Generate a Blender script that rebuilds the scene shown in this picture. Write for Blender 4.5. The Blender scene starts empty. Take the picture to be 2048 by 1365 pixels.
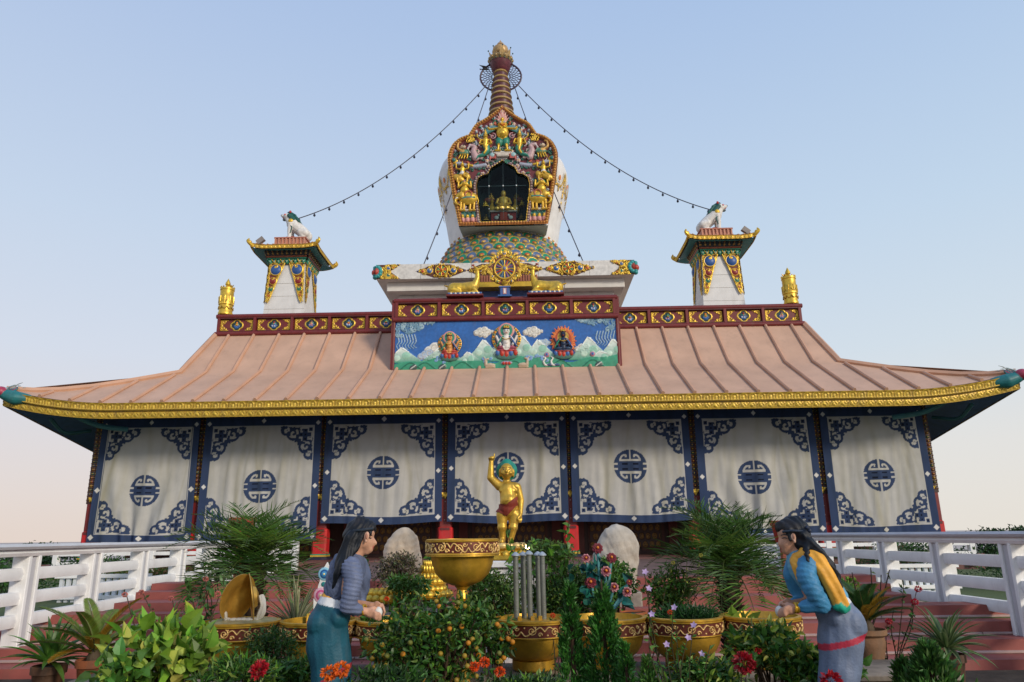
import bpy, bmesh, math, random
import numpy as np
from mathutils import Vector, Matrix, Euler
random.seed(7); rng = np.random.default_rng(7)
S = bpy.context.scene
COL = S.collection
# ------------------------------------------------------------------ camera
PITCH, ROLL, YAW, FPX = .262, -.013, -.02, 1449.8
def cam_basis():
    fw = Vector((math.sin(YAW)*math.cos(PITCH), math.cos(YAW)*math.cos(PITCH), math.sin(PITCH)))
    rt = Vector((math.cos(YAW), -math.sin(YAW), 0)); up = rt.cross(fw)
    r2 = rt*math.cos(ROLL)+up*math.sin(ROLL); u2 = -rt*math.sin(ROLL)+up*math.cos(ROLL)
    return r2, u2, fw
CR, CU, CF = cam_basis(); CO = Vector((.679, -23.617, 1.6))
cd = bpy.data.cameras.new('camera'); cam = bpy.data.objects.new('camera', cd); COL.objects.link(cam)
cd.sensor_width = 36; cd.lens = FPX/2048*36; cd.clip_end = 3000; cd.clip_start = .05
M = Matrix((CR, CU, -CF)).transposed().to_4x4(); M.translation = CO; cam.matrix_world = M
S.camera = cam
def at(px, py, Y):
    d = CF + CR*((px-1024)/FPX) + CU*((682.5-py)/FPX)
    t = (Y-CO.y)/d.y
    return CO + d*t
# ------------------------------------------------------------------ sky, sun, exposure
SUN_EL, SUN_AZ = math.radians(22), math.radians(136)   # azimuth clockwise from +Y: sun behind and right of the camera
w = bpy.data.worlds.new('World'); S.world = w; w.use_nodes = True
nt = w.node_tree; N = nt.nodes; Lk = nt.links; N.clear()
out = N.new('ShaderNodeOutputWorld'); bg = N.new('ShaderNodeBackground'); Lk.new(bg.outputs[0], out.inputs[0])
sky = N.new('ShaderNodeTexSky'); sky.sky_type = 'NISHITA'; sky.sun_disc = False
sky.sun_elevation = SUN_EL; sky.sun_rotation = SUN_AZ; sky.air_density = 1.0; sky.dust_density = 2.0
tc = N.new('ShaderNodeTexCoord'); sp = N.new('ShaderNodeSeparateXYZ'); Lk.new(tc.outputs['Generated'], sp.inputs[0])
cr = N.new('ShaderNodeValToRGB'); Lk.new(sp.outputs[2], cr.inputs[0])
el = cr.color_ramp.elements
el[0].position = 0.0; el[0].color = (8.2, 7.0, 6.3, 1)
el[1].position = .95; el[1].color = (3.0, 4.3, 7.6, 1)
for p, c in ((.1, (7.7, 7.15, 7.2)), (.22, (6.9, 7.4, 8.4)), (.38, (5.9, 7.0, 8.6)), (.62, (4.5, 5.8, 8.25))):
    e = el.new(p); e.color = (*c, 1)
cr2 = N.new('ShaderNodeValToRGB'); Lk.new(sp.outputs[2], cr2.inputs[0]); e2 = cr2.color_ramp.elements
e2[0].position = 0.0; e2[0].color = (8.4, 7.9, 7.2, 1); e2[1].position = .95; e2[1].color = (2.7, 4.3, 7.9, 1)
for p, c in ((.1, (8.0, 7.9, 7.7)), (.22, (6.8, 7.7, 8.5)), (.38, (5.7, 7.1, 8.7)), (.62, (4.25, 5.8, 8.35))):
    e = e2.new(p); e.color = (*c, 1)
xr = N.new('ShaderNodeMapRange'); xr.inputs[1].default_value = -.5; xr.inputs[2].default_value = .5; Lk.new(sp.outputs[0], xr.inputs[0])
mixa = N.new('ShaderNodeMix'); mixa.data_type = 'RGBA'; Lk.new(xr.outputs[0], mixa.inputs[0]); Lk.new(cr.outputs[0], mixa.inputs[6]); Lk.new(cr2.outputs[0], mixa.inputs[7])
mixw = N.new('ShaderNodeMix'); mixw.data_type = 'RGBA'; mixw.inputs[0].default_value = .93
Lk.new(sky.outputs[0], mixw.inputs[6]); Lk.new(mixa.outputs[2], mixw.inputs[7])
Lk.new(mixw.outputs[2], bg.inputs[0]); bg.inputs[1].default_value = .1
sd = bpy.data.lights.new('sun', 'SUN'); sd.energy = 2.5; sd.angle = math.radians(11); sd.color = (1, .88, .72)
so = bpy.data.objects.new('sun', sd); COL.objects.link(so)
sdir = Vector((math.sin(SUN_AZ)*math.cos(SUN_EL), math.cos(SUN_AZ)*math.cos(SUN_EL), math.sin(SUN_EL)))
so.rotation_euler = sdir.to_track_quat('Z', 'Y').to_euler(); so.location = (0, -30, 30)
S.view_settings.view_transform = 'Standard'; S.view_settings.look = 'None'; S.view_settings.exposure = 0; S.view_settings.gamma = 1
# ------------------------------------------------------------------ materials
def mat(name, rough=.55, noise=0, nscale=6, bump=0, bscale=60, trans=0, spec=.4, dirt=0, coat=0):
    m = bpy.data.materials.new(name); m.use_nodes = True
    t = m.node_tree; n = t.nodes; l = t.links
    b = n['Principled BSDF']; b.inputs['Roughness'].default_value = rough
    b.inputs['Specular IOR Level'].default_value = spec
    a = n.new('ShaderNodeAttribute'); a.attribute_name = 'Col'
    col = a.outputs['Color']; l.new(a.outputs['Alpha'], b.inputs['Metallic'])
    co = n.new('ShaderNodeTexCoord')
    if noise:
        x = n.new('ShaderNodeTexNoise'); x.inputs['Scale'].default_value = nscale; x.inputs['Detail'].default_value = 6
        l.new(co.outputs['Object'], x.inputs['Vector'])
        r = n.new('ShaderNodeMapRange'); r.inputs[1].default_value = .3; r.inputs[2].default_value = .7
        r.inputs[3].default_value = 1-noise; r.inputs[4].default_value = 1+noise*.6
        l.new(x.outputs['Fac'], r.inputs[0])
        v = n.new('ShaderNodeVectorMath'); v.operation = 'SCALE'; l.new(col, v.inputs[0]); l.new(r.outputs[0], v.inputs['Scale'])
        col = v.outputs[0]
    if dirt:
        x = n.new('ShaderNodeTexNoise'); x.inputs['Scale'].default_value = 1.3; x.inputs['Detail'].default_value = 9; x.inputs['Roughness'].default_value = .7
        mp = n.new('ShaderNodeMapping'); mp.inputs['Scale'].default_value = (3, 3, .6); l.new(co.outputs['Object'], mp.inputs[0]); l.new(mp.outputs[0], x.inputs['Vector'])
        r = n.new('ShaderNodeMapRange'); r.inputs[1].default_value = .52; r.inputs[2].default_value = .75; r.inputs[3].default_value = 0; r.inputs[4].default_value = dirt
        l.new(x.outputs['Fac'], r.inputs[0])
        mx = n.new('ShaderNodeMix'); mx.data_type = 'RGBA'; l.new(r.outputs[0], mx.inputs[0]); l.new(col, mx.inputs[6]); mx.inputs[7].default_value = (.16, .12, .09, 1)
        col = mx.outputs[2]
    l.new(col, b.inputs['Base Color'])
    if bump:
        x = n.new('ShaderNodeTexNoise'); x.inputs['Scale'].default_value = bscale; x.inputs['Detail'].default_value = 4
        l.new(co.outputs['Object'], x.inputs['Vector'])
        bp = n.new('ShaderNodeBump'); bp.inputs['Strength'].default_value = bump; bp.inputs['Distance'].default_value = .01
        l.new(x.outputs['Fac'], bp.inputs['Height']); l.new(bp.outputs[0], b.inputs['Normal'])
    if trans:
        o = n['Material Output']; tr = n.new('ShaderNodeBsdfTranslucent'); l.new(col, tr.inputs[0])
        ms = n.new('ShaderNodeMixShader'); ms.inputs[0].default_value = trans
        l.new(b.outputs[0], ms.inputs[1]); l.new(tr.outputs[0], ms.inputs[2]); l.new(ms.outputs[0], o.inputs[0])
    if coat: b.inputs['Coat Weight'].default_value = coat
    return m
PAINT = mat('weathered_paint', .5, .16, 5, .25, 40, dirt=.28)
RELIEF = mat('relief_paint', .42, .18, 9, 0, dirt=.2)
GOLD = mat('gold_paint', .4, .34, 9, .3, 22, dirt=.5)
CLOTH = mat('cotton_cloth', .85, .07, 3, .2, 200, trans=.12, spec=.1)
LEAF = mat('leaf', .45, .2, 8, 0, trans=.22, spec=.45)
STONE = mat('rough_stone', .8, .3, 6, .9, 18, dirt=.35, spec=.2)
ROOF = mat('painted_metal_roof', .6, .12, 1.2, .1, 30, dirt=.22)
WHITE = mat('white_masonry', .6, .09, 2.5, .25, 30, dirt=.22)
POT = mat('fired_clay', .75, .3, 7, .4, 40, dirt=.6, spec=.2)
SKINP = mat('statue_paint', .52, .2, 14, .3, 70, dirt=.3, spec=.3)
TILE = mat('red_sandstone', .6, .22, 3, .2, 60, dirt=.3)
HAZE_GROUND = mat('haze_toned_ground', .9, .12, .02, 0, spec=.05)
GRASS = mat('grass', .8, .3, 20, .5, 60)
g = bpy.data.materials.new('window_glass'); g.use_nodes = True
n_ = g.node_tree.nodes; l_ = g.node_tree.links; n_.clear()
o_ = n_.new('ShaderNodeOutputMaterial'); tr_ = n_.new('ShaderNodeBsdfTransparent'); gl_ = n_.new('ShaderNodeBsdfGlossy'); gl_.inputs['Roughness'].default_value = .02
tr_.inputs[0].default_value = (.5, .58, .58, 1)
mx_ = n_.new('ShaderNodeMixShader'); mx_.inputs[0].default_value = .015
l_.new(tr_.outputs[0], mx_.inputs[1]); l_.new(gl_.outputs[0], mx_.inputs[2]); l_.new(mx_.outputs[0], o_.inputs[0]); GLASS = g
lm = bpy.data.materials.new('lit_lamp'); lm.use_nodes = True
lm.node_tree.nodes['Principled BSDF'].inputs['Emission Color'].default_value = (1, .75, .35, 1)
lm.node_tree.nodes['Principled BSDF'].inputs['Emission Strength'].default_value = 12
# colours (linear, 4th = metallic)
GD = (.72, .47, .06, .55); GD2 = (.5, .3, .035, .5); GDD = (.62, .38, .05, .35)
MAR = (.16, .022, .022, 0); MAR2 = (.085, .015, .016, 0); WH = (.78, .76, .72, 0); NAVY = (.035, .065, .165, 0); DK = (.015, .02, .03, 0)
TEAL = (.02, .16, .15, 0); GRN = (.03, .26, .16, 0); BLU = (.04, .13, .36, 0); RED = (.5, .04, .02, 0); PNK = (.62, .28, .26, 0); ORG = (.7, .22, .03, 0)
SOF = (.075, .14, .36, 0)
# ------------------------------------------------------------------ objects
def link(name, me, m, parent=None):
    o = bpy.data.objects.new(name, me); COL.objects.link(o)
    for x in (m if isinstance(m, (list, tuple)) else [m]): me.materials.append(x)
    if parent is not None: o.parent = parent; o.matrix_parent_inverse = parent.matrix_world.inverted() if False else Matrix.Identity(4)
    return o
def empty(name, loc=(0, 0, 0), rz=0):
    o = bpy.data.objects.new(name, None); COL.objects.link(o); o.location = loc; o.rotation_euler.z = rz; o.empty_display_size = .1
    return o
def tag(o, label=None, cat=None, group=None, kind=None):
    if label: o['label'] = label
    if cat: o['category'] = cat
    if group: o['group'] = group
    if kind: o['kind'] = kind
    return o
def copy_tree(o, parent=None):
    c = o.copy(); COL.objects.link(c)
    if parent is not None: c.parent = parent
    for ch in list(o.children): copy_tree(ch, c)
    return c
def npmesh(name, V, F, C=None, dom='POINT', smooth=True):
    """V (n,3), F (m,k) quads/tris with constant k"""
    V = np.asarray(V, np.float32); F = np.asarray(F, np.int32)
    me = bpy.data.meshes.new(name); me.vertices.add(len(V)); me.vertices.foreach_set('co', V.ravel())
    m, k = F.shape; me.loops.add(m*k); me.loops.foreach_set('vertex_index', F.ravel())
    me.polygons.add(m); me.polygons.foreach_set('loop_start', np.arange(0, m*k, k, dtype=np.int32))
    me.polygons.foreach_set('loop_total', np.full(m, k, np.int32))
    me.polygons.foreach_set('use_smooth', np.full(m, smooth, bool))
    if C is not None:
        a = me.color_attributes.new('Col', 'FLOAT_COLOR', 'POINT') if dom == 'POINT' else me.attributes.new('Col', 'FLOAT_COLOR', 'FACE')
        a.data.foreach_set('color', np.asarray(C, np.float32).ravel())
    me.update(); me.validate(); return me
def spline(pts, n=8):
    P = [np.array(p, float) for p in pts]
    if len(P) < 3: return P
    P = [2*P[0]-P[1]]+P+[2*P[-1]-P[-2]]; o = []
    for i in range(1, len(P)-2):
        for j in range(n):
            t = j/n; a, b, c, d = P[i-1:i+3]
            o.append(.5*((2*b)+(-a+c)*t+(2*a-5*b+4*c-d)*t*t+(-a+3*b-3*c+d)*t**3))
    o.append(P[-2]); return o
class MB:
    """collects shapes of one part; every face has its colour"""
    def __init__(s): s.V = []; s.F = []; s.C = []
    def add(s, V, F, c):
        k = len(s.V); s.V += [tuple(v) for v in V]
        for f in F: s.F.append([i+k for i in f])
        s.C += [c]*len(F) if not (isinstance(c, list)) else c
        return s
    def box(s, c, d, col, rz=0, rx=0, ry=0, taper=1, bev=0):
        x, y, z = (q/2 for q in d); R = Euler((rx, ry, rz)).to_matrix(); c = Vector(c); tp = taper
        if bev:
            b = bev
            prof = [(x-b, -y), (x, -y+b), (x, y-b), (x-b, y), (-x+b, y), (-x, y-b), (-x, -y+b), (-x+b, -y)]
            V = [c+R@Vector((px*(1-b/x if kk in (0, 3) else 1), py*(1-b/y if kk in (0, 3) else 1), zz)) for kk, zz in enumerate((-z, -z+b, z-b, z)) for px, py in prof]
            F = [list(range(7, -1, -1)), list(range(24, 32))]
            for k in range(3):
                for i in range(8): F.append([k*8+i, k*8+(i+1) % 8, (k+1)*8+(i+1) % 8, (k+1)*8+i])
            return s.add(V, F, col)
        V = [c+R@Vector(v) for v in ((-x, -y, -z), (x, -y, -z), (x, y, -z), (-x, y, -z), (-x*tp, -y*tp, z), (x*tp, -y*tp, z), (x*tp, y*tp, z), (-x*tp, y*tp, z))]
        return s.add(V, [(0, 3, 2, 1), (4, 5, 6, 7), (0, 1, 5, 4), (1, 2, 6, 5), (2, 3, 7, 6), (3, 0, 4, 7)], col)
    def tube(s, pts, r, col, n=8, cap=True, flat=1, tip=None):
        P = [Vector(p) for p in pts]; m = len(P); V = []; F = []
        rr = r if isinstance(r, (list, tuple, np.ndarray)) else [r]*m
        if len(rr) == 2 and m != 2: rr = [rr[0]+(rr[1]-rr[0])*i/(m-1) for i in range(m)]
        up = None
        for i in range(m):
            t = (P[min(i+1, m-1)]-P[max(i-1, 0)])
            if t.length < 1e-9: t = Vector((0, 0, 1))
            t.normalize()
            if up is None:
                up = Vector((0, 0, 1)) if abs(t.z) < .9 else Vector((1, 0, 0))
            a = t.cross(up)
            if a.length < 1e-6: a = t.cross(Vector((1, 0.1, 0)))
            a.normalize(); b = a.cross(t).normalized(); up = b
            for k in range(n):
                q = 2*math.pi*k/n; V.append(P[i]+a*(math.cos(q)*rr[i])+b*(math.sin(q)*rr[i]*flat))
        for i in range(m-1):
            for k in range(n): F.append((i*n+k, i*n+(k+1) % n, (i+1)*n+(k+1) % n, (i+1)*n+k))
        if cap: F.append(tuple(range(n-1, -1, -1))); F.append(tuple((m-1)*n+k for k in range(n)))
        return s.add(V, F, col)
    def lathe(s, prof, col, c=(0, 0, 0), n=32, sx=1, sy=1, a0=0, a1=2*math.pi, cap=False):
        full = abs(a1-a0-2*math.pi) < 1e-6; m = n if full else n+1; V = []; F = []; cols = []
        for (r, z) in prof:
            for k in range(m):
                a = a0+(a1-a0)*k/n; V.append((c[0]+r*math.cos(a)*sx, c[1]+r*math.sin(a)*sy, c[2]+z))
        for i in range(len(prof)-1):
            for k in range(n):
                k2 = (k+1) % m; F.append((i*m+k, i*m+k2, (i+1)*m+k2, (i+1)*m+k))
                cols.append(col[i] if isinstance(col, list) else col)
        if cap:
            F.append(tuple(range(m-1, -1, -1))); F.append(tuple((len(prof)-1)*m+k for k in range(m)))
            cols += [cols[0], cols[-1]]
        return s.add(V, F, cols)
    def ball(s, c, r, col, n=12, m=8, rot=None):
        rx, ry, rz = r if isinstance(r, (tuple, list)) else (r, r, r); V = []; F = []; R = Euler(rot).to_matrix() if rot else None
        for i in range(m+1):
            ph = math.pi*i/m
            for k in range(n):
                a = 2*math.pi*k/n; v = Vector((rx*math.sin(ph)*math.cos(a), ry*math.sin(ph)*math.sin(a), -rz*math.cos(ph)))
                if R: v = R@v
                V.append(Vector(c)+v)
        for i in range(m):
            for k in range(n): F.append((i*n+k, i*n+(k+1) % n, (i+1)*n+(k+1) % n, (i+1)*n+k))
        return s.add(V, F, col)
    def prism(s, pts, y0, y1, col):
        """pts in x,z; extruded along y"""
        n = len(pts); V = [(x, y0, z) for x, z in pts]+[(x, y1, z) for x, z in pts]
        F = [tuple(range(n)), tuple(range(2*n-1, n-1, -1))]+[(i, i+n, (i+1) % n+n, (i+1) % n) for i in range(n)]
        return s.add(V, F, col)
    def xform(s, f): s.V = [tuple(f(Vector(v))) for v in s.V]; return s
    def build(s, name, m, parent=None, smooth=40):
        me = bpy.data.meshes.new(name); me.from_pydata([tuple(v) for v in s.V], [], s.F)
        a = me.attributes.new('Col', 'FLOAT_COLOR', 'FACE'); a.data.foreach_set('color', np.array(s.C, np.float32).ravel())
        if smooth:
            me.polygons.foreach_set('use_smooth', [True]*len(me.polygons))
            me.update()
            try: me.set_sharp_from_angle(angle=math.radians(smooth))
            except Exception: pass
        bm = bmesh.new(); bm.from_mesh(me); bmesh.ops.recalc_face_normals(bm, faces=bm.faces); bm.to_mesh(me); bm.free()
        return link(name, me, m, parent)
class Canvas:
    """a relief: height field with painted colours, laid on a real surface"""
    def __init__(s, w, h, res, bg=(0, 0, 0, 0), mask=False):
        s.nx = int(w/res)+1; s.ny = int(h/res)+1
        s.x = np.linspace(-w/2, w/2, s.nx); s.z = np.linspace(-h/2, h/2, s.ny); s.w = w; s.h = h
        s.X, s.Z = np.meshgrid(s.x, s.z); s.H = np.zeros_like(s.X); s.C = np.zeros(s.X.shape+(4,)); s.C[:] = bg
        s.Mk = np.zeros(s.X.shape, bool); s.mask = mask
    def like(s):
        c = Canvas.__new__(Canvas); c.__dict__.update(s.__dict__); c.H = np.zeros_like(s.H); c.C = np.zeros_like(s.C); c.Mk = np.zeros_like(s.Mk); c.mask = True; return c
    def sl(s, x0, x1, z0, z1):
        a, b = np.searchsorted(s.x, (x0, x1)); c, d = np.searchsorted(s.z, (z0, z1)); return slice(max(c-1, 0), d+1), slice(max(a-1, 0), b+1)
    def put(s, q, m, hh, col):
        if not m.any(): return
        H = s.H[q]; H[m] = np.maximum(H[m], hh[m]) if hh is not None else H[m]
        s.C[q][m] = col; s.Mk[q][m] = True
    def ell(s, x, z, rx, rz=None, col=GD, h=0, hb=0, rot=0, r0=0, a0=None):
        rz = rz or rx; R = max(rx, rz); q = s.sl(x-R, x+R, z-R, z+R); X = s.X[q]-x; Z = s.Z[q]-z
        c, n = math.cos(rot), math.sin(rot); U = (X*c+Z*n)/rx; V = (-X*n+Z*c)/rz; d = np.sqrt(U*U+V*V); m = (d <= 1) & (d >= r0)
        if r0: e = np.clip(1-((d-(1+r0)/2)/((1-r0)/2))**2, 0, 1)
        else: e = np.clip(1-d*d, 0, 1)
        s.put(q, m, hb+h*np.sqrt(e), col); return s
    def stroke(s, pts, r, col, h=0, hb=0, closed=False):
        P = np.array(pts, float)
        if closed: P = np.vstack([P, P[:1]])
        r0, r1 = r if isinstance(r, (tuple, list)) else (r, r); R = max(r0, r1); n = len(P)-1
        q = s.sl(P[:, 0].min()-R, P[:, 0].max()+R, P[:, 1].min()-R, P[:, 1].max()+R); X = s.X[q]; Z = s.Z[q]
        D = np.full(X.shape, 9.)
        for i in range(n):
            a, b = P[i], P[i+1]; d = b-a; L = d@d+1e-12
            t = np.clip(((X-a[0])*d[0]+(Z-a[1])*d[1])/L, 0, 1); rr = r0+(r1-r0)*(i+t)/n
            D = np.minimum(D, np.hypot(X-a[0]-t*d[0], Z-a[1]-t*d[1])/rr)
        m = D <= 1; s.put(q, m, hb+h*np.sqrt(np.clip(1-D*D, 0, 1)), col); return s
    def poly(s, pts, col, h=0):
        P = np.array(pts, float); q = s.sl(P[:, 0].min(), P[:, 0].max(), P[:, 1].min(), P[:, 1].max()); X = s.X[q]; Z = s.Z[q]
        m = np.zeros(X.shape, bool)
        for i in range(len(P)):
            (x0, z0), (x1, z1) = P[i], P[(i+1) % len(P)]
            if z0 == z1: continue
            m ^= ((z0 > Z) != (z1 > Z)) & (X < (x1-x0)*(Z-z0)/(z1-z0)+x0)
        s.put(q, m, np.full(X.shape, h), col) if not callable(col) else s.put(q, m, np.full(X.shape, h), col(X, Z)[m]); return m, q
    def spiral(s, x, z, R, a0, turns, dr, r, col, h, hb=0):
        """curl ending at centre x,z, starting at radius R and angle a0"""
        P = []
        for i in range(22):
            t = i/21; a = a0+dr*turns*2*math.pi*t; rad = R*(1-t)**.8; P.append((x+rad*math.cos(a), z+rad*math.sin(a)))
        s.stroke(P, (r, r*.7), col, h, hb); s.ell(x, z, r*1.3, None, col, h*1.2, hb)
    def build(s, name, m, parent, xf, smooth=True, keep=None):
        X, Y, Z = xf(s.X, s.Z, s.H); V = np.stack([X+0*s.X, Y+0*s.X, Z+0*s.X], -1).reshape(-1, 3)
        i = np.arange(s.nx*s.ny).reshape(s.ny, s.nx)
        F = np.stack([i[:-1, :-1], i[:-1, 1:], i[1:, 1:], i[1:, :-1]], -1).reshape(-1, 4); C = s.C.reshape(-1, 4)
        k = s.Mk if s.mask else keep
        if k is not None:
            k = k.reshape(-1); F = F[k[F].all(1)]
            if len(F) == 0: return None
            u, inv = np.unique(F, return_inverse=True); F = inv.reshape(F.shape); V = V[u]; C = C[u]
        return link(name, npmesh(name, V, F, C, 'POINT', smooth), m, parent)
def sheet(name, m, parent, fn, us, vs, col):
    """a surface from fn(u,v)->(x,y,z)"""
    V = [fn(u, v) for v in vs for u in us]; n = len(us); b = MB()
    b.add(V, [(j*n+i, j*n+i+1, (j+1)*n+i+1, (j+1)*n+i) for j in range(len(vs)-1) for i in range(n-1)], col)
    return b.build(name, m, parent)
class Clay:
    """overlapping tapered limbs and balls fused into one continuous skin, coloured by the nearest one"""
    def __init__(s): s.P = []
    def limb(s, a, b, ra, rb, col, flat=1): s.P.append((np.array(a, float), np.array(b, float), ra, rb, col, (1, 1, 1))); return s
    def chain(s, pts, rs, col):
        for i in range(len(pts)-1): s.limb(pts[i], pts[i+1], rs[i], rs[i+1], col)
        return s
    def ball(s, c, r, col):
        r = r if isinstance(r, (tuple, list)) else (r, r, r); s.P.append((np.array(c, float), None, 1, 1, col, r)); return s
    def build(s, name, m, parent, vox=.012, smooth=3, wrinkle=None):
        b = MB()
        for a, e, ra, rb, col, r in s.P:
            if e is None: b.ball(a, tuple(r), col, 16, 10)
            else:
                d = Vector(e-a)
                if d.length < 1e-6: continue
                L = d.length; d.normalize(); n = 14; pts = []; rr = []
                for k in range(-3, 1): t = k/3*math.pi/2; pts.append(Vector(a)+d*(math.sin(t)*ra)); rr.append(max(1e-4, math.cos(t)*ra))
                for k in range(0, 4): t = k/3*math.pi/2; pts.append(Vector(e)+d*(math.sin(t)*rb)); rr.append(max(1e-4, math.cos(t)*rb))
                b.tube(pts, rr, col, n)
        me = bpy.data.meshes.new(name); me.from_pydata([tuple(v) for v in b.V], [], b.F)
        bm = bmesh.new(); bm.from_mesh(me); bmesh.ops.recalc_face_normals(bm, faces=bm.faces); bm.to_mesh(me); bm.free()
        o = bpy.data.objects.new(name, me); COL.objects.link(o)
        r = o.modifiers.new('r', 'REMESH'); r.mode = 'VOXEL'; r.voxel_size = vox
        if smooth:
            q = o.modifiers.new('s', 'SMOOTH'); q.iterations = smooth; q.factor = .6
        dg = bpy.context.evaluated_depsgraph_get(); me2 = bpy.data.meshes.new_from_object(o.evaluated_get(dg))
        bpy.data.objects.remove(o); bpy.data.meshes.remove(me)
        V = np.empty(len(me2.vertices)*3); me2.vertices.foreach_get('co', V); V = V.reshape(-1, 3)
        best = np.full(len(V), 9e9); C = np.zeros((len(V), 4))
        for a, e, ra, rb, col, r in s.P:
            if e is None: d = (np.sqrt((((V-a)/np.array(r))**2).sum(1))-1)*min(r)
            else:
                ab = e-a; t = np.clip(((V-a)@ab)/(ab@ab), 0, 1); d = np.linalg.norm(V-a-t[:, None]*ab, axis=1)-(ra+(rb-ra)*t)
            k = d < best; best[k] = d[k]; C[k] = col
        if wrinkle is not None:
            Nn = np.empty(len(V)*3); me2.vertices.foreach_get('normal', Nn); V = V+Nn.reshape(-1, 3)*wrinkle(V)[:, None]
            me2.vertices.foreach_set('co', V.astype(np.float32).ravel())
        at_ = me2.color_attributes.new('Col', 'FLOAT_COLOR', 'POINT'); at_.data.foreach_set('color', C.astype(np.float32).ravel())
        me2.polygons.foreach_set('use_smooth', [True]*len(me2.polygons)); me2.name = name; me2.materials.clear(); me2.update()
        return link(name, me2, m, parent)
# ================================================================== SETTING
def struct(o, k='structure'): o['kind'] = k; return o
struct(MB().box((0, 0, -.32), (3000, 3000, .6), (.50, .43, .38, 0)).build('ground', HAZE_GROUND))  # pale base colour paints distant haze into the far ground
struct(MB().box((0, 0, -.31), (90, 80, .6), (.07, .07, .03, 0)).build('meadow', GRASS))
struct(MB().box((.6, -18.2, .14), (17, 4.6, .28), (.045, .032, .022, 0)).build('soil', STONE))
STEP = (.30, .085, .07, 0); NOSE = (.42, .30, .27, 0)
st = MB()
lv = [(-15.9, .06), (-15.52, .2), (-15.12, .34), (-14.75, .48), (-14.35, .62)]
X0, X1 = -9.5, 10.5
def flight(b, lv, x0, x1, yend, z0):
    z = z0
    for i, (y, h) in enumerate(lv):
        ye = lv[i+1][0] if i+1 < len(lv) else yend
        b.box(((x0+x1)/2, (y+ye)/2+.02, (z+h-.035)/2-.002), (x1-x0, ye-y+.04-.004*i, h-.035-z+.3), STEP)
        b.box(((x0+x1)/2, (y+ye)/2-.005, h-.015), (x1-x0+.02, ye-y+.05, .035), NOSE, bev=.012)
        for k in range(int((x1-x0)/1.1)):
            xj = x0+.55+k*1.1+(.4 if i % 2 else 0)
            if xj < x1-.1: b.box((xj, y-.001, (z+h)/2), (.008, .012, h-z-.03), (.09, .03, .025, 0)); b.box((xj, (y+ye)/2-.006, h-.0135), (.007, ye-y+.056, .035), (.2, .14, .12, 0))
        z = h-.1
flight(st, lv[:-1], X0, X1, -14.35, 0)
flight(st, [lv[-1]], -5.62, 6.4, -13.95, .4)
flight(st, [(-14.0, .72), (-13.5, .815), (-13.1, .90)], -4.6, 5.4, -12.7, .6)
struct(st.build('steps', TILE))
tr = MB(); tr.box((.4, -6.2, .45), (10, 13, .9), (.17, .10, .085, 0))
tr.box((0, 6, .46), (27.6, 15, .94), (.16, .07, .06, 0)); struct(tr.build('terrace', TILE))
la = MB(); la.box((-10, -9, .3), (10.6, 10.9, .6), (.08, .11, .03, 0)); la.box((11, -9, .3), (11.0, 10.9, .6), (.08, .11, .03, 0))
la.box((-17, 4, .3), (5, 26, .58), (.08, .11, .03, 0)); la.box((18, 4, .3), (4, 26, .58), (.08, .11, .03, 0)); struct(la.build('lawn', GRASS))
pv = MB(); pv.box((-4.97, -10.2, .47), (.86, 8.0, .32), NOSE); pv.box((5.76, -10.2, .47), (.86, 8.0, .32), NOSE); struct(pv.build('path', TILE))

# ================================================================== TEMPLE
T = empty('temple', (0, 0, .93)); tag(T, 'long temple with copper pink seamed roof, gold eave fascia and red columns behind hung cloths', 'temple')
T.location = (0, 0, 0)
WE, YE, ZE, ZB = 15.4, -1.96, 5.62, 5.18
def lift(x): return .46*max(0, (abs(x)-11.8)/3.6)**2
def side_off(s): return max(-.55, .46-.175*s)
def prof(t):
    if t < 2.76: return ZE+.05+(7.2-ZE-.05)*t/2.76
    return 7.2+(9.05-7.2)*(t-2.76)/1.69
def wid(t):
    return WE+(11.4-WE)*t/2.76 if t < 2.76 else 11.4+(11.0-11.4)*(t-2.76)/1.69
def zfall(x, t): return lift(x)*(1-t/2.76)**1.5 if t < 2.76 else 0
RC = (.55, .345, .235, 0); RC2 = (.54, .31, .20, 0)
ts = [0, .4, .8, 1.3, 1.8, 2.3, 2.76, 3.2, 3.8, 4.45]
us = [-1+2*i/60 for i in range(61)]
sheet('roof', ROOF, T, lambda u, t: (u*wid(t), YE+t, prof(t)+zfall(u*wid(t), t)), us, ts, RC)
sheet('roof', ROOF, T, lambda u, t: (u*wid(t), 17-t, prof(t)+zfall(u*wid(t), t)), us, ts, RC)
for sx in (-1, 1):
    def sidef(v, t, sx=sx):
        y0, y1 = YE+t, 17-t; s = min(v, 1-v)*(y1-y0); o = side_off(s)*(1-t/2.76) if t < 2.76 else 0
        return (sx*wid(t), y0+(y1-y0)*v, prof(t)+o)
    sheet('roof', ROOF, T, sidef, [0, .02, .05, .1, .15, .2, .3, .5, .7, .8, .85, .9, .95, .98, 1], ts, RC)
    for y0, sg in ((YE, 1), (17, -1)):
        pts = [(sx*wid(t), y0+sg*t, prof(t)+zfall(wid(t), t)+.03) for t in ts]
        MB().tube(pts, .11, RC2, 6).build('hip_ridge', ROOF, T)
for k in range(-15, 16):
    x = k*.955+.01
    tt = [t for t in np.linspace(0, 4.45, 24) if wid(t) > abs(x)+.05]
    if len(tt) < 2: continue
    tt = sorted(set(tt+[2.76] if tt[-1] > 2.76 else tt))
    if abs(x) < 3.9: tt = [t for t in tt if t <= 2.8]
    MB().tube([(x, YE+t-.02, prof(t)+zfall(x, t)+.03) for t in tt], .058, RC2, 7).build('roof_seam', ROOF, T)
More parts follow.
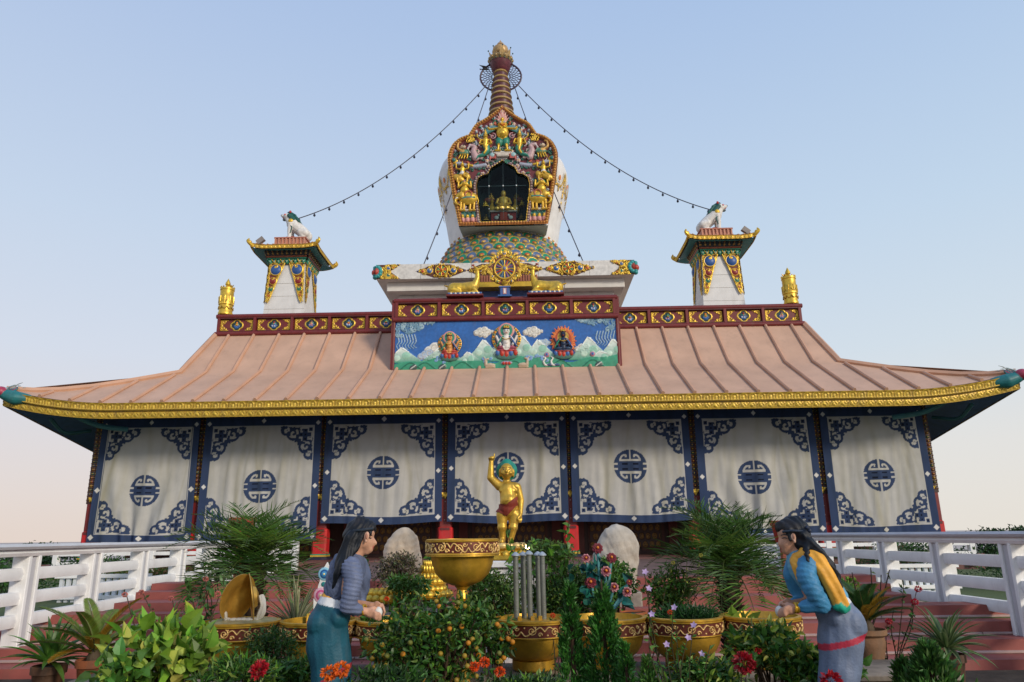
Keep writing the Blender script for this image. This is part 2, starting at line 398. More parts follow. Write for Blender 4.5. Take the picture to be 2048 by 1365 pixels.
sheet('roof_deck', ROOF, T, lambda u, v: (u, v, 9.3), (-10.9, 10.9), (2.52, 12.5), RC)
# fascia
FG = (.66, .46, .065, .25); FD = (.52, .33, .045, .2); FD2 = (.42, .25, .03, .2)
def fascia_canvas(L):
    c = Canvas(L, .46, .02, FD)
    for k in range(int(L/.27)):
        x = -L/2+.135+k*.27
        c.stroke([(x-.095, .045), (x-.095, .14), (x-.06, .185), (x, .2), (x+.06, .185), (x+.095, .14), (x+.095, .045)], .018, FG, .028)
        c.ell(x, .09, .035, .06, FG, .03)
        c.stroke([(x-.135, .04), (x-.135, .16)], .012, FD2, 0)
        c.spiral(x, -.13, .075, 0, 1.1, 1, .018, FG, .028); c.stroke([(x-.13, -.2), (x-.05, -.06), (x+.05, -.21), (x+.13, -.07)], .015, FG, .024)
        c.ell(x-.12, -.09, .03, None, FD2, .01)
    c.H[c.Z > .195] = .04; c.H[(c.Z < .04) & (c.Z > 0)] = .045
    m = (c.Z < -.002) & (c.Z > -.03); c.H[m] = -.04; c.C[m] = (.05, .03, .01, 0)
    c.H[c.Z < -.2] = .0
    return c
fc = fascia_canvas(2*WE)
fc.build('fascia', GOLD, T, lambda X, Z, H: (X, YE-.06-H-(Z > 0)*.05-Z*.12, ZB+.23+Z+.46*np.maximum(0, (np.abs(X)-11.8)/3.6)**2))
fs = fascia_canvas(18.9)
for sx in (-1, 1):
    fs.build('fascia', GOLD, T, lambda X, Z, H: (sx*(WE+.06+H+Z*.12), 7.5+X, ZB+.23+Z+np.maximum(-.55, .46-.175*np.minimum(X+9.45, 9.45-X))))
    # soffit of the sides and corner
    def sof(v, u, sx=sx):
        s = v*18.96; y = YE+s; o = max(-.55, .46-.175*min(s, 18.96-s))
        xo, zo = WE, ZB+.03+o; xi, zi = 13.2, 5.75
        yi = min(max(y, -.15), 15.2)
        return (sx*(xo+(xi-xo)*u), y+(yi-y)*u, zo+(zi-zo)*u+.12*math.sin(math.pi*u))
    sheet('soffit', PAINT, T, sof, [i/50 for i in range(51)], [0, .25, .5, .75, 1], SOF)
    b = MB(); b.tube(spline([(sx*13.9, .2, 5.15), (sx*14.3, -.5, 5.0), (sx*14.45, -1.1, 5.35)], 6), .06, (.03, .12, .13, 0), 8)
    b.tube(spline([(sx*12.2, -.6, 5.05), (sx*13.0, -.9, 5.15), (sx*13.5, -1.3, 5.4), (sx*13.4, -1.6, 5.5)], 6), .08, (.05, .17, .19, 0), 8); b.build('drain_pipe', PAINT, T)
sheet('soffit', PAINT, T, lambda u, v: (u*(WE-.03)*(1-v)+u*13.2*v, YE+.02+(1.8)*v, ZB+.03+lift(u*WE)*(1-v)+.55*v), us, [0, .33, .66, 1], SOF)
# walls behind the cloths
b = MB(); b.box((0, 2.4, 3.4), (24.6, .3, 5), (.05, .018, .014, 0))
for k in range(-3, 4):
    x = k*4 if abs(k) < 3 else k*3.85
    for d in (-.9, 0, .9):
        b.box((x+d, 2.23, 2.3), (.8, .05, 2.5), (.09, .025, .015, 0))
        b.box((x+d, 2.2, 2.3), (.62, .03, 2.3), (.055, .03, .01, 0))
    b.box((x+1.6, 2.2, 3.2), (.3, .12, 4.4), (.12, .02, .015, 0)); b.box((x-1.6, 2.2, 3.2), (.3, .12, 4.4), (.12, .02, .015, 0))
b.build('inner_wall', PAINT, T)
dc = Canvas(3.0, 1.9, .03, (.05, .016, .012, 0))
for i in range(11):
    for j in range(7):
        dc.ell(-1.4+i*.28+(j % 2)*.14, -.85+j*.28, .1, None, (.22, .11, .02, .3), .02, r0=.5); dc.ell(-1.4+i*.28+(j % 2)*.14, -.85+j*.28, .035, None, (.25, .14, .03, .3), .02)
for k in range(-3, 4): dc.build('door_panel', RELIEF, T, lambda X, Z, H, k=k: (k*3.95+X*.8, 2.17-H, 2.1+Z))
b = MB(); b.box((0, 14.2, 3.4), (24, .3, 5), (.05, .02, .015, 0)); b.box((-13.0, 10.5, 3.4), (.3, 8, 5), (.1, .02, .02, 0)); b.box((13.0, 10.5, 3.4), (.3, 8, 5), (.1, .02, .02, 0)); b.build('wall', PAINT, T)
# columns
CX = [-13.45, -10, -6, -2, 2, 6, 10, 13.45]
cc = Canvas(.42, 3.0, .015, (.05, .018, .015, 0))
cols_ = [(.12, .02, .015, 0), (.012, .05, .035, 0), (.015, .03, .07, 0), (.17, .09, .02, .3), (.09, .02, .015, 0), (.12, .05, .02, .2), (.01, .035, .035, 0)]
for j in range(22):
    z = 1.42-j*.13
    for i in (-1, 0, 1):
        c_ = cols_[(j*3+i*2) % 7]
        cc.ell(i*.12, z, .055, .05, c_, .035); cc.ell(i*.12, z, .016, None, GD2, .02, .03)
    cc.stroke([(-.21, z-.065), (.21, z-.065)], .012, (.1, .05, .02, .2), .02)
for j in range(5): cc.stroke([(-.1+.03*math.sin(j), -1.42+j*.02), (0, -1.3-j*.03)], .02, GD, .03)
cc.poly([(-.13, -1.3), (.13, -1.3), (0, -1.5)], GD, .02)
for i, x in enumerate(CX):
    sh = MB(); sh.box((x, .3, 3.35), (.4, .4, 4.9), (.19, .02, .02, 0), bev=.04)
    for q in range(6): sh.ball((x, .09, 1.55+q*.28), .022, (.4, .3, .25, 0), 6, 4)
    co = sh.build('column', PAINT, T)
    cc.build('column_carving', RELIEF, co, lambda X, Z, H, x=x: (x+X, .09-H, 4.25+Z))
    if i in (0, 7):
        sg = -1 if i == 0 else 1
        cc.build('column_carving', RELIEF, co, lambda X, Z, H, x=x, sg=sg: (x+sg*(.21+H), .3-sg*-X, 4.25+Z))
    f = MB(); f.box((x, .3, 1.42), (.46, .46, .98), (.52, .018, .02, 0), bev=.05)
    f.box((x, .3, 1.83), (.3, .5, .08), (.12, .02, .02, 0)); f.build('column_foot', PAINT, T)
    f = MB(); f.box((x, .3, 1.0), (.52, .52, .05), DK); f.box((x, .3, 1.05), (.5, .5, .05), GD); f.box((x, .3, 1.09), (.49, .49, .04), GRN); f.box((x, .3, .96), (.6, .6, .06), (.02, .02, .05, 0)); f.build('column_base', PAINT, T)
b = MB(); b.box((0, .34, 5.55), (27.3, .5, .5), (.02, .03, .05, 0)); b.build('beam', PAINT, T)
# ridge friezes
def scroll_corner(c, x, z, sx, sz, s=1, col=GD):
    c.spiral(x+sx*.09*s, z+sz*.09*s, .075*s, 0, 1.2, sx*sz, .02*s, col, .03)
    c.spiral(x+sx*.2*s, z+sz*.055*s, .045*s, 1, 1.1, -sx*sz, .016*s, col, .028)
    c.spiral(x+sx*.05*s, z+sz*.19*s, .045*s, 2, 1.1, -sx*sz, .016*s, col, .028)
    c.stroke([(x+sx*.02*s, z+sz*.02*s), (x+sx*.3*s, z+sz*.015*s)], (.022*s, .01*s), col, .03)
    c.stroke([(x+sx*.02*s, z+sz*.02*s), (x+sx*.015*s, z+sz*.26*s)], (.022*s, .01*s), col, .03)
def frieze_panel(w, h, i):
    c = Canvas(w, h, .014, MAR)
    for sx in (-1, 1):
        for sz in (-1, 1): scroll_corner(c, -sx*(w/2-.03), -sz*(h/2-.02), sx, sz, .98)
    for dx, dz in ((.1, 0), (-.1, 0), (0, .09), (0, -.09)): c.ell(dx, dz, .155, .15, GD, .03)
    for dx, dz in ((.095, 0), (-.095, 0), (0, .085), (0, -.085)): c.ell(dx, dz, .115, .11, (.01, .03, .035, 0), 0, 0)
    q = np.hypot(c.X, c.Z) < .2; m = q & (c.C[..., 0] < .02); c.H[m] = 0
    a = [(.5, .28, .04, .3), BLU, PNK, (.5, .07, .03, 0), (.08, .03, .03, 0)][i % 5]; b_ = [BLU, (.6, .6, .6, 0), PNK, (.7, .7, .7, 0), PNK][i % 5]; d_ = [ORG, BLU, (.3, .03, .05, 0), GRN, (.2, .1, .1, 0)][(i*2) % 5]
    for k in (-2, -1, 0, 1, 2): c.ell(k*.042, -.05+.008*abs(k), .03, .05, b_ if k % 2 else BLU, .03)
    c.ell(0, -.1, .09, .022, BLU, .02); c.ell(0, .02, .07, .05, a, .05); c.ell(0, .09, .04, .045, d_, .045); c.ell(-.06, .05, .025, None, GRN, .02); c.ell(.06, .05, .025, None, GRN, .02); c.ell(0, .025, .025, None, GD, .05, .02)
    return c
def frieze(x0, x1, y, z0, z1, n, nm='frieze', off=0):
    w = (x1-x0)/n; b = MB(); xm = (x0+x1)/2
    b.box((xm, y+.2, (z0+z1)/2), (x1-x0-.02, .3, z1-z0-.04), MAR)
    b.tube([(x0-.06, y-.02, z1), (x1+.06, y-.02, z1)], .085, MAR, 10); b.tube([(x0-.06, y-.05, z0), (x1+.06, y-.05, z0)], .09, MAR, 10)
    b.box((xm, y, z1-.07), (x1-x0, .14, .06), MAR2); b.box((xm, y-.01, z0+.09), (x1-x0, .12, .05), MAR2)
    for k in range(n+1): b.box((min(max(x0+k*w, x0+.05), x1-.05), y, (z0+z1)/2), (.1, .16, z1-z0-.12), MAR)
    o = b.build(nm, PAINT, T)
    for k in range(n):
        frieze_panel(w-.12, z1-z0-.24, k+off).build('frieze_panel', RELIEF, o, lambda X, Z, H, k=k: (x0+w*(k+.5)+X, y+.04-H, (z0+z1)/2+.01+Z))
frieze(-10.98, -3.88, 2.49, 9.06, 9.76, 5); frieze(3.88, 10.95, 2.49, 9.06, 9.76, 5, off=3)
frieze(-3.92, 3.85, .8, 8.98, 9.68, 5, off=2)
b = MB(); b.box((-3.97, 1.7, 8.45), (.14, 1.9, 2.5), MAR); b.box((3.9, 1.7, 8.45), (.14, 1.9, 2.5), MAR); b.box((-.03, 1.8, 8.4), (7.72, 1.8, 2.5), MAR)
for s in (-3.95, 3.88): b.tube([(s, .78, 7.05), (s, .78, 8.98)], .05, MAR, 8)
b.build('mural_housing', PAINT, T)
# mural
mc = Canvas(7.74, 1.92, .018, (.03, .13, .40, 0))
nz = sum(np.sin(mc.X*a+p)*np.sin(mc.Z*b_+q) for a, b_, p, q in ((3, 2, 1, 0), (7, 5, 2, 1), (1.3, 3, 0, 2)))
mc.C[..., :3] *= (1+.06*nz)[..., None]
GL = np.array((.05, .30, .19, 0))
def mount(x, z, w, h, lo=-.62):
    def colr(X, Z):
        t = np.clip((Z-lo)/(z+h-lo), 0, 1)[..., None]; return (1-t)**1.3*GL+(1-(1-t)**1.3)*np.array((.72, .80, .74, 0))
    P = [(x-w, lo), (x-w*.55, lo+(z+h-lo)*.42), (x-w*.3, lo+(z+h-lo)*.66), (x-.06, z+h-.03), (x+.05, z+h-.02), (x+w*.28, lo+(z+h-lo)*.7), (x+w*.6, lo+(z+h-lo)*.4), (x+w, lo)]
    mc.poly(P, colr, .03)
    mc.stroke([(x-w*.3, lo+(z+h-lo)*.66), (x-.05, z+h-.02), (x+w*.28, lo+(z+h-lo)*.7)], .018, (.8, .84, .8, 0), .02, .03)
    mc.ell(x+w*.18, z+h*.3-.1, w*.2, .13, (.3, .55, .42, 0), .02, .03); mc.ell(x-w*.25, z-.1, w*.16, .1, (.5, .68, .56, 0), .02, .03)
def cloud(x, z, s, col=(.72, .70, .62, 0)):
    for dx, dz, r in ((-.22, 0, .1), (-.1, .06, .12), (.04, .09, .12), (.15, .02, .11), (.05, -.07, .1), (-.08, -.04, .1), (.27, .03, .06)):
        mc.ell(x+dx*s, z+dz*s, r*s, None, col, .05); mc.ell(x+dx*s, z+dz*s, r*s*.62, None, (.5, .48, .42, 0), .0, .055, r0=.7)
for sx in (-1, 1):   # corner clouds
    for j in range(60):
        u = rng.random()*1.4; v = rng.random()*(.62-u*.42)
        mc.spiral(sx*(3.83-u), .92-max(v, 0), .09, rng.random()*6, 1, 1, .022, (.15, .28, .38, 0) if j % 3 else (.32, .46, .52, 0), .03)
    for j in range(7):
        x = 3.8-j*.1; mc.stroke(spline([(sx*x, .4), (sx*(x-.06), .15), (sx*(x+.02), 0), (sx*(x-.08), -.2+j*.02)], 6), (.02, .01), (.28, .42, .5, 0), .03)
cloud(-2.3, -.2, 1.7); cloud(-2.7, -.4, 1.2, (.4, .5, .62, 0)); cloud(-.78, .42, 1.1); cloud(.95, .4, 1.1); cloud(2.75, -.25, 1.2); cloud(1.35, 0, .8, (.35, .48, .6, 0))
for a in ((-3.6, -.35, .75, .3), (-2.2, -.35, .8, .35), (-1.95, -.5, .5, .2), (-.75, -.2, .75, .38), (-.2, -.2, .6, .45), (.6, -.2, .7, .5), (1.15, -.2, .75, .35), (2.9, -.3, .75, .52), (3.75, -.3, .7, .42), (3.3, -.5, .6, .2), (-1.3, -.5, .5, .25)): mount(*a)
mc.poly([(-3.9, -.97)]+[(x, -.55+.09*math.sin(x*2.1)+.05*math.sin(x*5)) for x in np.linspace(-3.9, 3.9, 40)]+[(3.9, -.97)], lambda X, Z: (np.array((.04, .26, .15, 0))+.5*np.clip(Z+.9, 0, .4)[..., None]*np.array((.05, .3, .2, 0))), .035)
for x in (-3.3, -2.8, -1.5, .3, 1.9, 3.0): mc.stroke(spline([(x-.35, -.85), (x, -.62), (x+.4, -.88)], 6), .02, (.02, .16, .1, 0), .02, .035)
for x, z in ((-.75, -.55), (-2.2, -.52), (.9, -.52), (1.3, -.5)):
    for j in range(6): mc.spiral(x+rng.normal()*.12, z+rng.normal()*.06, .06, j, 1, 1, .02, (.2, .35, .6, 0), .03, .03)
for x, sx in ((-.55, 1), (.6, -1)):   # two small deer of the mural
    dc_ = (.52, .40, .28, 0); mc.ell(x, -.76, .19, .075, dc_, .06, .04); mc.stroke([(x-sx*.13, -.74), (x-sx*.15, -.56)], (.06, .04), dc_, .05, .04); mc.ell(x-sx*.1, -.54, .075, .035, dc_, .05, .04, sx*.3); mc.stroke([(x-sx*.16, -.54), (x-sx*.21, -.47)], .018, dc_, .05, .04); mc.stroke([(x-.14, -.83), (x+.16, -.83)], .025, dc_, .04, .04)
mc.ell(.02, -.68, .2, .07, (.3, .3, .4, 0), .05, .04)
for k in (-1, 0, 1): mc.ell(.02+k*.1, -.7, .05, None, RED, .06, .05)
for x in (1.36, 1.62):
    mc.stroke(spline([(x+.1, -.78), (x, -.78), (x-.06, -.66), (x+.01, -.55), (x-.05, -.5)], 5), (.04, .02), (.75, .72, .68, 0), .05, .04); mc.ell(x+.15, -.78, .1, .045, (.06, .1, .2, 0), .05, .04)
for x in (1.42, 3.0): mc.ell(x, -.42, .09, None, (.5, .2, .28, 0), .05, .04); mc.ell(x, -.42, .05, None, BLU, .05, .05)
for x in (-3.2, -2.2, 3.2): mc.ell(x, -.8, .14, .11, (.05, .08, .07, 0), .03, .04, .5); mc.stroke([(x-.1, -.85), (x+.08, -.72)], .02, (.5, .5, .45, 0), .03, .05)
mur = mc.build('mural', RELIEF, T, lambda X, Z, H: (X-.03, .79-H, 8.04+Z))
def deity(c, x, z, s, skin, aura, robe, wrath=False):
    g = lambda *p: (x+p[0]*s, z+p[1]*s)
    if wrath:
        c.ell(*g(.02, .27), .40*s, .5*s, (.6, .14, .04, 0), .02)
        for k in range(44):
            a = math.pi*(-.2+1.4*k/43); r = .5+.06*math.sin(k*2.3)
            c.stroke([g(.25*math.cos(a), .28+.3*math.sin(a)), g(r*.85*math.cos(a), .28+r*1.05*math.sin(a))], (.075*s, .02*s), [(.62, .13, .04, 0), (.7, .22, .05, 0)][k % 2], .05)
        c.ell(*g(0, .3), .3*s, .38*s, (.42, .07, .03, 0), .035); c.ell(*g(0, .42), .2*s, .24*s, (.55, .35, .06, 0), .05)
    else:
        c.ell(*g(0, .3), .46*s, .46*s, GDD, .045); c.ell(*g(0, .3), .36*s, .38*s, aura, 0, .05)
        for k in range(24):
            a = math.pi*(-.2+1.4*k/23); c.ell(*g(.41*math.cos(a), .3+.41*math.sin(a)), .03*s, None, ORG if k % 2 else TEAL, .02, .04)
        c.ell(*g(0, .55), .25*s, .25*s, PNK, .03, .05); c.ell(*g(0, .55), .19*s, .2*s, GRN, .0, .07)
    c.ell(*g(0, -.22), .36*s, .17*s, (.08, .2, .17, 0), .11)
    for k in (-2, -1, 0, 1, 2): c.ell(*g(k*.14, -.2+.02*abs(k)), .065*s, .1*s, [RED, BLU, RED][k % 3], .06, .08)
    c.ell(*g(0, -.08), .32*s, .06*s, (.4, .05, .05, 0) if not wrath else (.3, .05, .04, 0), .14)
    c.ell(*g(-.14, 0), .17*s, .075*s, robe, .16); c.ell(*g(.14, 0), .17*s, .075*s, robe, .16)
    c.stroke([g(0, .02), g(0, .3)], (.11*s, .13*s), skin, .16); c.ell(*g(0, .14), .09*s, .07*s, skin, .19)
    for q in (-1, 1):
        c.stroke([g(q*.12, .33), g(q*.24, .18), g(q*.2 if q > 0 or wrath else -.2, .1)], .05*s, skin, .15)
        c.stroke([g(q*.24, .18), g(q*.32, .36)] if q < 0 or skin[0] > .6 else [g(q*.24, .18), g(.05, .12)], .04*s, skin, .15)
        c.stroke([g(q*.1, .35), g(q*.2, .2), g(q*.3, .05)], .028*s, GRN if q < 0 else BLU, .17)
    c.ell(*g(0, .52), .1*s, .12*s, skin, .2); c.ell(*g(0, .62), .11*s, .055*s, (.02, .02, .05, 0), .2)
    for k in (-1, 0, 1): c.ell(*g(k*.06, .66), .03*s, .055*s, GD, .2)
    c.ell(*g(-.04, .53), .016*s, None, DK, .0, .2); c.ell(*g(.04, .53), .016*s, None, DK, .0, .2); c.ell(*g(0, .46), .03*s, .01*s, RED, 0, .2)
    for k in range(7): c.ell(*g(-.12+.04*k, .3-.05*math.cos((k-3)*.5)), .018*s, None, GD, .03, .17)
for x, z, s, sk, au, ro, wr in ((-1.95, -.2, .92, (.62, .28, .08, 0), (.02, .1, .16, 0), (.45, .06, .05, 0), False), (.03, -.1, 1.12, (.72, .68, .62, 0), (.02, .06, .14, 0), (.3, .06, .1, 0), False), (2.0, -.17, .98, (.015, .03, .07, 0), TEAL, (.02, .06, .12, 0), True)):
    c = Canvas(1.3, 1.6, .011, mask=True); deity(c, 0, -.15, s, sk, au, ro, wr)
    c.build('deity_relief', RELIEF, mur, lambda X, Z, H, x=x, z=z: (x-.03+X, .75-H*.9, 8.04+z+.1+Z))
# dragons on the eave corners (parts of the eave)
for sx in (-1, 1):
    cl = Clay(); tl = (.02, .16, .17, 0)
    def D(a, b, c): return (sx*(14.8+a), YE+b, 5.84+c)
    cl.chain([D(-.1, 0, 0), D(.2, -.1, .02), D(.5, -.15, .12)], [.16, .22, .17], tl)
    cl.ball(D(.62, -.2, .2), (.2, .2, .17), (.35, .04, .08, 0)); cl.limb(D(.7, -.22, .2), D(.95, -.35, .16), .12, .07, (.4, .08, .1, 0)); cl.limb(D(.68, -.2, .1), D(.88, -.32, .02), .08, .05, (.6, .45, .35, 0))
    for k in range(7): cl.limb(D(.35+.05*k, -.1, .18), D(.22+.05*k, -.02, .34), .05, .015, (.35, .05, .12, 0) if k % 2 else tl)
    for k in range(3): cl.limb(D(.5, -.2+.14*k, .3), D(.2-.04*k, -.2+.2*k, .42), .03, .012, (.3, .4, .42, 0))
    cl.ball(D(.72, -.32, .3), .045, (.8, .8, .75, 0))
    cl.build('eave_dragon', RELIEF, T, .022, 1)
    MB().tube(spline([D(.5, -.1, .34), D(.25, -.1, .42), D(.05, -.15, .38)], 5), (.025, .008), (.45, .5, .5, 0), 6).tube(spline([D(.5, .05, .34), D(.3, .05, .48), D(.12, 0, .52)], 5), (.025, .008), (.45, .5, .5, 0), 6).build('dragon_horn', PAINT, T)
# ================================================================== CURTAINS
def corner_pattern(c, x, z, sx, sz, s, col, dk, cream):
    g = lambda u, v: (x+sx*u*s, z+sz*v*s)
    for a, b_ in ((1, 0), (0, 1)):
        def G(u, v): return g(u, v) if a else g(v, u)
        c.stroke(spline([G(.42, .06), G(.6, .10), G(.8, .06), G(1.1, .03)], 6), (.05*s, .03*s), col)
        c.stroke(spline([G(.42, .12), G(.5, .22), G(.62, .12), G(.84, .1)], 6), .05*s, col)
        c.ell(*G(.66, .2), .17*s, None, col); c.ell(*G(.94, .1), .11*s, None, col)
        sg = -1 if a else 1
        for (u, v, R) in ((.68, .24, .15), (.93, .13, .09)):
            P = []
            for i in range(20):
                t = i/19; an = math.pi*1.25-t*5.2; rad = R*(1-.75*t); P.append(G(u+rad*math.cos(an), v+rad*math.sin(an)))
            c.stroke(P, .034*s, cream)
            P2 = [G(u+(R+.055)*math.cos(q), v+(R+.055)*math.sin(q)) for q in np.linspace(-.9, 2.4, 14)]
            c.stroke(P2, .042*s, col)
        c.ell(*G(.52, .46), .07*s, None, col); c.stroke([G(.56, .3), G(.53, .46), G(.6, .5)], .04*s, col); c.stroke([G(.53, .46), G(.45, .44)], .035*s, col)
        c.stroke([G(.82, .3), G(.86, .2)], .035*s, col); c.stroke([G(1.1, .14), G(1.04, .06)], .03*s, col)
        c.stroke([G(.12, .06), G(.44, .06)], .028*s, cream)
        c.stroke([G(.42, .06), G(.44, .3)], .026*s, cream)
    def sq(u, v, h, cc): c.poly([g(u-h, v-h), g(u+h, v-h), g(u+h, v+h), g(u-h, v+h)], cc)
    for (u0, v0, u1, v1) in ((.08, .2, .5, .36), (.2, .08, .36, .5), (.04, .04, .16, .16)):
        c.poly([g(u0, v0), g(u1, v0), g(u1, v1), g(u0, v1)], col)
    for u, v in ((.28, .28), (.28, .42), (.42, .28), (.28, .14), (.1, .1)): sq(u, v, .028, dk)
def medallion(c, x, z, R, col, dk, cream):
    c.ell(x, z, R, None, col)
    g = lambda u, v: (x+u*R, z+v*R)
    for s in (-1, 1):
        c.poly([g(-.66, s*.3), g(.66, s*.3), g(.62, s*.44), g(-.62, s*.44)], cream)
        c.poly([g(-.05, s*1.02), g(.05, s*1.02), g(.05, s*.4), g(-.05, s*.4)], cream)
        for q in (-1, 1):
            c.stroke(spline([g(q*.6, s*.38), g(q*.5, s*.58), g(q*.36, s*.68), g(q*.25, s*.66)], 5), .055*R, cream)
            c.stroke([g(q*.25, s*.68), g(q*.25, s*.58)], .05*R, cream)
            c.poly([g(q*.76, s*.2), g(q*1.02, s*.2), g(q*1.02, s*.1), g(q*.76, s*.1)], cream)
            c.poly([g(q*.14, s*.2), g(q*.5, s*.2), g(q*.5, s*.1), g(q*.14, s*.1)], dk)
CREAM = (.505, .50, .48, 0); CB = (.042, .066, .14, 0); CD = (.01, .013, .03, 0); CWH = (.75, .74, .72, 0)
# x centre, width top, width bottom, bottom z, medallion x offset, z
CUR = [(-11.74, 3.25, 3.35, 1.52, 0, 3.15, 'leftmost patterned cloth, narrow and reaching down to the railing', 11),
       (-8.0, 3.84, 3.86, 1.52, .03, 3.22, 'patterned cloth behind the left palm, second from the left', 22),
       (-4.02, 3.82, 3.86, 2.0, .02, 3.62, 'patterned cloth above the woman statue in the striped grey top', 33),
       (.0, 3.84, 3.86, 1.99, .03, 3.68, 'patterned cloth directly behind the golden child statue', 44),
       (3.98, 3.84, 3.86, 1.95, -.03, 3.70, 'patterned cloth above the tall smooth boulder, right of the golden child', 55),
       (8.02, 3.84, 3.86, 1.5, -.15, 3.30, 'patterned cloth behind the right palm with diagonal creases, second from the right', 66),
       (11.78, 3.28, 3.35, 1.5, .02, 3.30, 'rightmost patterned cloth, narrow and reaching down to the railing', 77)]
for (xc, wt, wb, zb, mo, mz, lab, sd_) in CUR:
    ZT = 5.52; hh = ZT-zb; c = Canvas(wt, hh, .02, CREAM); W = wt/2; Hh = hh/2
    r = np.random.default_rng(sd_)
    zt2 = 5.17-(ZT+zb)/2; zb2 = -Hh+.24; e = W-.23
    for q in (-1, 1): c.stroke([(q*(W-.12), -Hh), (q*(W-.12), Hh)], .125, CB)
    c.poly([(-W-.1, zt2), (W+.1, zt2), (W+.1, Hh+.1), (-W-.1, Hh+.1)], CB); c.poly([(-W-.1, -Hh-.1), (W+.1, -Hh-.1), (W+.1, zb2), (-W-.1, zb2)], CB)
    c.poly([(-W, Hh-.02), (W, Hh-.02), (W, Hh+.1), (-W, Hh+.1)], CB)
    sc = .98 if wt > 3.5 else .92
    for q in (-1, 1):
        corner_pattern(c, q*(e-.02), zt2-.02, -q, -1, sc, CB, CD, CREAM); corner_pattern(c, q*(e-.02), zb2+.02, -q, 1, sc, CB, CD, CREAM)
    c.stroke([(-e, zb2), (-e, zt2), (e, zt2), (e, zb2)], .010, (.55, .55, .54, 0), closed=True)
    medallion(c, mo, mz-(ZT+zb)/2, .53 if wt > 3.5 else .5, CB, CD, CREAM)
    def diam(x, z, s=.085): c.poly([(x-s, z), (x, z-s), (x+s, z), (x, z+s)], CWH)
    mid = mz-(ZT+zb)/2
    for q in (-1, 1): diam(q*(W-.12), mid); diam(q*(W-.12), zt2+.1); diam(q*(W-.12), zb2-.1)
    diam(0, zt2+.18); diam(0, zb2-.11)
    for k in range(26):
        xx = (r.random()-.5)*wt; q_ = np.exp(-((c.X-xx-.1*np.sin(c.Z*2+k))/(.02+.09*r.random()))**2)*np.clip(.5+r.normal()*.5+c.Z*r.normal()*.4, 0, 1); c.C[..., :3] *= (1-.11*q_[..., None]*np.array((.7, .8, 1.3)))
    ph = r.random(8)*6.28; am = r.random(8); pin = r.random(3)*2-1
    def cxf(X, Z, H, xc=xc, wt=wt, wb=wb, Hh=Hh, zb=zb, ph=ph, am=am, pin=pin, sd_=sd_, e=e):
        t = (Hh-Z)/(2*Hh); f = wt+(wb-wt)*t; x = X/wt*f
        env = np.clip((e-np.abs(X))/.5, 0.12, 1)
        fold = 0
        lean = .25*pin[0]*(t-.5)
        for k, fr in enumerate((2.7, 4.3, 7.1, 11.3, 17.5, 23.)):
            fold = fold+(.3+am[k])*np.sin(fr*(X+lean*(1 if k % 2 else -1)*np.tanh(X*1.5)*1.2)+ph[k]+.5*np.sin(1.6*t*3+ph[k]))/(fr**.72)
        g_ = np.sin(11*(X-pin[1]*t*.6)+ph[6]); fold = fold*.065+.012*np.sign(g_)*np.abs(g_)**.4*.5
        if sd_ in (66, 11): fold = fold+.06*np.sin(5.5*(X+Z*.55*np.tanh(2*(-.2-X)))+1)*np.clip(t*1.2, 0, 1)
        y = -.05-fold*env*(.35+.9*t)
        zz = Z+(.05*(X/W)**2)*t*.8-.02*np.sin(X*2+ph[1])*t
        return xc+x, y, (5.52+zb)/2+zz
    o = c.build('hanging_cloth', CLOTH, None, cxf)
    tag(o, lab, 'curtain', 'blue and white cloths hung between the temple columns')

# ================================================================== STUPA
SXC = -.26; SY = 7.3
STP = empty('stupa', (0, 0, 0)); tag(STP, 'white domed stupa with relief niche and ringed spire rising above the temple roof', 'stupa')
b = MB(); SW = (.66, .64, .60, 0)
cx = -.08
def slab(x, y0, z0, z1, hw, dp, c=SW): b.box((x, y0+dp/2, (z0+z1)/2), (2*hw, dp, z1-z0), c, bev=.03)
slab(cx, 2.42, 11.11, 11.71, 4.93, 9.8)
slab(cx, 2.75, 10.72, 11.12, 4.58, 9.1); slab(cx, 3.2, 10.2, 10.73, 4.2, 8.2); slab(cx, 3.3, 9.2, 10.21, 4.1, 8)
b.build('platform', WHITE, STP)
for x in (-3.3, -1.35, 1.2, 3.15): MB().box((x, 2.425, 11.4), (.012, .02, .58), (.25, .23, .2, 0)).build('stone_joint', PAINT, STP)
for x in (-2.4, 2.2): MB().box((x, 2.745, 10.92), (.01, .02, .36), (.3, .28, .25, 0)).build('stone_joint', PAINT, STP)
def jewel(c, x, z, r, col, hb=0):
    c.ell(x, z, r*1.35, None, GD, .03, hb, r0=.6); c.ell(x, z, r, None, col, r*.6, hb+.01); c.ell(x+r*.25, z+r*.4, r*.35, None, GD, .02, hb+r*.5)
def wheel(c, x, z, R, rim=GD):
    c.ell(x, z, R, None, (.2, .05, .03, 0), .03); 
    for k in range(8):
        a = k*math.pi/4+.39; c.ell(x+.55*R*math.cos(a), z+.55*R*math.sin(a), R*.17, None, [RED, GRN][k % 2], .03, .02)
        a = k*math.pi/4; c.stroke([(x+.2*R*math.cos(a), z+.2*R*math.sin(a)), (x+.9*R*math.cos(a), z+.9*R*math.sin(a))], R*.07, rim, .04, .03)
    c.ell(x, z, R, None, rim, .05, .02, r0=.84); c.ell(x, z, R*.28, None, rim, .05, .04); c.ell(x, z, R*.17, None, RED, .04, .08)
def lace(c, fn, n, s, seed=0):
    """fill with small gold curls where fn(x,z)"""
    r = np.random.default_rng(seed)
    k = 0; tries = 0
    while k < n and tries < n*40:
        tries += 1; x = (r.random()-.5)*c.w; z = (r.random()-.5)*c.h
        if not fn(x, z): continue
        c.spiral(x, z, s*(.7+.6*r.random()), r.random()*6.3, 1.1, 1 if r.random() < .5 else -1, s*.24, GD, .03, .01); k += 1
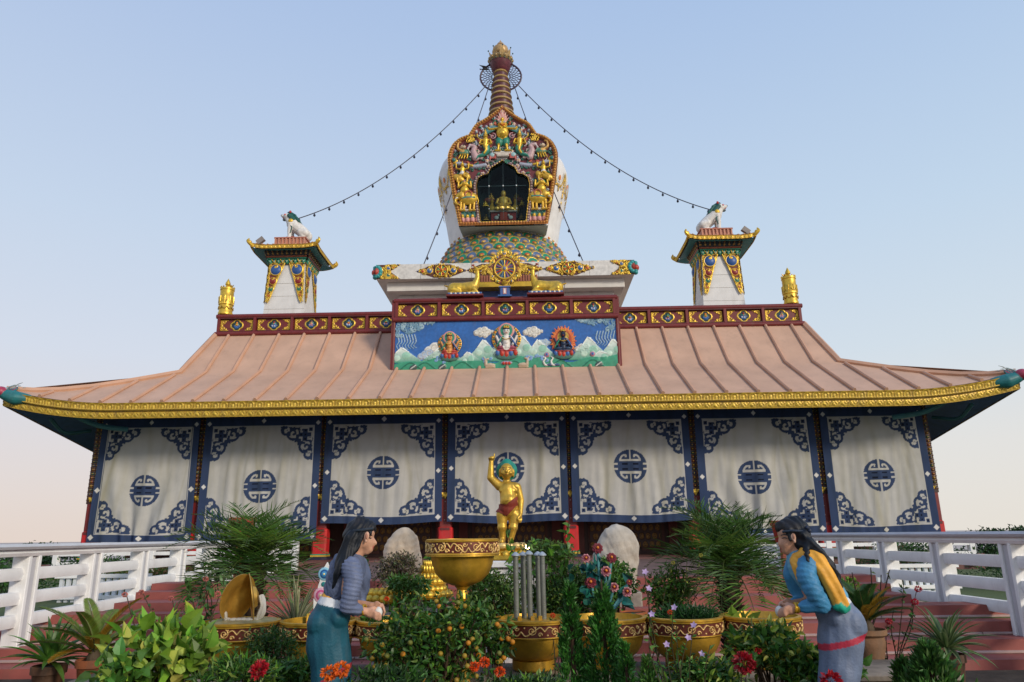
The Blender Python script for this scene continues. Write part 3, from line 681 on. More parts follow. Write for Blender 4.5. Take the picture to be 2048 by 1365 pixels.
sc = Canvas(9.86, .6, .014, SW)
bgc = (.1, .03, .02, 0)
for x0 in (-2.42, 2.42):
    c = sc; c.poly([(x0-1.0, 0), (x0-.3, .27), (x0+.3, .27), (x0+1.0, 0), (x0+.3, -.28), (x0-.3, -.28)], bgc)
    lace(c, lambda x, z, x0=x0: abs(x-x0)/.98+abs(z)/.34 < 1, 90, .055, 3)
    wheel(c, x0, 0, .25); jewel(c, x0-.46, 0, .1, BLU); jewel(c, x0+.46, 0, .1, BLU); jewel(c, x0-.72, 0, .06, RED); jewel(c, x0+.72, 0, .06, RED); c.ell(x0-.9, 0, .03, None, BLU, .03); c.ell(x0+.9, 0, .03, None, BLU, .03)
for q in (-1, 1):
    c.poly([(q*4.93, .29), (q*4.0, .29), (q*4.35, .05), (q*4.35, -.02), (q*4.0, -.29), (q*4.93, -.29)], bgc)
    lace(c, lambda x, z, q=q: 3.95 < q*x < 4.75 and abs(z) > (q*x < 4.4)*(4.5-q*x)*.6, 90, .055, 5)
    jewel(c, q*4.45, .14, .065, BLU); jewel(c, q*4.45, -.14, .065, TEAL); jewel(c, q*4.27, .18, .035, RED); jewel(c, q*4.27, -.18, .035, RED)
    for k in range(7):
        a = math.pi*(.5+k/6) if q > 0 else math.pi*(-.5+k/6)
        c.ell(q*4.95+.2*math.cos(a), .2*math.sin(a), .085, None, (.03, .3, .3, 0), .08, .03)
    c.ell(q*4.95, 0, .14, None, (.45, .06, .04, 0), .1, .05)
c.poly([(-1.5, 0.0), (-.9, .25), (.9, .25), (1.5, 0), (.9, -.25), (-.9, -.25)], bgc)
lace(c, lambda x, z: abs(x)/1.5+abs(z)/.42 < 1, 110, .055, 9); jewel(c, -.95, 0, .08, BLU); jewel(c, .95, 0, .08, BLU)
sc.build('platform_carving', RELIEF, STP, lambda X, Z, H: (cx+X, 2.415-H-(H > .001)*.01, 11.41+Z))
for q in (-1, 1):
    b = MB()
    for k in range(8):
        a = math.pi*k/7-math.pi/2; b.ball((cx+q*(4.96+.02), 2.5, 11.41+.2*math.sin(a)), (.1, .12, .075), (.03, .3, .3, 0))
    b.ball((cx+q*5.0, 2.5, 11.41), (.13, .15, .13), (.45, .06, .04, 0))
    b.build('corner_lotus', RELIEF, STP)
b = MB(); b.box((0, 2.3, 10.7), (2.3, .5, .2), GD); b.box((0, 2.2, 10.92), (2.3, .25, .26), (.30, .1, .05, 0))
for k in range(24): b.box((-1.13+k*.098, 2.06, 10.92), (.05, .05, .26), (.4, .15, .08, 0))
b.box((0, 2.7, 10.35), (2.4, .3, .55), SOF); b.box((0, 2.5, 10.15), (1.0, .3, .3), BLU)
b.build('gate_lintel', PAINT, STP)
# lotus dome
ztop, R0 = 15.35, 3.05
def domeR(t): return 1.72+(R0-1.72)*math.sin(min(t, 1)*math.pi/2)**.9
n_r, n_a = 10, 40; W = 2*math.pi*2.5; dc = Canvas(W, 3.9, .02, (.3, .2, .05, .2)); pw = W/n_a
rowz = [1.95-.1-i*.42 for i in range(10)]
for i, z in reversed(list(enumerate(rowz))):
    for k in range(n_a):
        x = -W/2+(k+.5*(i % 2)+.25)*pw; g1 = (k+i//2) % 2; cc_ = (.008, .22, .12, 0) if g1 else (.09, .15, .27, 0)
        if i % 2 and False: pass
        dc.ell(x, z-.02, pw*.55, .27, (.42, .27, .05, .2), .05, .03*1); 
        for dx in (-.3, 0, .3): dc.ell(x+dx*pw, z+.05-.1*abs(dx), pw*.24, .2, cc_, .07, .05)
        dc.ell(x, z-.03, pw*.42, .2, cc_, .08, .06)
        dc.stroke([(x+pw*.5*math.cos(a), z-.06+.235*math.sin(a)) for a in np.linspace(.1, 3.04, 12)], .018, GD, .03, .09)
        dc.ell(x, z-.12, pw*.24, .09, (.5, .10, .03, 0) if g1 else (.5, .3, .18, 0), .08, .13); dc.ell(x, z-.17, pw*.1, .05, GD, .05, .17)
def dxf(X, Z, H):
    th = X/2.5-math.pi/2; t = np.clip((1.95-Z)/3.9, 0, 1); zz = 15.0-3.1*t; rr = np.interp(zz, [11.8, 12.3, 12.9, 13.45, 13.95, 14.4, 15.0], [3.06, 3.04, 2.94, 2.74, 2.46, 2.1, 1.4])+H*.8; zz = zz-H*.2+H*.6*(1-t)
    return SXC+rr*np.cos(th), SY+rr*np.sin(th), zz
dc.build('lotus_dome', RELIEF, STP, dxf)
# white body
prof_ = [(2.35, 13.5), (2.45, 14.3), (2.62, 15.3), (2.85, 16.4), (3.0, 17.2), (3.02, 17.7), (2.9, 18.1), (2.6, 18.45), (2.0, 18.75), (1.2, 18.95), (.7, 19.0)]
b = MB(); zs_ = list(np.linspace(13.5, 18.1, 30)); b.lathe([(float(np.interp(z, [q[1] for q in prof_], [q[0] for q in prof_])), float(z)) for z in zs_]+prof_[7:], (.72, .70, .67, 0), (SXC, SY, 0), 128)
b.F = [f for f in b.F if not (lambda c: abs(c[0]+.17) < 1.25 and c[1] < 6 and 14.1 < c[2] < 17.2)(np.mean([b.V[i] for i in f], 0))]; b.C = b.C[:len(b.F)]; b.build('dome_body', WHITE, STP)
gc = Canvas(2*math.pi*3, 3.6, .022, mask=True)
for k in range(18):
    x = -2*math.pi*3/2+(k+.5)*2*math.pi*3/18; P = [(x-.52, .9), (x-.3, .3), (x, .1), (x+.3, .3), (x+.52, .9)]
    gc.stroke(spline(P, 6), .05, GDD, .05); gc.stroke(spline([(x-.4, .9), (x-.2, .45), (x, .32), (x+.2, .45), (x+.4, .9)], 6), .03, (.6, .55, .45, 0), .04)
    gc.stroke([(x-.52, .9), (x-.52, -.9)], (.06, .03), GDD, .05)
    for j in range(7): gc.ell(x-.52, .8-.26*j, .07, .09, GD if j % 2 else GD2, .06); gc.ell(x-.3+.1*j, .3-.04*abs(j-3)-.1, .045, .07, GD2, .05)
    gc.ell(x, .5, .1, .14, ORG, .06); gc.ell(x, -.05, .06, .12, GD2, .05)
def bxf(X, Z, H):
    th = X/3-math.pi/2+.17; z = 16.5+Z; r = np.interp(z, [p[1] for p in prof_], [p[0] for p in prof_])+H+.01
    return SXC+r*np.cos(th), SY+r*np.sin(th), z
gc.Mk &= (np.abs(((gc.X/3+.17+math.pi) % (2*math.pi))-math.pi) > .55); gc.build('garland_carving', RELIEF, STP, bxf)
# niche
NX, NZ = -.17, 16.9
OUT = [(0, 2.84), (-.3, 2.55), (-.75, 2.2), (-1.15, 1.95), (-1.38, 1.6), (-1.48, 1.42), (-1.85, 1.27), (-2.15, 1.0), (-2.33, .6), (-2.36, .2), (-2.27, -.5), (-2.1, -1.6), (-1.86, -2.84)]
OUT = [tuple(p) for p in spline(OUT[:5], 5)]+[tuple(p) for p in spline(OUT[5:], 4)]
INN = [(0, .12), (-.25, -.06), (-.5, -.22), (-.62, -.5), (-.85, -.55), (-1.03, -.68), (-1.1, -.95), (-1.08, -1.4), (-.92, -2.68)]
full = lambda P: P+[(-x, z) for x, z in reversed(P) if x != 0]
nc = Canvas(4.9, 5.72, .016, (.15, .03, .035, 0))
keep = nc.like(); m, q = keep.poly(full(OUT), (1, 1, 1, 1)); ko = keep.Mk.copy(); k2 = nc.like(); k2.poly(full(INN), (1, 1, 1, 1)); keepm = ko & ~k2.Mk
r = np.random.default_rng(4)
# background foliage and flowers
for j in range(420):
    x = abs(r.random()*2.2); z = r.random()*5.4-2.7
    k = r.integers(0, 7)
    for sx in (-1, 1):
        if k < 2: nc.spiral(sx*x, z, .1, 1.5-sx*1.5+r.random()*.1, 1, sx, .028, (.02, .12, .09, 0), .05)
        elif k == 2:
            nc.ell(sx*x, z, .08, None, (.5, .22, .22, 0), .07)
            for a in range(5): nc.ell(sx*x+.06*math.cos(a*1.26), z+.06*math.sin(a*1.26), .04, None, (.66, .5, .48, 0), .05, .04)
            nc.ell(sx*x, z, .03, None, GD, .05, .06)
        elif k == 3: nc.ell(sx*x, z, .1, .05, (.03, .17, .10, 0), .06, 0, sx*r.random()*3)
        elif k == 4: nc.ell(sx*x, z, .07, None, (.35, .45, .55, 0), .06); nc.ell(sx*x, z, .03, None, (.7, .7, .7, 0), .05, .04)
        elif k == 5: nc.stroke(spline([(sx*x, z), (sx*(x+.1), z+.06), (sx*(x+.12), z+.18)], 4), (.03, .01), (.55, .5, .5, 0), .05)
        else: nc.ell(sx*x, z, .06, .1, (.45, .1, .05, 0), .05, 0, sx*r.random()*3)
# petals at the foot, ribbon band
for sx in (-1, 1):
    nc.poly([(sx*1.82, -2.15), (sx*.95, -2.15), (sx*.9, -2.84), (sx*1.86, -2.84)], (.04, .16, .14, 0), .02)
    nc.stroke([(sx*1.9, -2.12), (sx*1.0, -2.12)], .06, (.66, .6, .5, 0), .1)
    for k in range(4): nc.ell(sx*(1.08+.21*k), -2.55, .1, .17, PNK, .09, .03); nc.ell(sx*(1.08+.21*k), -2.4, .07, .09, GD, .08, .05)
    for y in (-.02, 0, .02): nc.stroke(spline([(sx*.75, -.02+y), (sx*1.3, -.08+y), (sx*2.1, .12+y)], 6), .07, (.35, .38, .46, 0), .09)
    nc.stroke([(sx*1.3, -.08), (sx*1.5, -.05)], .05, GD, .05, .09)
    nc.ell(sx*2.1, .2, .17, None, GD, .1); nc.ell(sx*2.1, .2, .1, None, TEAL, .06, .1)
def rope(P, r0, c1, c2, step):
    P = np.array(P); L = np.concatenate([[0], np.cumsum(np.linalg.norm(np.diff(P, axis=0), axis=1))])
    nc.stroke(P, r0*1.15, c2, r0*.6, .04)
    n = int(L[-1]/step)
    for i in range(n):
        s_ = (i+.5)*step; x = np.interp(s_, L, P[:, 0]); z = np.interp(s_, L, P[:, 1]); nc.ell(x, z, r0*.62, None, c1, r0*.8, .08)
fo = full(OUT); fi = full(INN)
ins = [(x*.955, z*.965-.0) for x, z in fo]
rope(ins, .09, (.55, .28, .06, .35), (.28, .08, .03, .1), .12); rope([(x*1.1, z+.05 if abs(x) < .6 else z) for x, z in fi], .065, (.5, .38, .3, 0), (.16, .09, .12, 0), .12)
nc.stroke(fi, .035, GD, .06, .06); nc.stroke(fo, .035, (.5, .27, .05, .4), .08, .02); nc.stroke([(-1.85, -2.79), (1.85, -2.79)], .06, (.5, .2, .05, .3), .08)
nk = nc.build('niche_relief', RELIEF, STP, lambda X, Z, H: (NX+X, 4.32-H*1.2, NZ+Z), keep=keepm)
def cut(name, draw, res=.014, w=2.2, h=2.6, at_=(0, 0)):
    for sx in ((-1, 1) if at_[0] else (1,)):
        c = Canvas(w, h, res, mask=True); draw(c, sx)
        c.build(name, RELIEF, nk, lambda X, Z, H, sx=sx: (NX+sx*at_[0]+X, 4.27-H*1.1, NZ+at_[1]+Z))
def garuda(c, s_):
    for k in range(9):
        a = math.pi*(.2+.6*k/8); c.stroke([(.1*math.cos(a), .6+.1*math.sin(a)), (.34*math.cos(a), .62+.62*math.sin(a)**2)], (.09, .02), (.62, .27, .22, 0) if k % 2 else (.68, .42, .36, 0), .06)
    for sx in (-1, 1):
        for k in range(6): c.stroke(spline([(sx*.2, .38), (sx*(.5+.06*k), .42-.08*k), (sx*(.95-.05*k), .0+.02*k-.03*k)], 5), (.07, .03), [(.03, .26, .18, 0), (.2, .28, .4, 0), (.05, .2, .2, 0)][k % 3], .07)
        c.stroke([(sx*.2, .32), (sx*.55, .28), (sx*.62, .36)], .05, GD, .12)
        c.ell(sx*.14, -.32, .17, .25, (.02, .22, .15, 0), .16); c.stroke([(sx*.17, -.5), (sx*.2, -.72)], .06, GD, .12); c.stroke([(sx*.1, -.75), (sx*.32, -.75)], .045, GD, .14)
        c.spiral(sx*.42, -.05, .15, 1.5, 1.3, sx, .035, (.55, .3, .33, 0), .08)
    c.ell(0, .12, .27, .33, GD, .22); c.ell(0, .02, .2, .2, GD, .28); c.ell(0, .5, .22, .17, GD, .22)
    for sx in (-1, 1): c.ell(sx*.09, .53, .045, None, WH, .03, .22); c.ell(sx*.09, .53, .02, None, DK, .0, .25); c.ell(sx*.09, .3, .12, .09, GD, .26)
    c.stroke([(-.08, .44), (0, .38), (.08, .44)], .04, ORG, .26); c.ell(0, .72, .09, .14, GD, .18)
    for y in (0, .07, .14): c.stroke([(-.36+y, -.86-y), (.36-y, -.86-y)], .05, (.68, .62, .55, 0), .12)
    for sx in (-1, 1):
        for k in range(4): c.stroke(spline([(sx*.3, -.95-.05*k), (sx*.5, -.92-.06*k), (sx*.56, -1.05-.05*k)], 4), .03, (.5, .12, .1, 0), .08)
cut('garuda_figure', garuda, at_=(0, 1.35))
def naga(c, s_):
    g = lambda x, z: (s_*x, z)
    c.stroke(spline([g(0, .05), g(-.06, -.2), g(.1, -.42), g(.3, -.5), g(.38, -.62)], 6), (.17, .04), (.03, .22, .16, 0), .14); c.stroke(spline([g(.02, 0), g(-.02, -.22), g(.06, -.4)], 5), (.07, .04), GD, .08, .1)
    c.stroke([(0, .0), (0, .25)], (.11, .15), GD, .17); c.ell(0, .27, .19, .08, GD, .15)
    for q in (-1, 1): c.stroke([(q*.19, .27), (q*.26, .08), (q*.06, .06)], .045, GD, .16)
    c.stroke([g(.2, .26), g(.36, .42), g(.36, .55)], .035, GD, .12); c.ell(0, .44, .1, .12, GD, .2); c.stroke([(0, .52), (0, .75)], (.1, .02), GD, .16)
    for q in (-.04, .04): c.ell(q, .45, .016, None, DK, 0, .2)
    c.ell(*g(-.28, -.45), .14, None, (.3, .48, .5, 0), .1)
cut('naga_figure', naga, w=1.1, h=1.7, at_=(.73, .85))
def makara(c, s_):
    g = lambda x, z: (s_*x, z)
    c.stroke(spline([g(-.35, -.3), g(-.25, .0), g(-.3, .2), g(-.1, .28)], 5), (.16, .09), (.5, .33, .34, 0), .13); c.stroke(spline([g(-.1, .25), g(.0, .1), g(-.08, -.05)], 5), .05, (.6, .5, .5, 0), .12)
    c.ell(*g(.15, -.05), .24, .17, (.08, .22, .14, 0), .14); c.stroke(spline([g(.2, 0), g(.42, .15), g(.4, .38), g(.3, .42)], 5), (.08, .04), (.6, .35, .1, .2), .12)
    c.ell(*g(.2, .22), .13, .1, (.62, .5, .36, 0), .15); c.ell(*g(.17, .25), .03, None, DK, .02, .15)
    for k in range(9): c.spiral(g(-.22+.1*(k % 3), 0)[0], .5+.12*(k//3), .09, k, 1.1, 1, .028, GD, .07)
    for k in range(4): c.stroke([g(.1*k, -.15), g(.12*k+.03, -.32)], .035, GD, .08)
cut('makara_figure', makara, w=1.2, h=1.6, at_=(1.5, .6))
def rider(c, s_):
    g = lambda x, z: (s_*x, z)
    c.stroke([g(0, .12), g(0, .32)], (.1, .13), GD, .17); c.ell(*g(0, .5), .09, .11, GD, .19); c.ell(*g(0, .08), .16, .1, (.7, .7, .68, 0), .17); c.stroke([g(0, .5), g(0, .66)], (.08, .02), GD, .15)
    for q in (-1, 1): c.stroke([(q*.12, .3), (q*.26, .34), (q*.27, .56)], .04, GD, .13); c.stroke([(q*.06, .0), (q*.22, -.12), (q*.2, -.3)], .055, GD, .15)
    c.ell(*g(.16, -.1), .3, .17, GDD, .14, 0, -.5); c.ell(*g(-.2, .0), .13, .2, GDD, .13, 0, .5)
cut('rider_figure', rider, w=1.0, h=1.5, at_=(1.72, -.55))
def leogryph(c, s_):
    g = lambda x, z: (s_*x, z)
    c.ell(*g(0, .22), .2, .17, (.04, .2, .12, 0), .16); c.ell(*g(0, .2), .13, .12, GD, .2); c.ell(*g(.02, .32), .05, .04, PNK, .2)
    for q in (-1, 1): c.stroke([(q*.15, .15), (q*.27, .05), (q*.25, .3)], .055, GD, .15)
    c.ell(*g(0, -.08), .2, .22, GD, .2); c.ell(*g(-.14, -.32), .2, .13, GD, .17, 0, -.4); c.ell(*g(.12, -.34), .14, .1, GDD, .15)
    for q in (-.05, .05): c.ell(q, .23, .02, None, DK, 0, .2)
cut('leogryph_figure', leogryph, w=.9, h=1.1, at_=(1.62, -1.15))
def elephant(c, s_):
    g = lambda x, z: (s_*x, z)   # head outwards
    for x in (-.28, -.12, .14, .27): c.stroke([g(x, -.1), g(x+.02, -.5)], (.075, .055), GDD, .10); c.stroke([g(x-.03, -.52), g(x+.05, -.52)], .05, GDD, .12)
    c.ell(*g(-.05, .02), .40, .30, GD, .24); c.ell(*g(-.05, .12), .17, .2, (.4, .12, .05, 0), .05, .19, r0=.6); c.stroke([g(-.3, .0), g(.25, -.02)], .03, (.05, .25, .2, 0), .03, .19)
    c.ell(*g(.34, .12), .17, .18, GD, .22); c.ell(*g(.24, .12), .11, .15, GDD, .05, .2)
    c.stroke(spline([g(.42, .06), g(.5, -.12), g(.44, -.26), g(.36, -.28)], 6), (.08, .04), GD, .18); c.stroke([g(.4, 0), g(.5, -.02)], .02, WH, .2)
    c.stroke(spline([g(-.4, .08), g(-.46, -.1), g(-.42, -.25)], 4), .03, GD, .1); c.ell(*g(.38, .16), .018, None, DK, 0, .23)
cut('elephant_figure', elephant, w=1.15, h=1.3, at_=(1.5, -1.62))
# niche box, glass, shrine
b = MB(); P = full(OUT); V = [(NX+x, 4.33, NZ+z) for x, z in P]+[(NX+x*.97, 5.6, NZ+z*.97) for x, z in P]; n = len(P)
b.add(V, [(i, (i+1) % n, (i+1) % n+n, i+n) for i in range(n)], (.3, .3, .26, 0)); b.build('niche_box', PAINT, STP)
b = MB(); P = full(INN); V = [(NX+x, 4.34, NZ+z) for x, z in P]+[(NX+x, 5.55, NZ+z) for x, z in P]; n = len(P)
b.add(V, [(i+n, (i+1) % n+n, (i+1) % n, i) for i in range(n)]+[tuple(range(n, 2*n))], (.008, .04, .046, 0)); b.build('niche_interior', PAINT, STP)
b = MB(); zb_ = NZ-2.68; y = 4.7
b.box((NX, 4.8, zb_+.33), (1.05, .5, .5), (.3, .03, .025, 0)); b.box((NX, 4.74, zb_+.6), (1.15, .55, .06), (.5, .45, .38, 0)); b.box((NX, 4.5, zb_+.35), (.3, .1, .36), (.4, .05, .02, 0))
for q in (-1, 1): b.ball((NX+q*.3, 4.53, zb_+.32), (.1, .05, .09), (.55, .6, .58, 0)); b.ball((NX+q*.21, 4.52, zb_+.42), (.05, .05, .06), (.55, .6, .58, 0))
b.build('shrine_throne', PAINT, STP)
def buddha(b, x, y, z, s, col=GD, lotus=True):
    if lotus:
        for k in range(11): a = math.pi*2*k/11; b.ball((x+.4*s*math.cos(a), y+.25*s*math.sin(a), z+.05*s), (.13*s, .13*s, .1*s), col, 8, 5)
        b.lathe([(.42*s, z), (.46*s, z+.08*s), (.4*s, z+.13*s)], col, (x, y, 0), 20, sy=.7, cap=True)
    b.ball((x, y, z+.2*s), (.36*s, .24*s, .1*s), col); b.ball((x, y, z+.45*s), (.19*s, .13*s, .27*s), col); b.ball((x, y, z+.6*s), (.23*s, .11*s, .1*s), col)
    for q in (-1, 1): b.tube([(x+q*.22*s, y, z+.6*s), (x+q*.3*s, y-.02*s, z+.38*s), (x+q*.12*s, y-.18*s, z+.26*s)], .055*s, col, 7)
    b.ball((x, y, z+.83*s), (.11*s, .11*s, .14*s), col); b.ball((x, y, z+.97*s), .05*s, (.02, .04, .1, 0))
b = MB(); buddha(b, NX, 4.68, zb_+.65, 1.02, (.9, .56, .1, .25)); b.build('buddha_figure', GOLD, STP)
b = MB()
for q in (-1, 1):
    b.lathe([(.02, 0), (.15, .02), (.19, .15), (.17, .3), (.1, .4), (.06, .5), (.09, .58), (.03, .7)], GDD, (NX+q*.5, 4.85, zb_+.63), 12)
    buddha(b, NX+q*.78, 4.75, zb_+.95, .28); buddha(b, NX+q*.75, 4.75, zb_+.3, .3, (.4, .25, .05, .5)); b.ball((NX+q*.62, 5.1, zb_+1.4), (.26, .1, .13), (.3, .08, .05, 0)); buddha(b, NX+q*.55, 5.1, zb_+1.45, .3, GDD)
b.build('offering_figures', GOLD, STP)
b = MB(); n = len(P); b.add([(NX+x, 4.335, NZ+z) for x, z in P], [tuple(range(n))], WH); o = b.build('window_glass', GLASS, STP, 0)
b = MB()
for x in (-.6, 0, .56): b.box((NX+x, 4.32, NZ-.25-1.1+(.2 if x == 0 else 0)), (.008, .012, 2.4-.3*abs(x)+(.3 if x == 0 else 0)), (.05, .10, .11, 0))
b.box((NX, 4.322, NZ-1.0), (2.1, .012, .012), (.05, .10, .11, 0))
for x in (-.6, 0, .56): b.ball((NX+x, 4.31, NZ-1.0), .035, (.7, .75, .78, 0)); b.ball((NX+x, 4.31, NZ-2.05), .025, (.6, .66, .7, 0))
b.build('glazing_bar', PAINT, STP)
# spire
b = MB(); z = 19.0; b.lathe([(.9, 18.8), (.8, 19.6), (.72, 20.0)], (.5, .35, .1, .2), (-.3, SY, 0), 32)
nr = 11
for k in range(nr):
    t0, t1 = k/nr, (k+1)/nr; r0 = .72-.40*t0; r1 = .72-.40*t1; z0 = 20+3.55*t0; z1 = 20+3.55*t1; m = z0+(z1-z0)*.5; xs = -.3-.002*k
    b.lathe([(r0*.93, z0), (r0*.93, m)], (.09, .02, .03, 0), (xs, SY, 0), 32); b.lathe([(r0*.9, m), (r0*1.04, m+.03), (r1*1.04, z1-.03), (r1*.9, z1)], (.42, .27, .09, .15), (xs, SY, 0), 32)
b.build('spire', RELIEF, STP)
b = MB(); b.lathe([(.32, 23.5), (.43, 23.62), (.52, 23.95), (.55, 24.02), (.5, 24.04)], (.12, .025, .035, 0), (-.32, SY, 0), 28); 
b.lathe([(.5, 24.0), (.58, 24.1), (.6, 24.22), (.5, 24.34), (.3, 24.36)], (.3, .2, .07, .3), (-.32, SY, 0), 28)
for k in range(16): a = k*math.pi/8; b.ball((-.32+.57*math.cos(a), SY+.57*math.sin(a), 24.18), (.08, .08, .1), (.35, .24, .1, .3), 8, 5); b.ball((-.32+.55*math.cos(a), SY+.55*math.sin(a), 24.05), .05, (.1, .12, .08, 0), 6, 4)
for k in range(8):
    a = k*math.pi/4+.2; c0 = Vector((-.32+.48*math.cos(a), SY+.48*math.sin(a), 24.3)); d = Vector((math.cos(a), math.sin(a), 0)); s_ = Vector((-math.sin(a), math.cos(a), 0))
    V = [c0-s_*.16, c0+s_*.16, c0+d*.12+Vector((0, 0, .36)), c0-s_*.16-d*.06, c0+s_*.16-d*.06]; b.add(V, [(0, 1, 2), (4, 3, 2), (0, 2, 3), (1, 4, 2)], (.45, .3, .12, .3))
    b.ball(c0+d*.13+Vector((0, 0, .38)), .04, (.03, .08, .07, 0), 6, 4)
b.build('spire_crown', GOLD, STP)
b = MB(); b.lathe([(.1, 24.3), (.34, 24.45), (.42, 24.68), (.36, 24.9), (.18, 25.0), (.15, 25.03), (.2, 25.06), (.16, 25.16), (.07, 25.24), (.05, 25.3), (0.001, 25.4)], (.5, .32, .14, .3), (-.32, SY, 0), 28); b.build('finial', GOLD, STP)
# open-work parasol disc around the spire
b = MB(); zc = 23.3; Rm = 1.0
b.tube([(-.32+Rm*math.cos(a), SY+.02, zc+Rm*.82*math.sin(a)) for a in np.linspace(0, 2*math.pi, 49)], .045, (.05, .03, .06, 0), 6)
for j in range(5):
    rr = .4+.13*j
    for k in range(30):
        a = 2*math.pi*(k+.5*(j % 2))/30; b.tube([(-.32+rr*math.cos(a), SY+.02, zc+rr*.82*math.sin(a)), (-.32+(rr+.13)*math.cos(a+.105), SY+.02, zc+(rr+.13)*.82*math.sin(a+.105))], .016, (.05, .035, .07, 0), 4, False); b.tube([(-.32+rr*math.cos(a), SY+.02, zc+rr*.82*math.sin(a)), (-.32+(rr+.13)*math.cos(a-.105), SY+.02, zc+(rr+.13)*.82*math.sin(a-.105))], .016, (.05, .035, .07, 0), 4, False)
b.build('parasol_disc', PAINT, STP)

# ================================================================== TOWERS
def tower(name, x, y, z0, label, mirror):
    t = empty(name, (x, y, z0)); tag(t, label, 'tower', 'white square towers on the temple roof')
    hb, ht, H = .82, .72, 2.2; b = MB()
    b.box((0, ht, H/2-.4), (2*hb*1.04, 2*hb, H+.8), (.70, .69, .67, 0), taper=ht/hb/1.02)
    for z in (.2, .75, 1.3): b.box((0, ht-.002, z), (2*(hb+(ht-hb)*(z+.4)/(H+.6))+.012, 2*(hb+(ht-hb)*(z+.4)/(H+.6))-.02, .008), (.45, .44, .42, 0))
    b.build('tower_body', WHITE, t)
    for face in range(4):
        c = Canvas(1.56, 1.75, .013, mask=True)
        for q in (-1, 1):
            pts = [(q*.76, .84), (q*.1, .84), (q*.17, .6), (q*.32, .2), (q*.45, -.25), (q*.6, -.75), (q*.66, -.86), (q*.76, -.6)]
            c.poly(pts, (.16, .03, .02, 0), .02)
            for a, b__ in zip(pts[:-2], pts[1:-1]): c.stroke([a, b__], .03, GD, .04, .01)
            for k in range(26):
                zz = .75-k*.062; wv = np.interp(zz, [-.86, -.25, .84], [.66, .45, .1]); c.spiral(q*(wv+.05), zz, .055, k, 1, q, .016, GD, .035, .02); c.spiral(q*.72, zz, .05, k, 1, -q, .016, GD, .03, .02)
            for (xx, zz, rr, cc_) in ((.45, .55, .22, (.03, .10, .32, 0)), (.53, .06, .14, (.25, .02, .02, 0)), (.58, -.29, .1, (.02, .16, .09, 0)), (.63, -.56, .065, (.45, .12, .02, 0))):
                c.ell(q*xx, zz, rr*1.22, None, GD, .05, .02, r0=.75); c.ell(q*xx, zz, rr, None, cc_, rr*.5, .02); c.spiral(q*xx, zz+rr*.55, rr*.4, 1.5, 1, q, rr*.13, GD, .03, rr*.4)
        R_ = Matrix.Rotation(face*math.pi/2, 3, 'Z')
        def txf(X, Z, Hh_, face=face):
            z = 1.32+Z; hw = hb+(ht-hb)*(z+.4)/(H+.8); f = hw/.76
            px = X*f*.98; py = -(hw+.012+Hh_); a = face*math.pi/2; return px*math.cos(a)-py*math.sin(a), ht+px*math.sin(a)+py*math.cos(a), z
        c.build('tower_carving', RELIEF, t, txf)
        cn = Canvas(1.84, .62, .014, DK)
        for k in range(9):
            xx = -.82+k*.205; cn.ell(xx, -.2, .09, .09, (.02, .25, .17, 0), .05); cn.ell(xx, -.2, .04, None, (.4, .45, .4, 0), .03, .04); cn.stroke([(xx-.1, -.12), (xx, -.28), (xx+.1, -.12)], .018, GD if k % 2 else GRN, .03, .03)
            cn.ell(xx, .12, .05, .05, (.4, .25, .08, .3), .06); cn.stroke([(xx, .2), (xx, .3)], .03, (.2, .1, .03, 0), .06)
        cn.stroke([(-.92, 0), (.92, 0)], .035, (.3, .09, .05, 0), .06); cn.stroke([(-.92, -.07), (.92, -.07)], .02, GRN, .05)
        def nxf(X, Z, Hh_, face=face):
            z = 2.42+Z; hw = .74+np.clip(Z+.25, 0, 1)*.28; px = X*hw/.9*1.0; py = -(hw+.03+Hh_); a = face*math.pi/2
            return px*math.cos(a)-py*math.sin(a), ht+px*math.sin(a)+py*math.cos(a), z
        cn.build('cornice', RELIEF, t, nxf)
    E = 1.3; zE = 2.62
    def ez(x, y_): return zE+.09*max(0, abs(x)/E-.55)**2/.2+.09*max(0, abs(y_)/E-.55)**2/.2
    for face in range(4):
        a = face*math.pi/2
        def rot(px, py, z): return (px*math.cos(a)-py*math.sin(a), ht+px*math.sin(a)+py*math.cos(a), z)
        us_ = [-1+i/10 for i in range(21)]
        sheet('tower_roof', ROOF, t, lambda u, v: rot(u*(E+(.62-E)*v), -(E+(.62-E)*v), ez(u*E, E)*(1-v)+(zE+.22)*v+.06*(1-v)), us_, [0, .25, .5, .75, 1], RC2)
        sheet('tower_soffit', PAINT, t, lambda u, v: rot(u*(E-.01+(.7-E)*v), -(E-.01+(.7-E)*v), (ez(u*E, E)-.14)*(1-v)+(zE+.1)*v), us_, [0, .5, 1], (.06, .24, .27, 0))
        b = MB()
        for k in range(-5, 6): 
            xx = k*.2; b.tube([rot(xx*1.15, -E*.985, ez(xx*1.15, E)+.08), rot(xx*.62, -.66, zE+.26)], .035, RC2, 6)
        b.build('tower_roof_seam', ROOF, t)
        f = Canvas(2*E+.06, .17, .016, GDD)
        for k in range(15): f.spiral(-1.3+k*.186, 0, .06, k % 2*3, 1.1, 1 if k % 2 else -1, .018, GD, .03)
        f.H[np.abs(f.Z) > .07] = .03
        def fx(X, Z, H_): px = X; py = -(E+.03+H_); z = zE-.04+Z+.09*np.clip(np.abs(X)/E-.55, 0, 1)**2/.2+.09*.45**2/.2; return px*math.cos(a)-py*math.sin(a), ht+px*math.sin(a)+py*math.cos(a), z
        f.build('tower_fascia', GOLD, t, fx)
    b = MB(); b.box((0, ht, zE+.46), (1.36, 1.36, .5), (.48, .2, .13, 0), taper=.9)
    for k in range(9): b.box((-.6+k*.15, ht-.66, zE+.47), (.05, .06, .42), (.55, .26, .17, 0))
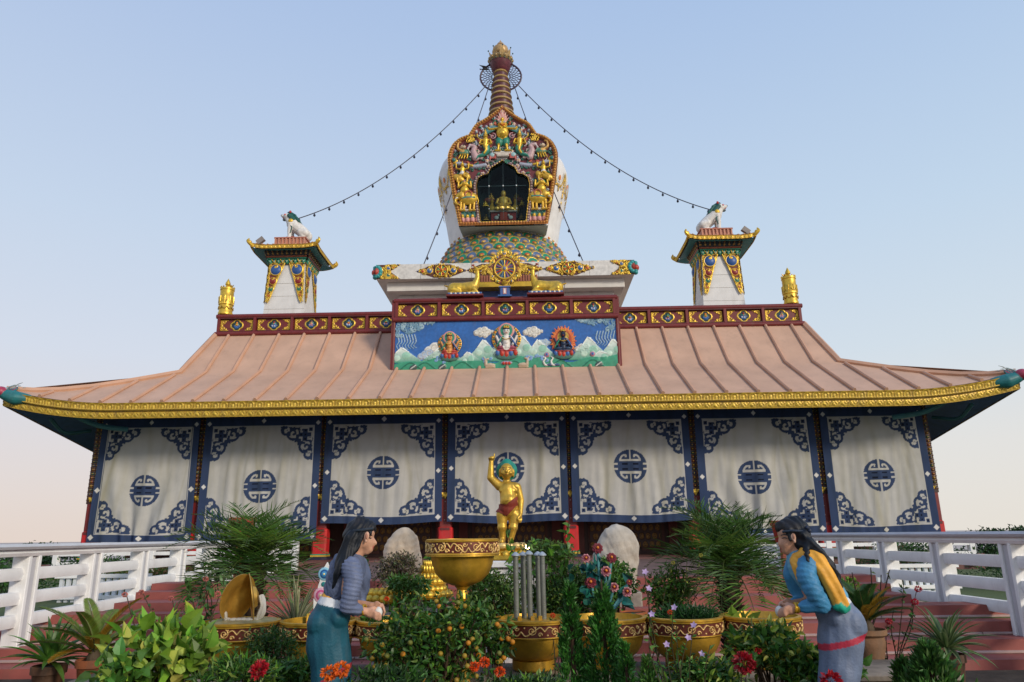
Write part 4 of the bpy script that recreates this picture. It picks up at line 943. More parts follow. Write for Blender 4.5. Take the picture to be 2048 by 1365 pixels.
    b.box((0, ht, zE+.72), (1.32, 1.32, .05), (.42, .15, .1, 0)); b.build('tower_roof_cap', ROOF, t)
    b = MB(); b.box((.12*mirror, ht-.1, zE+.86), (.55, .55, .18), (.25, .025, .02, 0), taper=.55); b.box((.15*mirror, ht-.0, zE+.77), (1.1, .85, .05), (.6, .5, .45, 0)); b.build('lion_plinth', PAINT, t)
    for qx in (-1, 1):
        for qy in (-1, 1):
            b = MB(); cx_, cy_ = qx*(E+.05), ht+qy*(E+.05); z = ez(E, E)
            b.tube(spline([(cx_*.93, ht+qy*E*.95, z-.05), (cx_, cy_, z), (cx_+qx*.1, cy_+qy*.05, z+.1), (cx_+qx*.06, cy_, z+.22)], 4), (.1, .03), GD, 8); b.ball((cx_+qx*.03, cy_, z+.06), .09, GDD); b.build('corner_curl', GOLD, t)
    b = MB(); b.box((mirror*1.0, ht-1.2, ez(1.0, E)+.25), (.32, .16, .2), (.25, .22, .2, 0), ry=mirror*.7); b.box((mirror*1.0, ht-1.24, ez(1.0, E)+.12), (.05, .05, .2), (.1, .1, .1, 0)); b.build('floodlight', PAINT, t)
    return t
tower('tower', -9.0, 3.95, 10.28, 'white tower on the left of the roof, carrying the lion that faces left', -1)
tower('tower', 8.55, 3.95, 10.28, 'white tower on the right of the roof, carrying the lion that faces right', 1)
# lions
def lion(name, x, y, z, s, label):
    t = empty(name, (x, y, z)); t.scale = (1.03, 1.05, 1.05); tag(t, label, 'lion statue', 'snow lion statues on the towers'); W_ = (.70, .68, .64, 0); TG = (.02, .10, .085, 0)
    g = lambda a, b_, c_: (s*a, b_, c_)
    cl = Clay()
    cl.chain([g(-.42, .05, .2), g(-.2, .05, .42), g(.18, .0, .72)], [.23, .24, .25], W_)
    cl.chain([g(.2, 0, .72), g(.34, 0, .95)], [.22, .16], W_); cl.ball(g(.38, 0, 1.05), (.2, .17, .16), W_); cl.limb(g(.45, 0, 1.05), g(.6, 0, 1.09), .11, .08, W_)
    cl.limb(g(.42, 0, .93), g(.56, 0, .93), .08, .06, (.1, .12, .12, 0)); cl.limb(g(.58, 0, 1.13), g(.66, 0, 1.12), .055, .05, (.12, .14, .15, 0))
    for q in (-1, 1):
        cl.chain([g(.2, q*.14, .68), g(.24, q*.16, .38), g(.22, q*.16, .1)], [.13, .09, .08], W_); cl.limb(g(.2, q*.16, .06), g(.36, q*.16, .04), .08, .06, W_)
        cl.chain([g(-.42, q*.15, .25), g(-.22, q*.2, .3), g(-.36, q*.2, .08)], [.17, .13, .08], W_); cl.limb(g(-.38, q*.2, .05), g(-.15, q*.2, .05), .07, .06, W_)
    cl.build('lion_body', SKINP, t, .022, 2)
    m = Clay()
    for k in range(9):
        a = k/8; m.limb(g(.34-.1*a, .0, 1.18-.05*a), g(.05-.28*a*.8, (k % 3-1)*.12, 1.05-.35*a), .11, .05, TG); m.limb(g(.3, (k % 3-1)*.14, 1.05), g(.18-.12*a, (k % 3-1)*.18, .85), .09, .05, TG)
    m.build('mane', SKINP, t, .022, 1)
    b = MB(); b.ball(g(.48, -.14, 1.1), .035, (.8, .1, .08, 0)); b.ball(g(.48, .14, 1.1), .035, (.8, .1, .08, 0)); b.ball(g(.53, 0, 1.0), (.09, .08, .03), (.6, .1, .08, 0)); b.ball(g(.26, -.16, 1.2), (.05, .04, .06), (.45, .05, .05, 0)); b.ball(g(.57, 0, 1.04), (.06, .07, .015), WH)
    b.build('lion_face', SKINP, t); b = MB(); b.ball(g(.2, -.22, .78), (.1, .05, .1), GD); b.tube(spline([g(.3, -.2, .6), g(.12, -.26, .5), g(.18, -.24, .25)], 5), .02, TG, 6); b.build('shoulder_flame', SKINP, t)
    return t
la_ = at(592, 486, 4.6); lion('lion_statue', -8.95, 4.62, 13.72, -1, 'white lion with dark green mane facing left on the left tower roof'); lion('lion_statue', 8.55, 4.62, 13.72, 1, 'white lion with dark green mane facing right on the right tower roof')
# victory banners
def banner(x, label, s):
    t = empty('victory_banner', (x, 2.7, 9.86)); tag(t, label, 'victory banner', 'gilded victory banners at the roof ends')
    b = MB(); b.lathe([(.24, 0), (.27, .03), (.27, .1), (.25, .14), (.25, .4), (.28, .42), (.27, .75), (.25, .78), (.25, 1.0), (.27, 1.02), (.26, 1.1), (.06, 1.12)], GD, n=36)
    for k in range(9):
        a = k*math.pi*2/9
        b.tube([(.275*math.cos(a+.35*q), .275*math.sin(a+.35*q), .62-.12*(1-q*q)) for q in np.linspace(-1, 1, 9)], .018, GD, 5); b.tube([(.27*math.cos(a+.35*q), .27*math.sin(a+.35*q), .34-.1*(1-q*q)) for q in np.linspace(-1, 1, 9)], .016, GD2, 5)
        b.tube([(.27*math.cos(a), .27*math.sin(a), .75), (.275*math.cos(a), .275*math.sin(a), .45)], (.03, .012), GD, 5)
    for k in range(14): a = k*math.pi/7; b.ball((.25*math.cos(a), .25*math.sin(a), 1.13), .03, GD, 6, 4)
    b.build('banner_drum', GOLD, t)
    b = MB(); b.lathe([(.06, 1.1), (.1, 1.15), (.06, 1.2), (.1, 1.26), (.09, 1.33), (.02, 1.48), (.001, 1.52)], GD, n=16); b.ball((s*.12, 0, 1.2), .05, GD2); b.tube([(s*.2, -.1, 1.1), (s*.27, -.12, 1.2)], .02, GD2, 5); b.build('banner_finial', GOLD, t)
    return t
banner(-10.83, 'golden drum shaped banner at the left end of the roof ridge', 1); banner(10.72, 'golden drum shaped banner at the right end of the roof ridge', -1)
# deer and wheel
def deer(x, s, label):
    t = empty('deer_statue', (x, .82, 9.84)); t.scale = (1.04, 1.1, 1.2); tag(t, label, 'deer statue', 'golden deer beside the dharma wheel'); g = lambda a, b_, c_: (s*a, b_, c_)
    cl = Clay(); cl.chain([g(-.4, 0, .22), g(-.1, 0, .24), g(.25, 0, .26)], [.2, .17, .19], GD); cl.ball(g(-.42, -.02, .2), (.2, .2, .2), GD)
    cl.chain([g(.32, 0, .3), g(.42, 0, .55), g(.42, 0, .78)], [.15, .09, .065], GD); cl.chain([g(.4, 0, .82), g(.52, 0, .86), g(.66, 0, .92)], [.085, .07, .035], GD)
    for q in (-1, 1):
        cl.chain([g(.3, q*.13, .18), g(.42, q*.15, .07), g(.1, q*.17, .05)], [.08, .05, .04], GD); cl.chain([g(-.4, q*.15, .15), g(-.15, q*.19, .08), g(-.45, q*.2, .05)], [.12, .06, .04], GD)
        cl.limb(g(.36, q*.05, .88), g(.24, q*.14, .93), .03, .02, GD2)
    cl.limb(g(-.58, 0, .3), g(-.72, 0, .34), .035, .02, GD2)
    cl.build('deer_body', GOLD, t, .016, 3)
    for q in (-1, 1): MB().ball(g(.47, q*.07, .87), .018, DK).build('eye', PAINT, t); MB().ball(g(.27, q*.13, .92), (.06, .02, .03), (.35, .05, .06, 0), rot=(0, -s*.3, 0)).build('ear', PAINT, t)
    b = MB(); b.box((0, 0, -.03), (1.25, .5, .05), MAR); b.box((0, 0, .02), (1.15, .44, .06), (.5, .55, .62, 0))
    for k in range(15): b.ball((-.54+k*.077, -.22, .02), (.04, .03, .035), (.7, .72, .74, 0) if k % 2 else BLU, 6, 4)
    b.build('deer_plinth', PAINT, t)
deer(-1.45, 1, 'golden deer lying left of the wheel with its head raised to the right'); deer(1.4, -1, 'golden deer lying right of the wheel with its head raised to the left')
t = empty('dharma_wheel', (-.04, .8, 9.75)); t.scale = (.86, 1, .92); tag(t, 'ornate golden eight spoked wheel on a small blue pedestal between two deer', 'dharma wheel')
c = Canvas(2.3, 1.9, .012, mask=True)
c.ell(0, -.02, .64, .64, (.2, .05, .03, 0), .02); lace(c, lambda x, z: (.5 < math.hypot(x, z) < .68) or (abs(x) < .26 and .5 < z < .88-.9*abs(x)), 130, .06, 21)
for q in (-1, 1): c.poly([(q*.3, -.2), (q*.98, -.04), (q*.3, .3)], (.18, .05, .03, 0), .02); lace(c, lambda x, z, q=q: .55 < q*x < .95 and abs(z+.02) < .3-.24*(q*x-.4), 34, .055, 31)
for k in range(12): a = k*math.pi/6; jewel(c, .57*math.cos(a), -.02+.57*math.sin(a), .035, [RED, BLU, GRN][k % 3], .02)
jewel(c, 0, .64, .07, BLU, .02)
for k in range(11): a = .5+k*(math.pi-1)/10; c.ell(.68*math.cos(a), .68*math.sin(a)+.02, .05, .09, GD, .05, 0, a-math.pi/2)
c.ell(0, -.02, .47, None, (.05, .1, .18, 0), .03, .03); c.ell(0, -.02, .46, None, GD, .07, .03, r0=.8)
for k in range(16): a = k*math.pi/8; c.stroke([(.1*math.cos(a), -.02+.1*math.sin(a)), (.36*math.cos(a), -.02+.36*math.sin(a))], .028, GD if k % 2 == 0 else [(.3, .1, .25, 0), RED, (.1, .2, .3, 0)][k//2 % 3], .05, .04)
c.ell(0, -.02, .13, None, GD, .08, .05); c.ell(0, -.02, .07, None, (.2, .25, .4, 0), .06, .1)
c.build('wheel_disc', GOLD, t, lambda X, Z, H: (X, -.06-H, 1.15+Z))
c.build('wheel_disc', GOLD, t, lambda X, Z, H: (X, .02+H, 1.15+Z))
b = MB(); b.lathe([(.1, .38), (.14, .42), (.09, .48), (.15, .54), (.17, .6), (.08, .66), (.1, .72)], GD, n=20); b.build('wheel_stem', GOLD, t)
b = MB(); b.box((0, 0, .02), (.56, .4, .05), BLU); b.box((0, 0, .2), (.4, .34, .34), (.06, .12, .32, 0), bev=.03); b.box((0, -.175, .2), (.14, .02, .24), PNK); b.box((0, -.186, .2), (.07, .01, .18), WH); b.box((0, 0, .38), (.48, .38, .04), (.1, .16, .4, 0)); b.build('wheel_pedestal', PAINT, t)
# bell strings
def bellstring(p0, p1, sag, nb, label):
    t = empty('bell_string', p0); tag(t, label, 'bell string', 'strings of small bells hung from the spire'); p0 = Vector(p0); p1 = Vector(p1)
    def P(u): return (p1-p0)*u+Vector((0, 0, -4*sag*u*(1-u)))
    MB().tube([P(i/60) for i in range(61)], .022, (.05, .045, .06, 0), 5).build('string', PAINT, t)
    for k in range(nb):
        q = P((k+.6)/nb)+Vector((0, 0, -.14)); b = MB(); b.lathe([(.055, 0), (.05, .03), (.035, .08), (.012, .11), (.01, .15)], (.03, .03, .05, 0), (q.x, q.y, q.z), 8); b.ball((q.x, q.y, q.z-.03), .022, (.03, .03, .05, 0), 6, 4); b.build('bell', PAINT, t)
bellstring((-1.05, 7.2, 22.75), (-9.15, 4.7, 14.72), 1.05, 14, 'long string of bells from the spire down to the left lion')
bellstring((.55, 7.2, 22.7), (8.72, 4.7, 14.72), 1.0, 14, 'long string of bells from the spire down to the right lion')
bellstring((-.85, 6.9, 22.6), (-3.25, 2.7, 11.75), .25, 8, 'short steep bell string from the spire to the platform, left of the niche')
bellstring((.3, 6.9, 22.6), (2.95, 2.7, 11.75), .25, 8, 'short steep bell string from the spire to the platform, right of the niche')
b = MB(); bp = at(969, 139, 5); b.ball((0, 0, 0), (.13, .04, .045), DK); b.ball((.12, 0, .03), .04, DK)
for q in (-1, 1): b.add([(-.05, 0, .02), (.08, 0, .02), (.12, q*.1+.02, .1), (q*.24, q*.2, .09), (-.04+q*.06, q*.12, .04)], [(0, 1, 2, 3, 4)], DK); b.add([(-.05, 0, .01), (.08, 0, .01), (.12, q*.1+.02, .09), (q*.24, q*.2, .08), (-.04+q*.06, q*.12, .03)], [(4, 3, 2, 1, 0)], DK)
b.add([(-.12, -.03, 0), (-.12, .03, 0), (-.22, .05, .01), (-.22, -.05, .01)], [(0, 1, 2, 3)], DK)
o = b.build('bird', PAINT); o.location = bp; tag(o, 'small dark bird flying just left of the spire', 'bird')
# ================================================================== RAILINGS
WR = (.80, .80, .79, 0)
def hexrail(b, p0, p1, hgt, wd, col):
    p0 = Vector(p0); p1 = Vector(p1); d = (p1-p0).normalized(); sd = d.cross(Vector((0, 0, 1))).normalized(); u = Vector((0, 0, 1))
    sec = [(-wd/2, 0), (-wd/2+.02, hgt/2), (wd/2-.02, hgt/2), (wd/2, 0), (wd/2-.02, -hgt/2), (-wd/2+.02, -hgt/2)]
    V = [p+sd*a+u*c for p in (p0, p1) for a, c in sec]; b.add(V, [(i, (i+1) % 6, (i+1) % 6+6, i+6) for i in range(6)]+[tuple(range(5, -1, -1)), tuple(range(6, 12))], col)
def railing(X, inn, y0, y1, n, zb, label):
    t = empty('railing', (X(y0), y0, zb)); tag(t, label, 'railing', 'white railings beside the steps')
    ys = [y0+(y1-y0)*k/n for k in range(n+1)]; lo = lambda x, y, z: (x-X(y0), y-y0, z-zb)
    for y in ys:
        b = MB(); x = X(y); b.box(lo(x, y, (zb+1.44)/2), (.16, .22, 1.44-zb), WR, bev=.012)
        for q in (-1, 1): b.box(lo(x+inn*.09, y+q*.085, (zb+1.44)/2), (.07, .055, 1.44-zb), WR, bev=.008)
        b.box(lo(x+inn*.082, y, (zb+1.44)/2), (.03, .1, 1.44-zb-.02), (.5, .5, .52, 0)); b.build('post', WHITE, t)
    b = MB(); ya, yb = y0-.2, y1+.2; hexrail(b, lo(X(ya)+inn*.03, ya, 1.475), lo(X(yb)+inn*.03, yb, 1.475), .075, .22, WR); b.build('top_beam', WHITE, t)
    b = MB(); hexrail(b, lo(X(ya)+inn*.03, ya, 1.545), lo(X(yb)+inn*.03, yb, 1.545), .06, .32, (.55, .57, .60, 0)); b.build('handrail', WHITE, t)
    for i in range(n):
        for z in (1.24, .975, .73):
            b = MB(); hexrail(b, lo(X(ys[i])+inn*.02, ys[i]+.1, z), lo(X(ys[i+1])+inn*.02, ys[i+1]-.1, z), .135, .13, WR); b.build('rail', WHITE, t)
railing(lambda y: -5.22-(y+14.9)*.047, 1, -16.3, -5.1, 8, .28, 'white painted masonry railing on the left of the steps, with a marble handrail')
railing(lambda y: 6.2-(y+14.9)*.036, -1, -16.3, -5.1, 8, .28, 'white painted masonry railing on the right of the steps, with a marble handrail')
def picket(x0, x1, y, zb, zt, step, label):
    t = empty('picket_fence', (x0, y, zb)); tag(t, label, 'fence')
    n = int((x1-x0)/step)
    for k in range(n): MB().box((k*step, 0, (zt-zb)/2), (step*.5, .06, zt-zb), (.62, .66, .7, 0)).build('picket', WHITE, t)
    for z in (zt-.03, zb+.08): MB().box(((x1-x0)/2-.1, -.04, z-zb), (x1-x0, .05, .06), WR).build('fence_rail', WHITE, t)
picket(-7.3, -5.65, -10.8, .6, 1.05, .115, 'low white picket fence seen through the left railing')
picket(6.1, 8.0, -10.6, .6, 1.05, .115, 'low white picket fence seen through the right railing')
# terrace fence towards the temple
for x0, x1, s_ in ((-13.3, -6.2, 'left'), (6.6, 13.4, 'right')):
    t = empty('terrace_fence', (x0, -1.6, .6)); tag(t, 'plain white two bar fence in front of the temple, seen behind the %s railing' % s_, 'fence')
    n = 5
    for k in range(n+1): MB().box(((x1-x0)*k/n, 0, .45), (.16, .16, .9), WR, bev=.01).build('post', WHITE, t)
    for z in (.35, .62, .88): MB().box(((x1-x0)/2, -.02, z), (x1-x0, .1, .1), WR).build('rail', WHITE, t)
# ================================================================== PLANT KIT
class Leaves:
    def __init__(s): s.V = []; s.F = []; s.C = []; s.n = 0
    def leaf(s, P, D, Nn, L, W, C, fold=.25, droop=.15):
        """P,D,Nn (n,3): base, direction, up normal; pointed folded blades"""
        P = np.atleast_2d(P).astype(float); D = np.atleast_2d(D).astype(float); Nn = np.atleast_2d(Nn).astype(float); n = len(P)
        D = D/(np.linalg.norm(D, axis=1, keepdims=True)+1e-9); S_ = np.cross(D, Nn); S_ /= (np.linalg.norm(S_, axis=1, keepdims=True)+1e-9); U = np.cross(S_, D)
        L = np.broadcast_to(L, n)[:, None]; W = np.broadcast_to(W, n)[:, None]
        mid = P+D*L*.45; tip = P+D*L-U*L*droop
        q = np.stack([P, mid+S_*W/2+U*W*fold, tip, mid-S_*W/2+U*W*fold, mid-U*L*droop*.2], 1).reshape(-1, 3)
        i = np.arange(n)[:, None]*5+s.n; F = np.concatenate([i+[0, 1, 4], i+[1, 2, 4], i+[2, 3, 4], i+[3, 0, 4]], 0)
        s.V.append(q); s.F.append(F); C = np.broadcast_to(C, (n, 4)); s.C.append(np.repeat(C, 5, 0)); s.n += 5*n
    def broad(s, P, D, Nn, L, W, C, C2=None):
        """round leaves with a pointed tip and curved blade; C2 colours one flank"""
        sh = np.array([(0, 0), (.12, .36), (.38, .5), (.7, .34), (1, 0), (.7, -.34), (.38, -.5), (.12, -.36), (.45, 0)])
        P = np.atleast_2d(P); n = len(P); D = D/(np.linalg.norm(D, axis=1, keepdims=True)+1e-9); S_ = np.cross(D, Nn); S_ /= (np.linalg.norm(S_, axis=1, keepdims=True)+1e-9); U = np.cross(S_, D)
        L = np.broadcast_to(L, n); W = np.broadcast_to(W, n)
        q = np.empty((n, 9, 3))
        for k, (a, b_) in enumerate(sh): q[:, k] = P+D*(a*L)[:, None]+S_*(b_*W)[:, None]+U*((abs(b_)*.5*W)-a*a*L*.35)[:, None]
        i = np.arange(n)[:, None]*9+s.n; F = np.concatenate([i+[k, (k+1) % 8, 8] for k in range(8)], 0)
        C = np.broadcast_to(C, (n, 4)); CC = np.repeat(C[:, None], 9, 1).copy()
        if C2 is not None: CC[:, 5:8] = np.broadcast_to(C2, (n, 4))[:, None]
        s.V.append(q.reshape(-1, 3)); s.F.append(F); s.C.append(CC.reshape(-1, 4)); s.n += 9*n
    def blade(s, pts, W, C, up=(0, 0, 1), seg=True, C2=None):
        """a long strap leaf along pts"""
        P = np.array(pts, float); n = len(P); T_ = np.gradient(P, axis=0); T_ /= np.linalg.norm(T_, axis=1, keepdims=True)+1e-9
        S_ = np.cross(T_, np.array(up)); S_ /= np.linalg.norm(S_, axis=1, keepdims=True)+1e-9; U = np.cross(S_, T_)
        t = np.linspace(0, 1, n); w_ = (W*np.clip(np.minimum(.55+t*2.5, 1)*(1-t**3), .02, 1))[:, None]
        q = np.stack([P-S_*w_/2+U*w_*.25, P, P+S_*w_/2+U*w_*.25], 1).reshape(-1, 3); F = []
        for i in range(n-1):
            for j in (0, 1): a = i*3+j+s.n; F += [(a, a+1, a+4), (a, a+4, a+3)]
        s.V.append(q); s.F.append(np.array(F)); c = np.repeat(np.array(C, float)[None], 3*n, 0)
        if C2 is not None: c[0::3] = C2; c[2::3] = C2
        s.C.append(c); s.n += 3*n
    def build(s, name, parent, m=None):
        return link(name, npmesh(name, np.concatenate(s.V), np.concatenate(s.F), np.concatenate(s.C), 'POINT', False), m or LEAF, parent)
def gcol(n, base, var=.3, hue=.15, r=None):
    r = r or rng; b = np.array(base, float)[:3]; k = 1+var*r.standard_normal((n, 1)); h = 1+hue*r.standard_normal((n, 3))
    return np.concatenate([np.clip(b*k*h, .003, .9), np.zeros((n, 1))], 1)
def rdir(n, r, up=0.0):
    d = r.standard_normal((n, 3)); d[:, 2] += up; return d/np.linalg.norm(d, axis=1, keepdims=True)
G1 = (.075, .18, .024); G2 = (.045, .13, .02); G3 = (.15, .27, .035); G4 = (.028, .075, .018); YG = (.27, .36, .05)
def bush(name, c, rad, label, cat='shrub', n=1400, ls=.045, lw=.45, col=G1, col2=None, nst=9, clumps=26, seed=1, group=None, broad=False, base=None, spread=.28, up=.25, stemcol=(.06, .035, .02, 0), flowers=None):
    """c: centre of the crown; base: height of the soil below it"""
    r = np.random.default_rng(seed); c = Vector(c); base = .28 if base is None else base
    t = empty(name, (c.x, c.y, base)); tag(t, label, cat, group); cz = c.z-base; R = np.array(rad)
    d = rdir(clumps, r, .2); rr = (.35+.65*r.random((clumps, 1))**.5); K = d*rr*R*.82+np.array([0, 0, cz])
    st = MB()
    for k in range(min(nst, clumps)):
        e = K[k]; st.tube(spline([(0+.04*r.standard_normal(), .04*r.standard_normal(), 0), (e[0]*.35, e[1]*.35, e[2]*.5+r.normal()*.03), tuple(e)], 4), (.014, .004), stemcol, 5)
        for j in range(2):
            f = K[(k*5+j*3) % clumps]; st.tube([tuple(e*.6), tuple((e+f)/2)], (.007, .003), stemcol, 4)
    st.build('stem', POT, t)
    lv = Leaves(); idx = r.integers(0, clumps, n); P = K[idx]+r.standard_normal((n, 3))*R*spread*.75
    ok = (((P-[0, 0, cz])/R)**2).sum(1) < 1.35; P = P[ok]; m = len(P); D = rdir(m, r, up)+.6*(P-[0, 0, cz])/R; Nn = rdir(m, r, .9)
    bright = .8+.4*r.random(clumps)[idx[ok]]
    C = gcol(m, col, .22, .1, r); 
    if col2 is not None: k = r.random(m) < .3; C[k] = gcol(int(k.sum()), col2, .2, .1, r)
    C[:, :3] *= bright[:, None]
    L = ls*(.6+.8*r.random(m))
    (lv.broad if broad else lv.leaf)(P, D, Nn, L, L*lw, C)
    lv.build('foliage', t)
    if flowers:
        for (nm, nf, fcol, fs, fn) in flowers:
            for k in range(nf):
                e = K[(k*7+3) % clumps]+r.standard_normal(3)*R*.25; v = (e-[0, 0, cz])/R; q = np.linalg.norm(v); e = np.array([0, 0, cz])+v/q*R*(.85+.2*r.random()); e[1] = -abs(e[1])*.9
                fn(t, nm, e, fcol, fs, r)
    return t
def fl_daisy(t, nm, p, col, s, r, n=5):
    l = Leaves(); a = np.arange(n)*2*math.pi/n+r.random()*2; tilt = np.array([r.normal()*.3, -1, .6]); tilt /= np.linalg.norm(tilt); e1 = np.cross(tilt, [0, 0, 1.]); e1 /= np.linalg.norm(e1); e2 = np.cross(e1, tilt)
    D = np.cos(a)[:, None]*e1+np.sin(a)[:, None]*e2+tilt*.2; l.leaf(np.repeat([p], n, 0), D, np.repeat([tilt], n, 0), s, s*.7, gcol(n, col, .1, .05, r), .05, .0)
    l.build(nm, t)
def fl_ball(t, nm, p, col, s, r):
    b = MB(); b.ball(p, s, tuple(np.clip(np.array(col[:3])*(.8+.4*r.random()), 0, 1))+(0,), 8, 6); b.build(nm, SKINP, t)
def fl_pom(t, nm, p, col, s, r):
    l = Leaves(); n = 90; d = rdir(n, r); P = np.array(p)+d*s*.55*np.array([1, 1, .8]); l.leaf(P, d+.3*rdir(n, r), rdir(n, r, .5), s*.6, s*.4, gcol(n, col, .15, .08, r)); l.build(nm, t)
def conifer(px, Y, top, basez, w_, label, seed, col=(.045, .16, .024), n=7500, feather=.038):
    r = np.random.default_rng(seed); c = at(px, 1300, Y); t = empty('conifer', (c.x, c.y, basez)); tag(t, label, 'conifer'); H = top-basez
    MB().tube([(0, 0, 0), (.01, 0, H*.5), (0, 0, H*.97)], (.03, .006), (.06, .035, .02, 0), 6).build('trunk', POT, t)
    lv = Leaves(); nc_ = 120; hz = r.random(nc_)**1.1; az = r.random(nc_)*6.28; wr = w_*(1-hz)**.8*(.7+.35*r.random(nc_))+.010; K = np.stack([wr*np.cos(az)*.72, wr*np.sin(az)*.72, hz*H*.96], 1)
    i = r.integers(0, nc_, n); P = K[i]+r.standard_normal((n, 3))*np.array([.16, .16, .26])*np.maximum(wr[i], .03)[:, None]; P[:, 2] = np.clip(P[:, 2], .02, H)
    out = P*[1, 1, 0]; out /= np.linalg.norm(out, axis=1, keepdims=True)+1e-6; D = out*.6+np.array([0, 0, 1.])+.4*r.standard_normal((n, 3)); C = gcol(n, col, .25, .12, r); C[:, :3] *= (.75+.5*r.random(nc_)[i])[:, None]
    L = feather*(.6+.8*r.random(n)); lv.leaf(P, D, rdir(n, r), L, L*.3, C, .1, 0); lv.build('foliage', t); return t
def palm(px0, px1, Y, zb, zt, label, seed, nf=34, fl=.78):
    r = np.random.default_rng(seed); a = at(px0, 1240, Y); c = at(px1, 1130, Y); t = empty('palm', (a.x, a.y, zb)); tag(t, label, 'palm', 'palms in front of the steps'); top = Vector((c.x-a.x, 0, zt-zb))
    b = MB(); pts = spline([(0, 0, 0), (top.x*.3, 0, top.z*.45), tuple(top)], 8); b.tube(pts, [.07+.035*i/len(pts) for i in range(len(pts))], (.05, .032, .02, 0), 12)
    for k in range(150):
        u = k/150; p = pts[int(u*(len(pts)-1))]; an = k*2.4; rr = .07+.035*u; b.tube([(p[0]+rr*.8*math.cos(an), p[1]+rr*.8*math.sin(an), p[2]), (p[0]+(rr+.035)*math.cos(an), p[1]+(rr+.035)*math.sin(an), p[2]+.05)], (.02, .008), (.07, .045, .025, 0) if k % 3 else (.035, .022, .015, 0), 4)
    b.build('trunk', POT, t)
    b.__init__()
    for k in range(nf):
        el = math.radians(86-112*(k/nf)**.95+r.normal()*6); az = k*2.39996+r.normal()*.2; L = fl*(.75+.35*r.random()); h = np.array([math.cos(az), math.sin(az), 0]); P0 = np.array(top)
        m = 15; pts = []; e = el; p = P0.copy()
        for i in range(m): pts.append(p.copy()); p = p+(h*math.cos(e)+np.array([0, 0, 1])*math.sin(e))*L/m; e -= (.07+.06*(i/m))*(1 if el > -.3 else .3)
        pts = np.array(pts); f = MB(); f.tube(pts, (.008, .002), (.07, .1, .02, 0), 5); fo = f.build('frond', LEAF, t)
        lv = Leaves(); n = 28; u = np.linspace(.1, .99, n); idx = u*(m-1); i0 = np.clip(idx.astype(int), 0, m-2); fr = (idx-i0)[:, None]; Q = pts[i0]*(1-fr)+pts[i0+1]*fr; T_ = pts[i0+1]-pts[i0]; T_ /= np.linalg.norm(T_, axis=1, keepdims=True)
        side = np.cross(T_, [0, 0, 1.]); side /= np.linalg.norm(side, axis=1, keepdims=True)+1e-6; upv = np.cross(side, T_)
        base = (.055, .13, .022) if k % 3 else (.11, .2, .03)
        for q in (-1, 1):
            D = T_*(.3+.45*u[:, None])+q*side*(.95)+upv*(.38+.2*r.standard_normal((n, 1)))+.07*r.standard_normal((n, 3)); LL = L*(.34*np.sin(np.clip(u*1.05+.12, 0, 1)*math.pi)**.6+.05)*(.85+.3*r.random(n)); lv.leaf(Q, D, upv, LL, .0135, gcol(n, base, .2, .1, r), .2, .08)
        lv.build('leaflets', fo)
    return t
def rosette(name, c, label, cat, n, L, W, col, seed, el0=80, el1=5, col2=None, curve=1.0, pot=None, base=None, group=None, trunk=0):
    r = np.random.default_rng(seed); c = Vector(c); t = empty(name, c); tag(t, label, cat, group)
    for k in range(n):
        el = math.radians(el0-(el0-el1)*(k/n)+r.normal()*5); az = k*2.39996+r.normal()*.15; h = np.array([math.cos(az), math.sin(az), 0]); l_ = L*(.7+.4*r.random()); p = np.array([0, 0, trunk])+h*.02; pts = []; e = el
        for i in range(9): pts.append(p.copy()); p = p+(h*math.cos(e)+np.array([0, 0, 1])*math.sin(e))*l_/9; e -= .08*curve*(.4+i/6)
        lv = Leaves(); lv.blade(pts, W*(.8+.4*r.random()), gcol(1, col, .2, .1, r)[0], C2=(gcol(1, col2, .1, .05, r)[0] if col2 else None)); lv.build('leaf', t)
    if trunk: MB().tube([(0, 0, -.25), (0, 0, trunk+.03)], .05, (.06, .045, .03, 0), 10).build('trunk', POT, t)
    return t
def cycad(c, label, nf, L, col, seed, zoff=0, el0=75, el1=20, dens=40, ll=.1):
    r = np.random.default_rng(seed); t = empty('cycad', c); tag(t, label, 'cycad'); MB().ball((0, 0, 0), (.06, .06, .08), (.07, .05, .03, 0)).build('trunk', POT, t)
    for k in range(nf):
        el = math.radians(el0-(el0-el1)*(k/nf)); az = k*2.39996; h = np.array([math.cos(az), math.sin(az), 0]); l_ = L*(.85+.25*r.random()); p = np.array([0, 0, .04]); pts = []; e = el; m = 12
        for i in range(m): pts.append(p.copy()); p = p+(h*math.cos(e)+np.array([0, 0, 1])*math.sin(e))*l_/m; e -= .07
        pts = np.array(pts); fo = MB().tube(pts, (.007, .002), (.12, .12, .03, 0), 5).build('frond', LEAF, t); lv = Leaves(); n = dens; u = np.linspace(.12, 1, n)*(m-1)*.999; i0 = u.astype(int); i0 = np.clip(i0, 0, m-2); fr = (u-i0)[:, None]; Q = pts[i0]*(1-fr)+pts[i0+1]*fr; T_ = pts[i0+1]-pts[i0]; T_ /= np.linalg.norm(T_, axis=1, keepdims=True); side = np.cross(T_, [0, 0, 1.]); side /= np.linalg.norm(side, axis=1, keepdims=True)+1e-6; upv = np.cross(side, T_)
        cc_ = col if k % 5 else (.35, .2, .02)
        for q in (-1, 1): lv.leaf(Q, T_*.75+q*side*.75+upv*.25, upv, ll*np.sin(np.clip(np.linspace(.2, 1.02, n), 0, 1)*math.pi)**.5+.01, .009, gcol(n, cc_, .15, .08, r), .1, .05)
        lv.build('leaflets', fo)
    return t
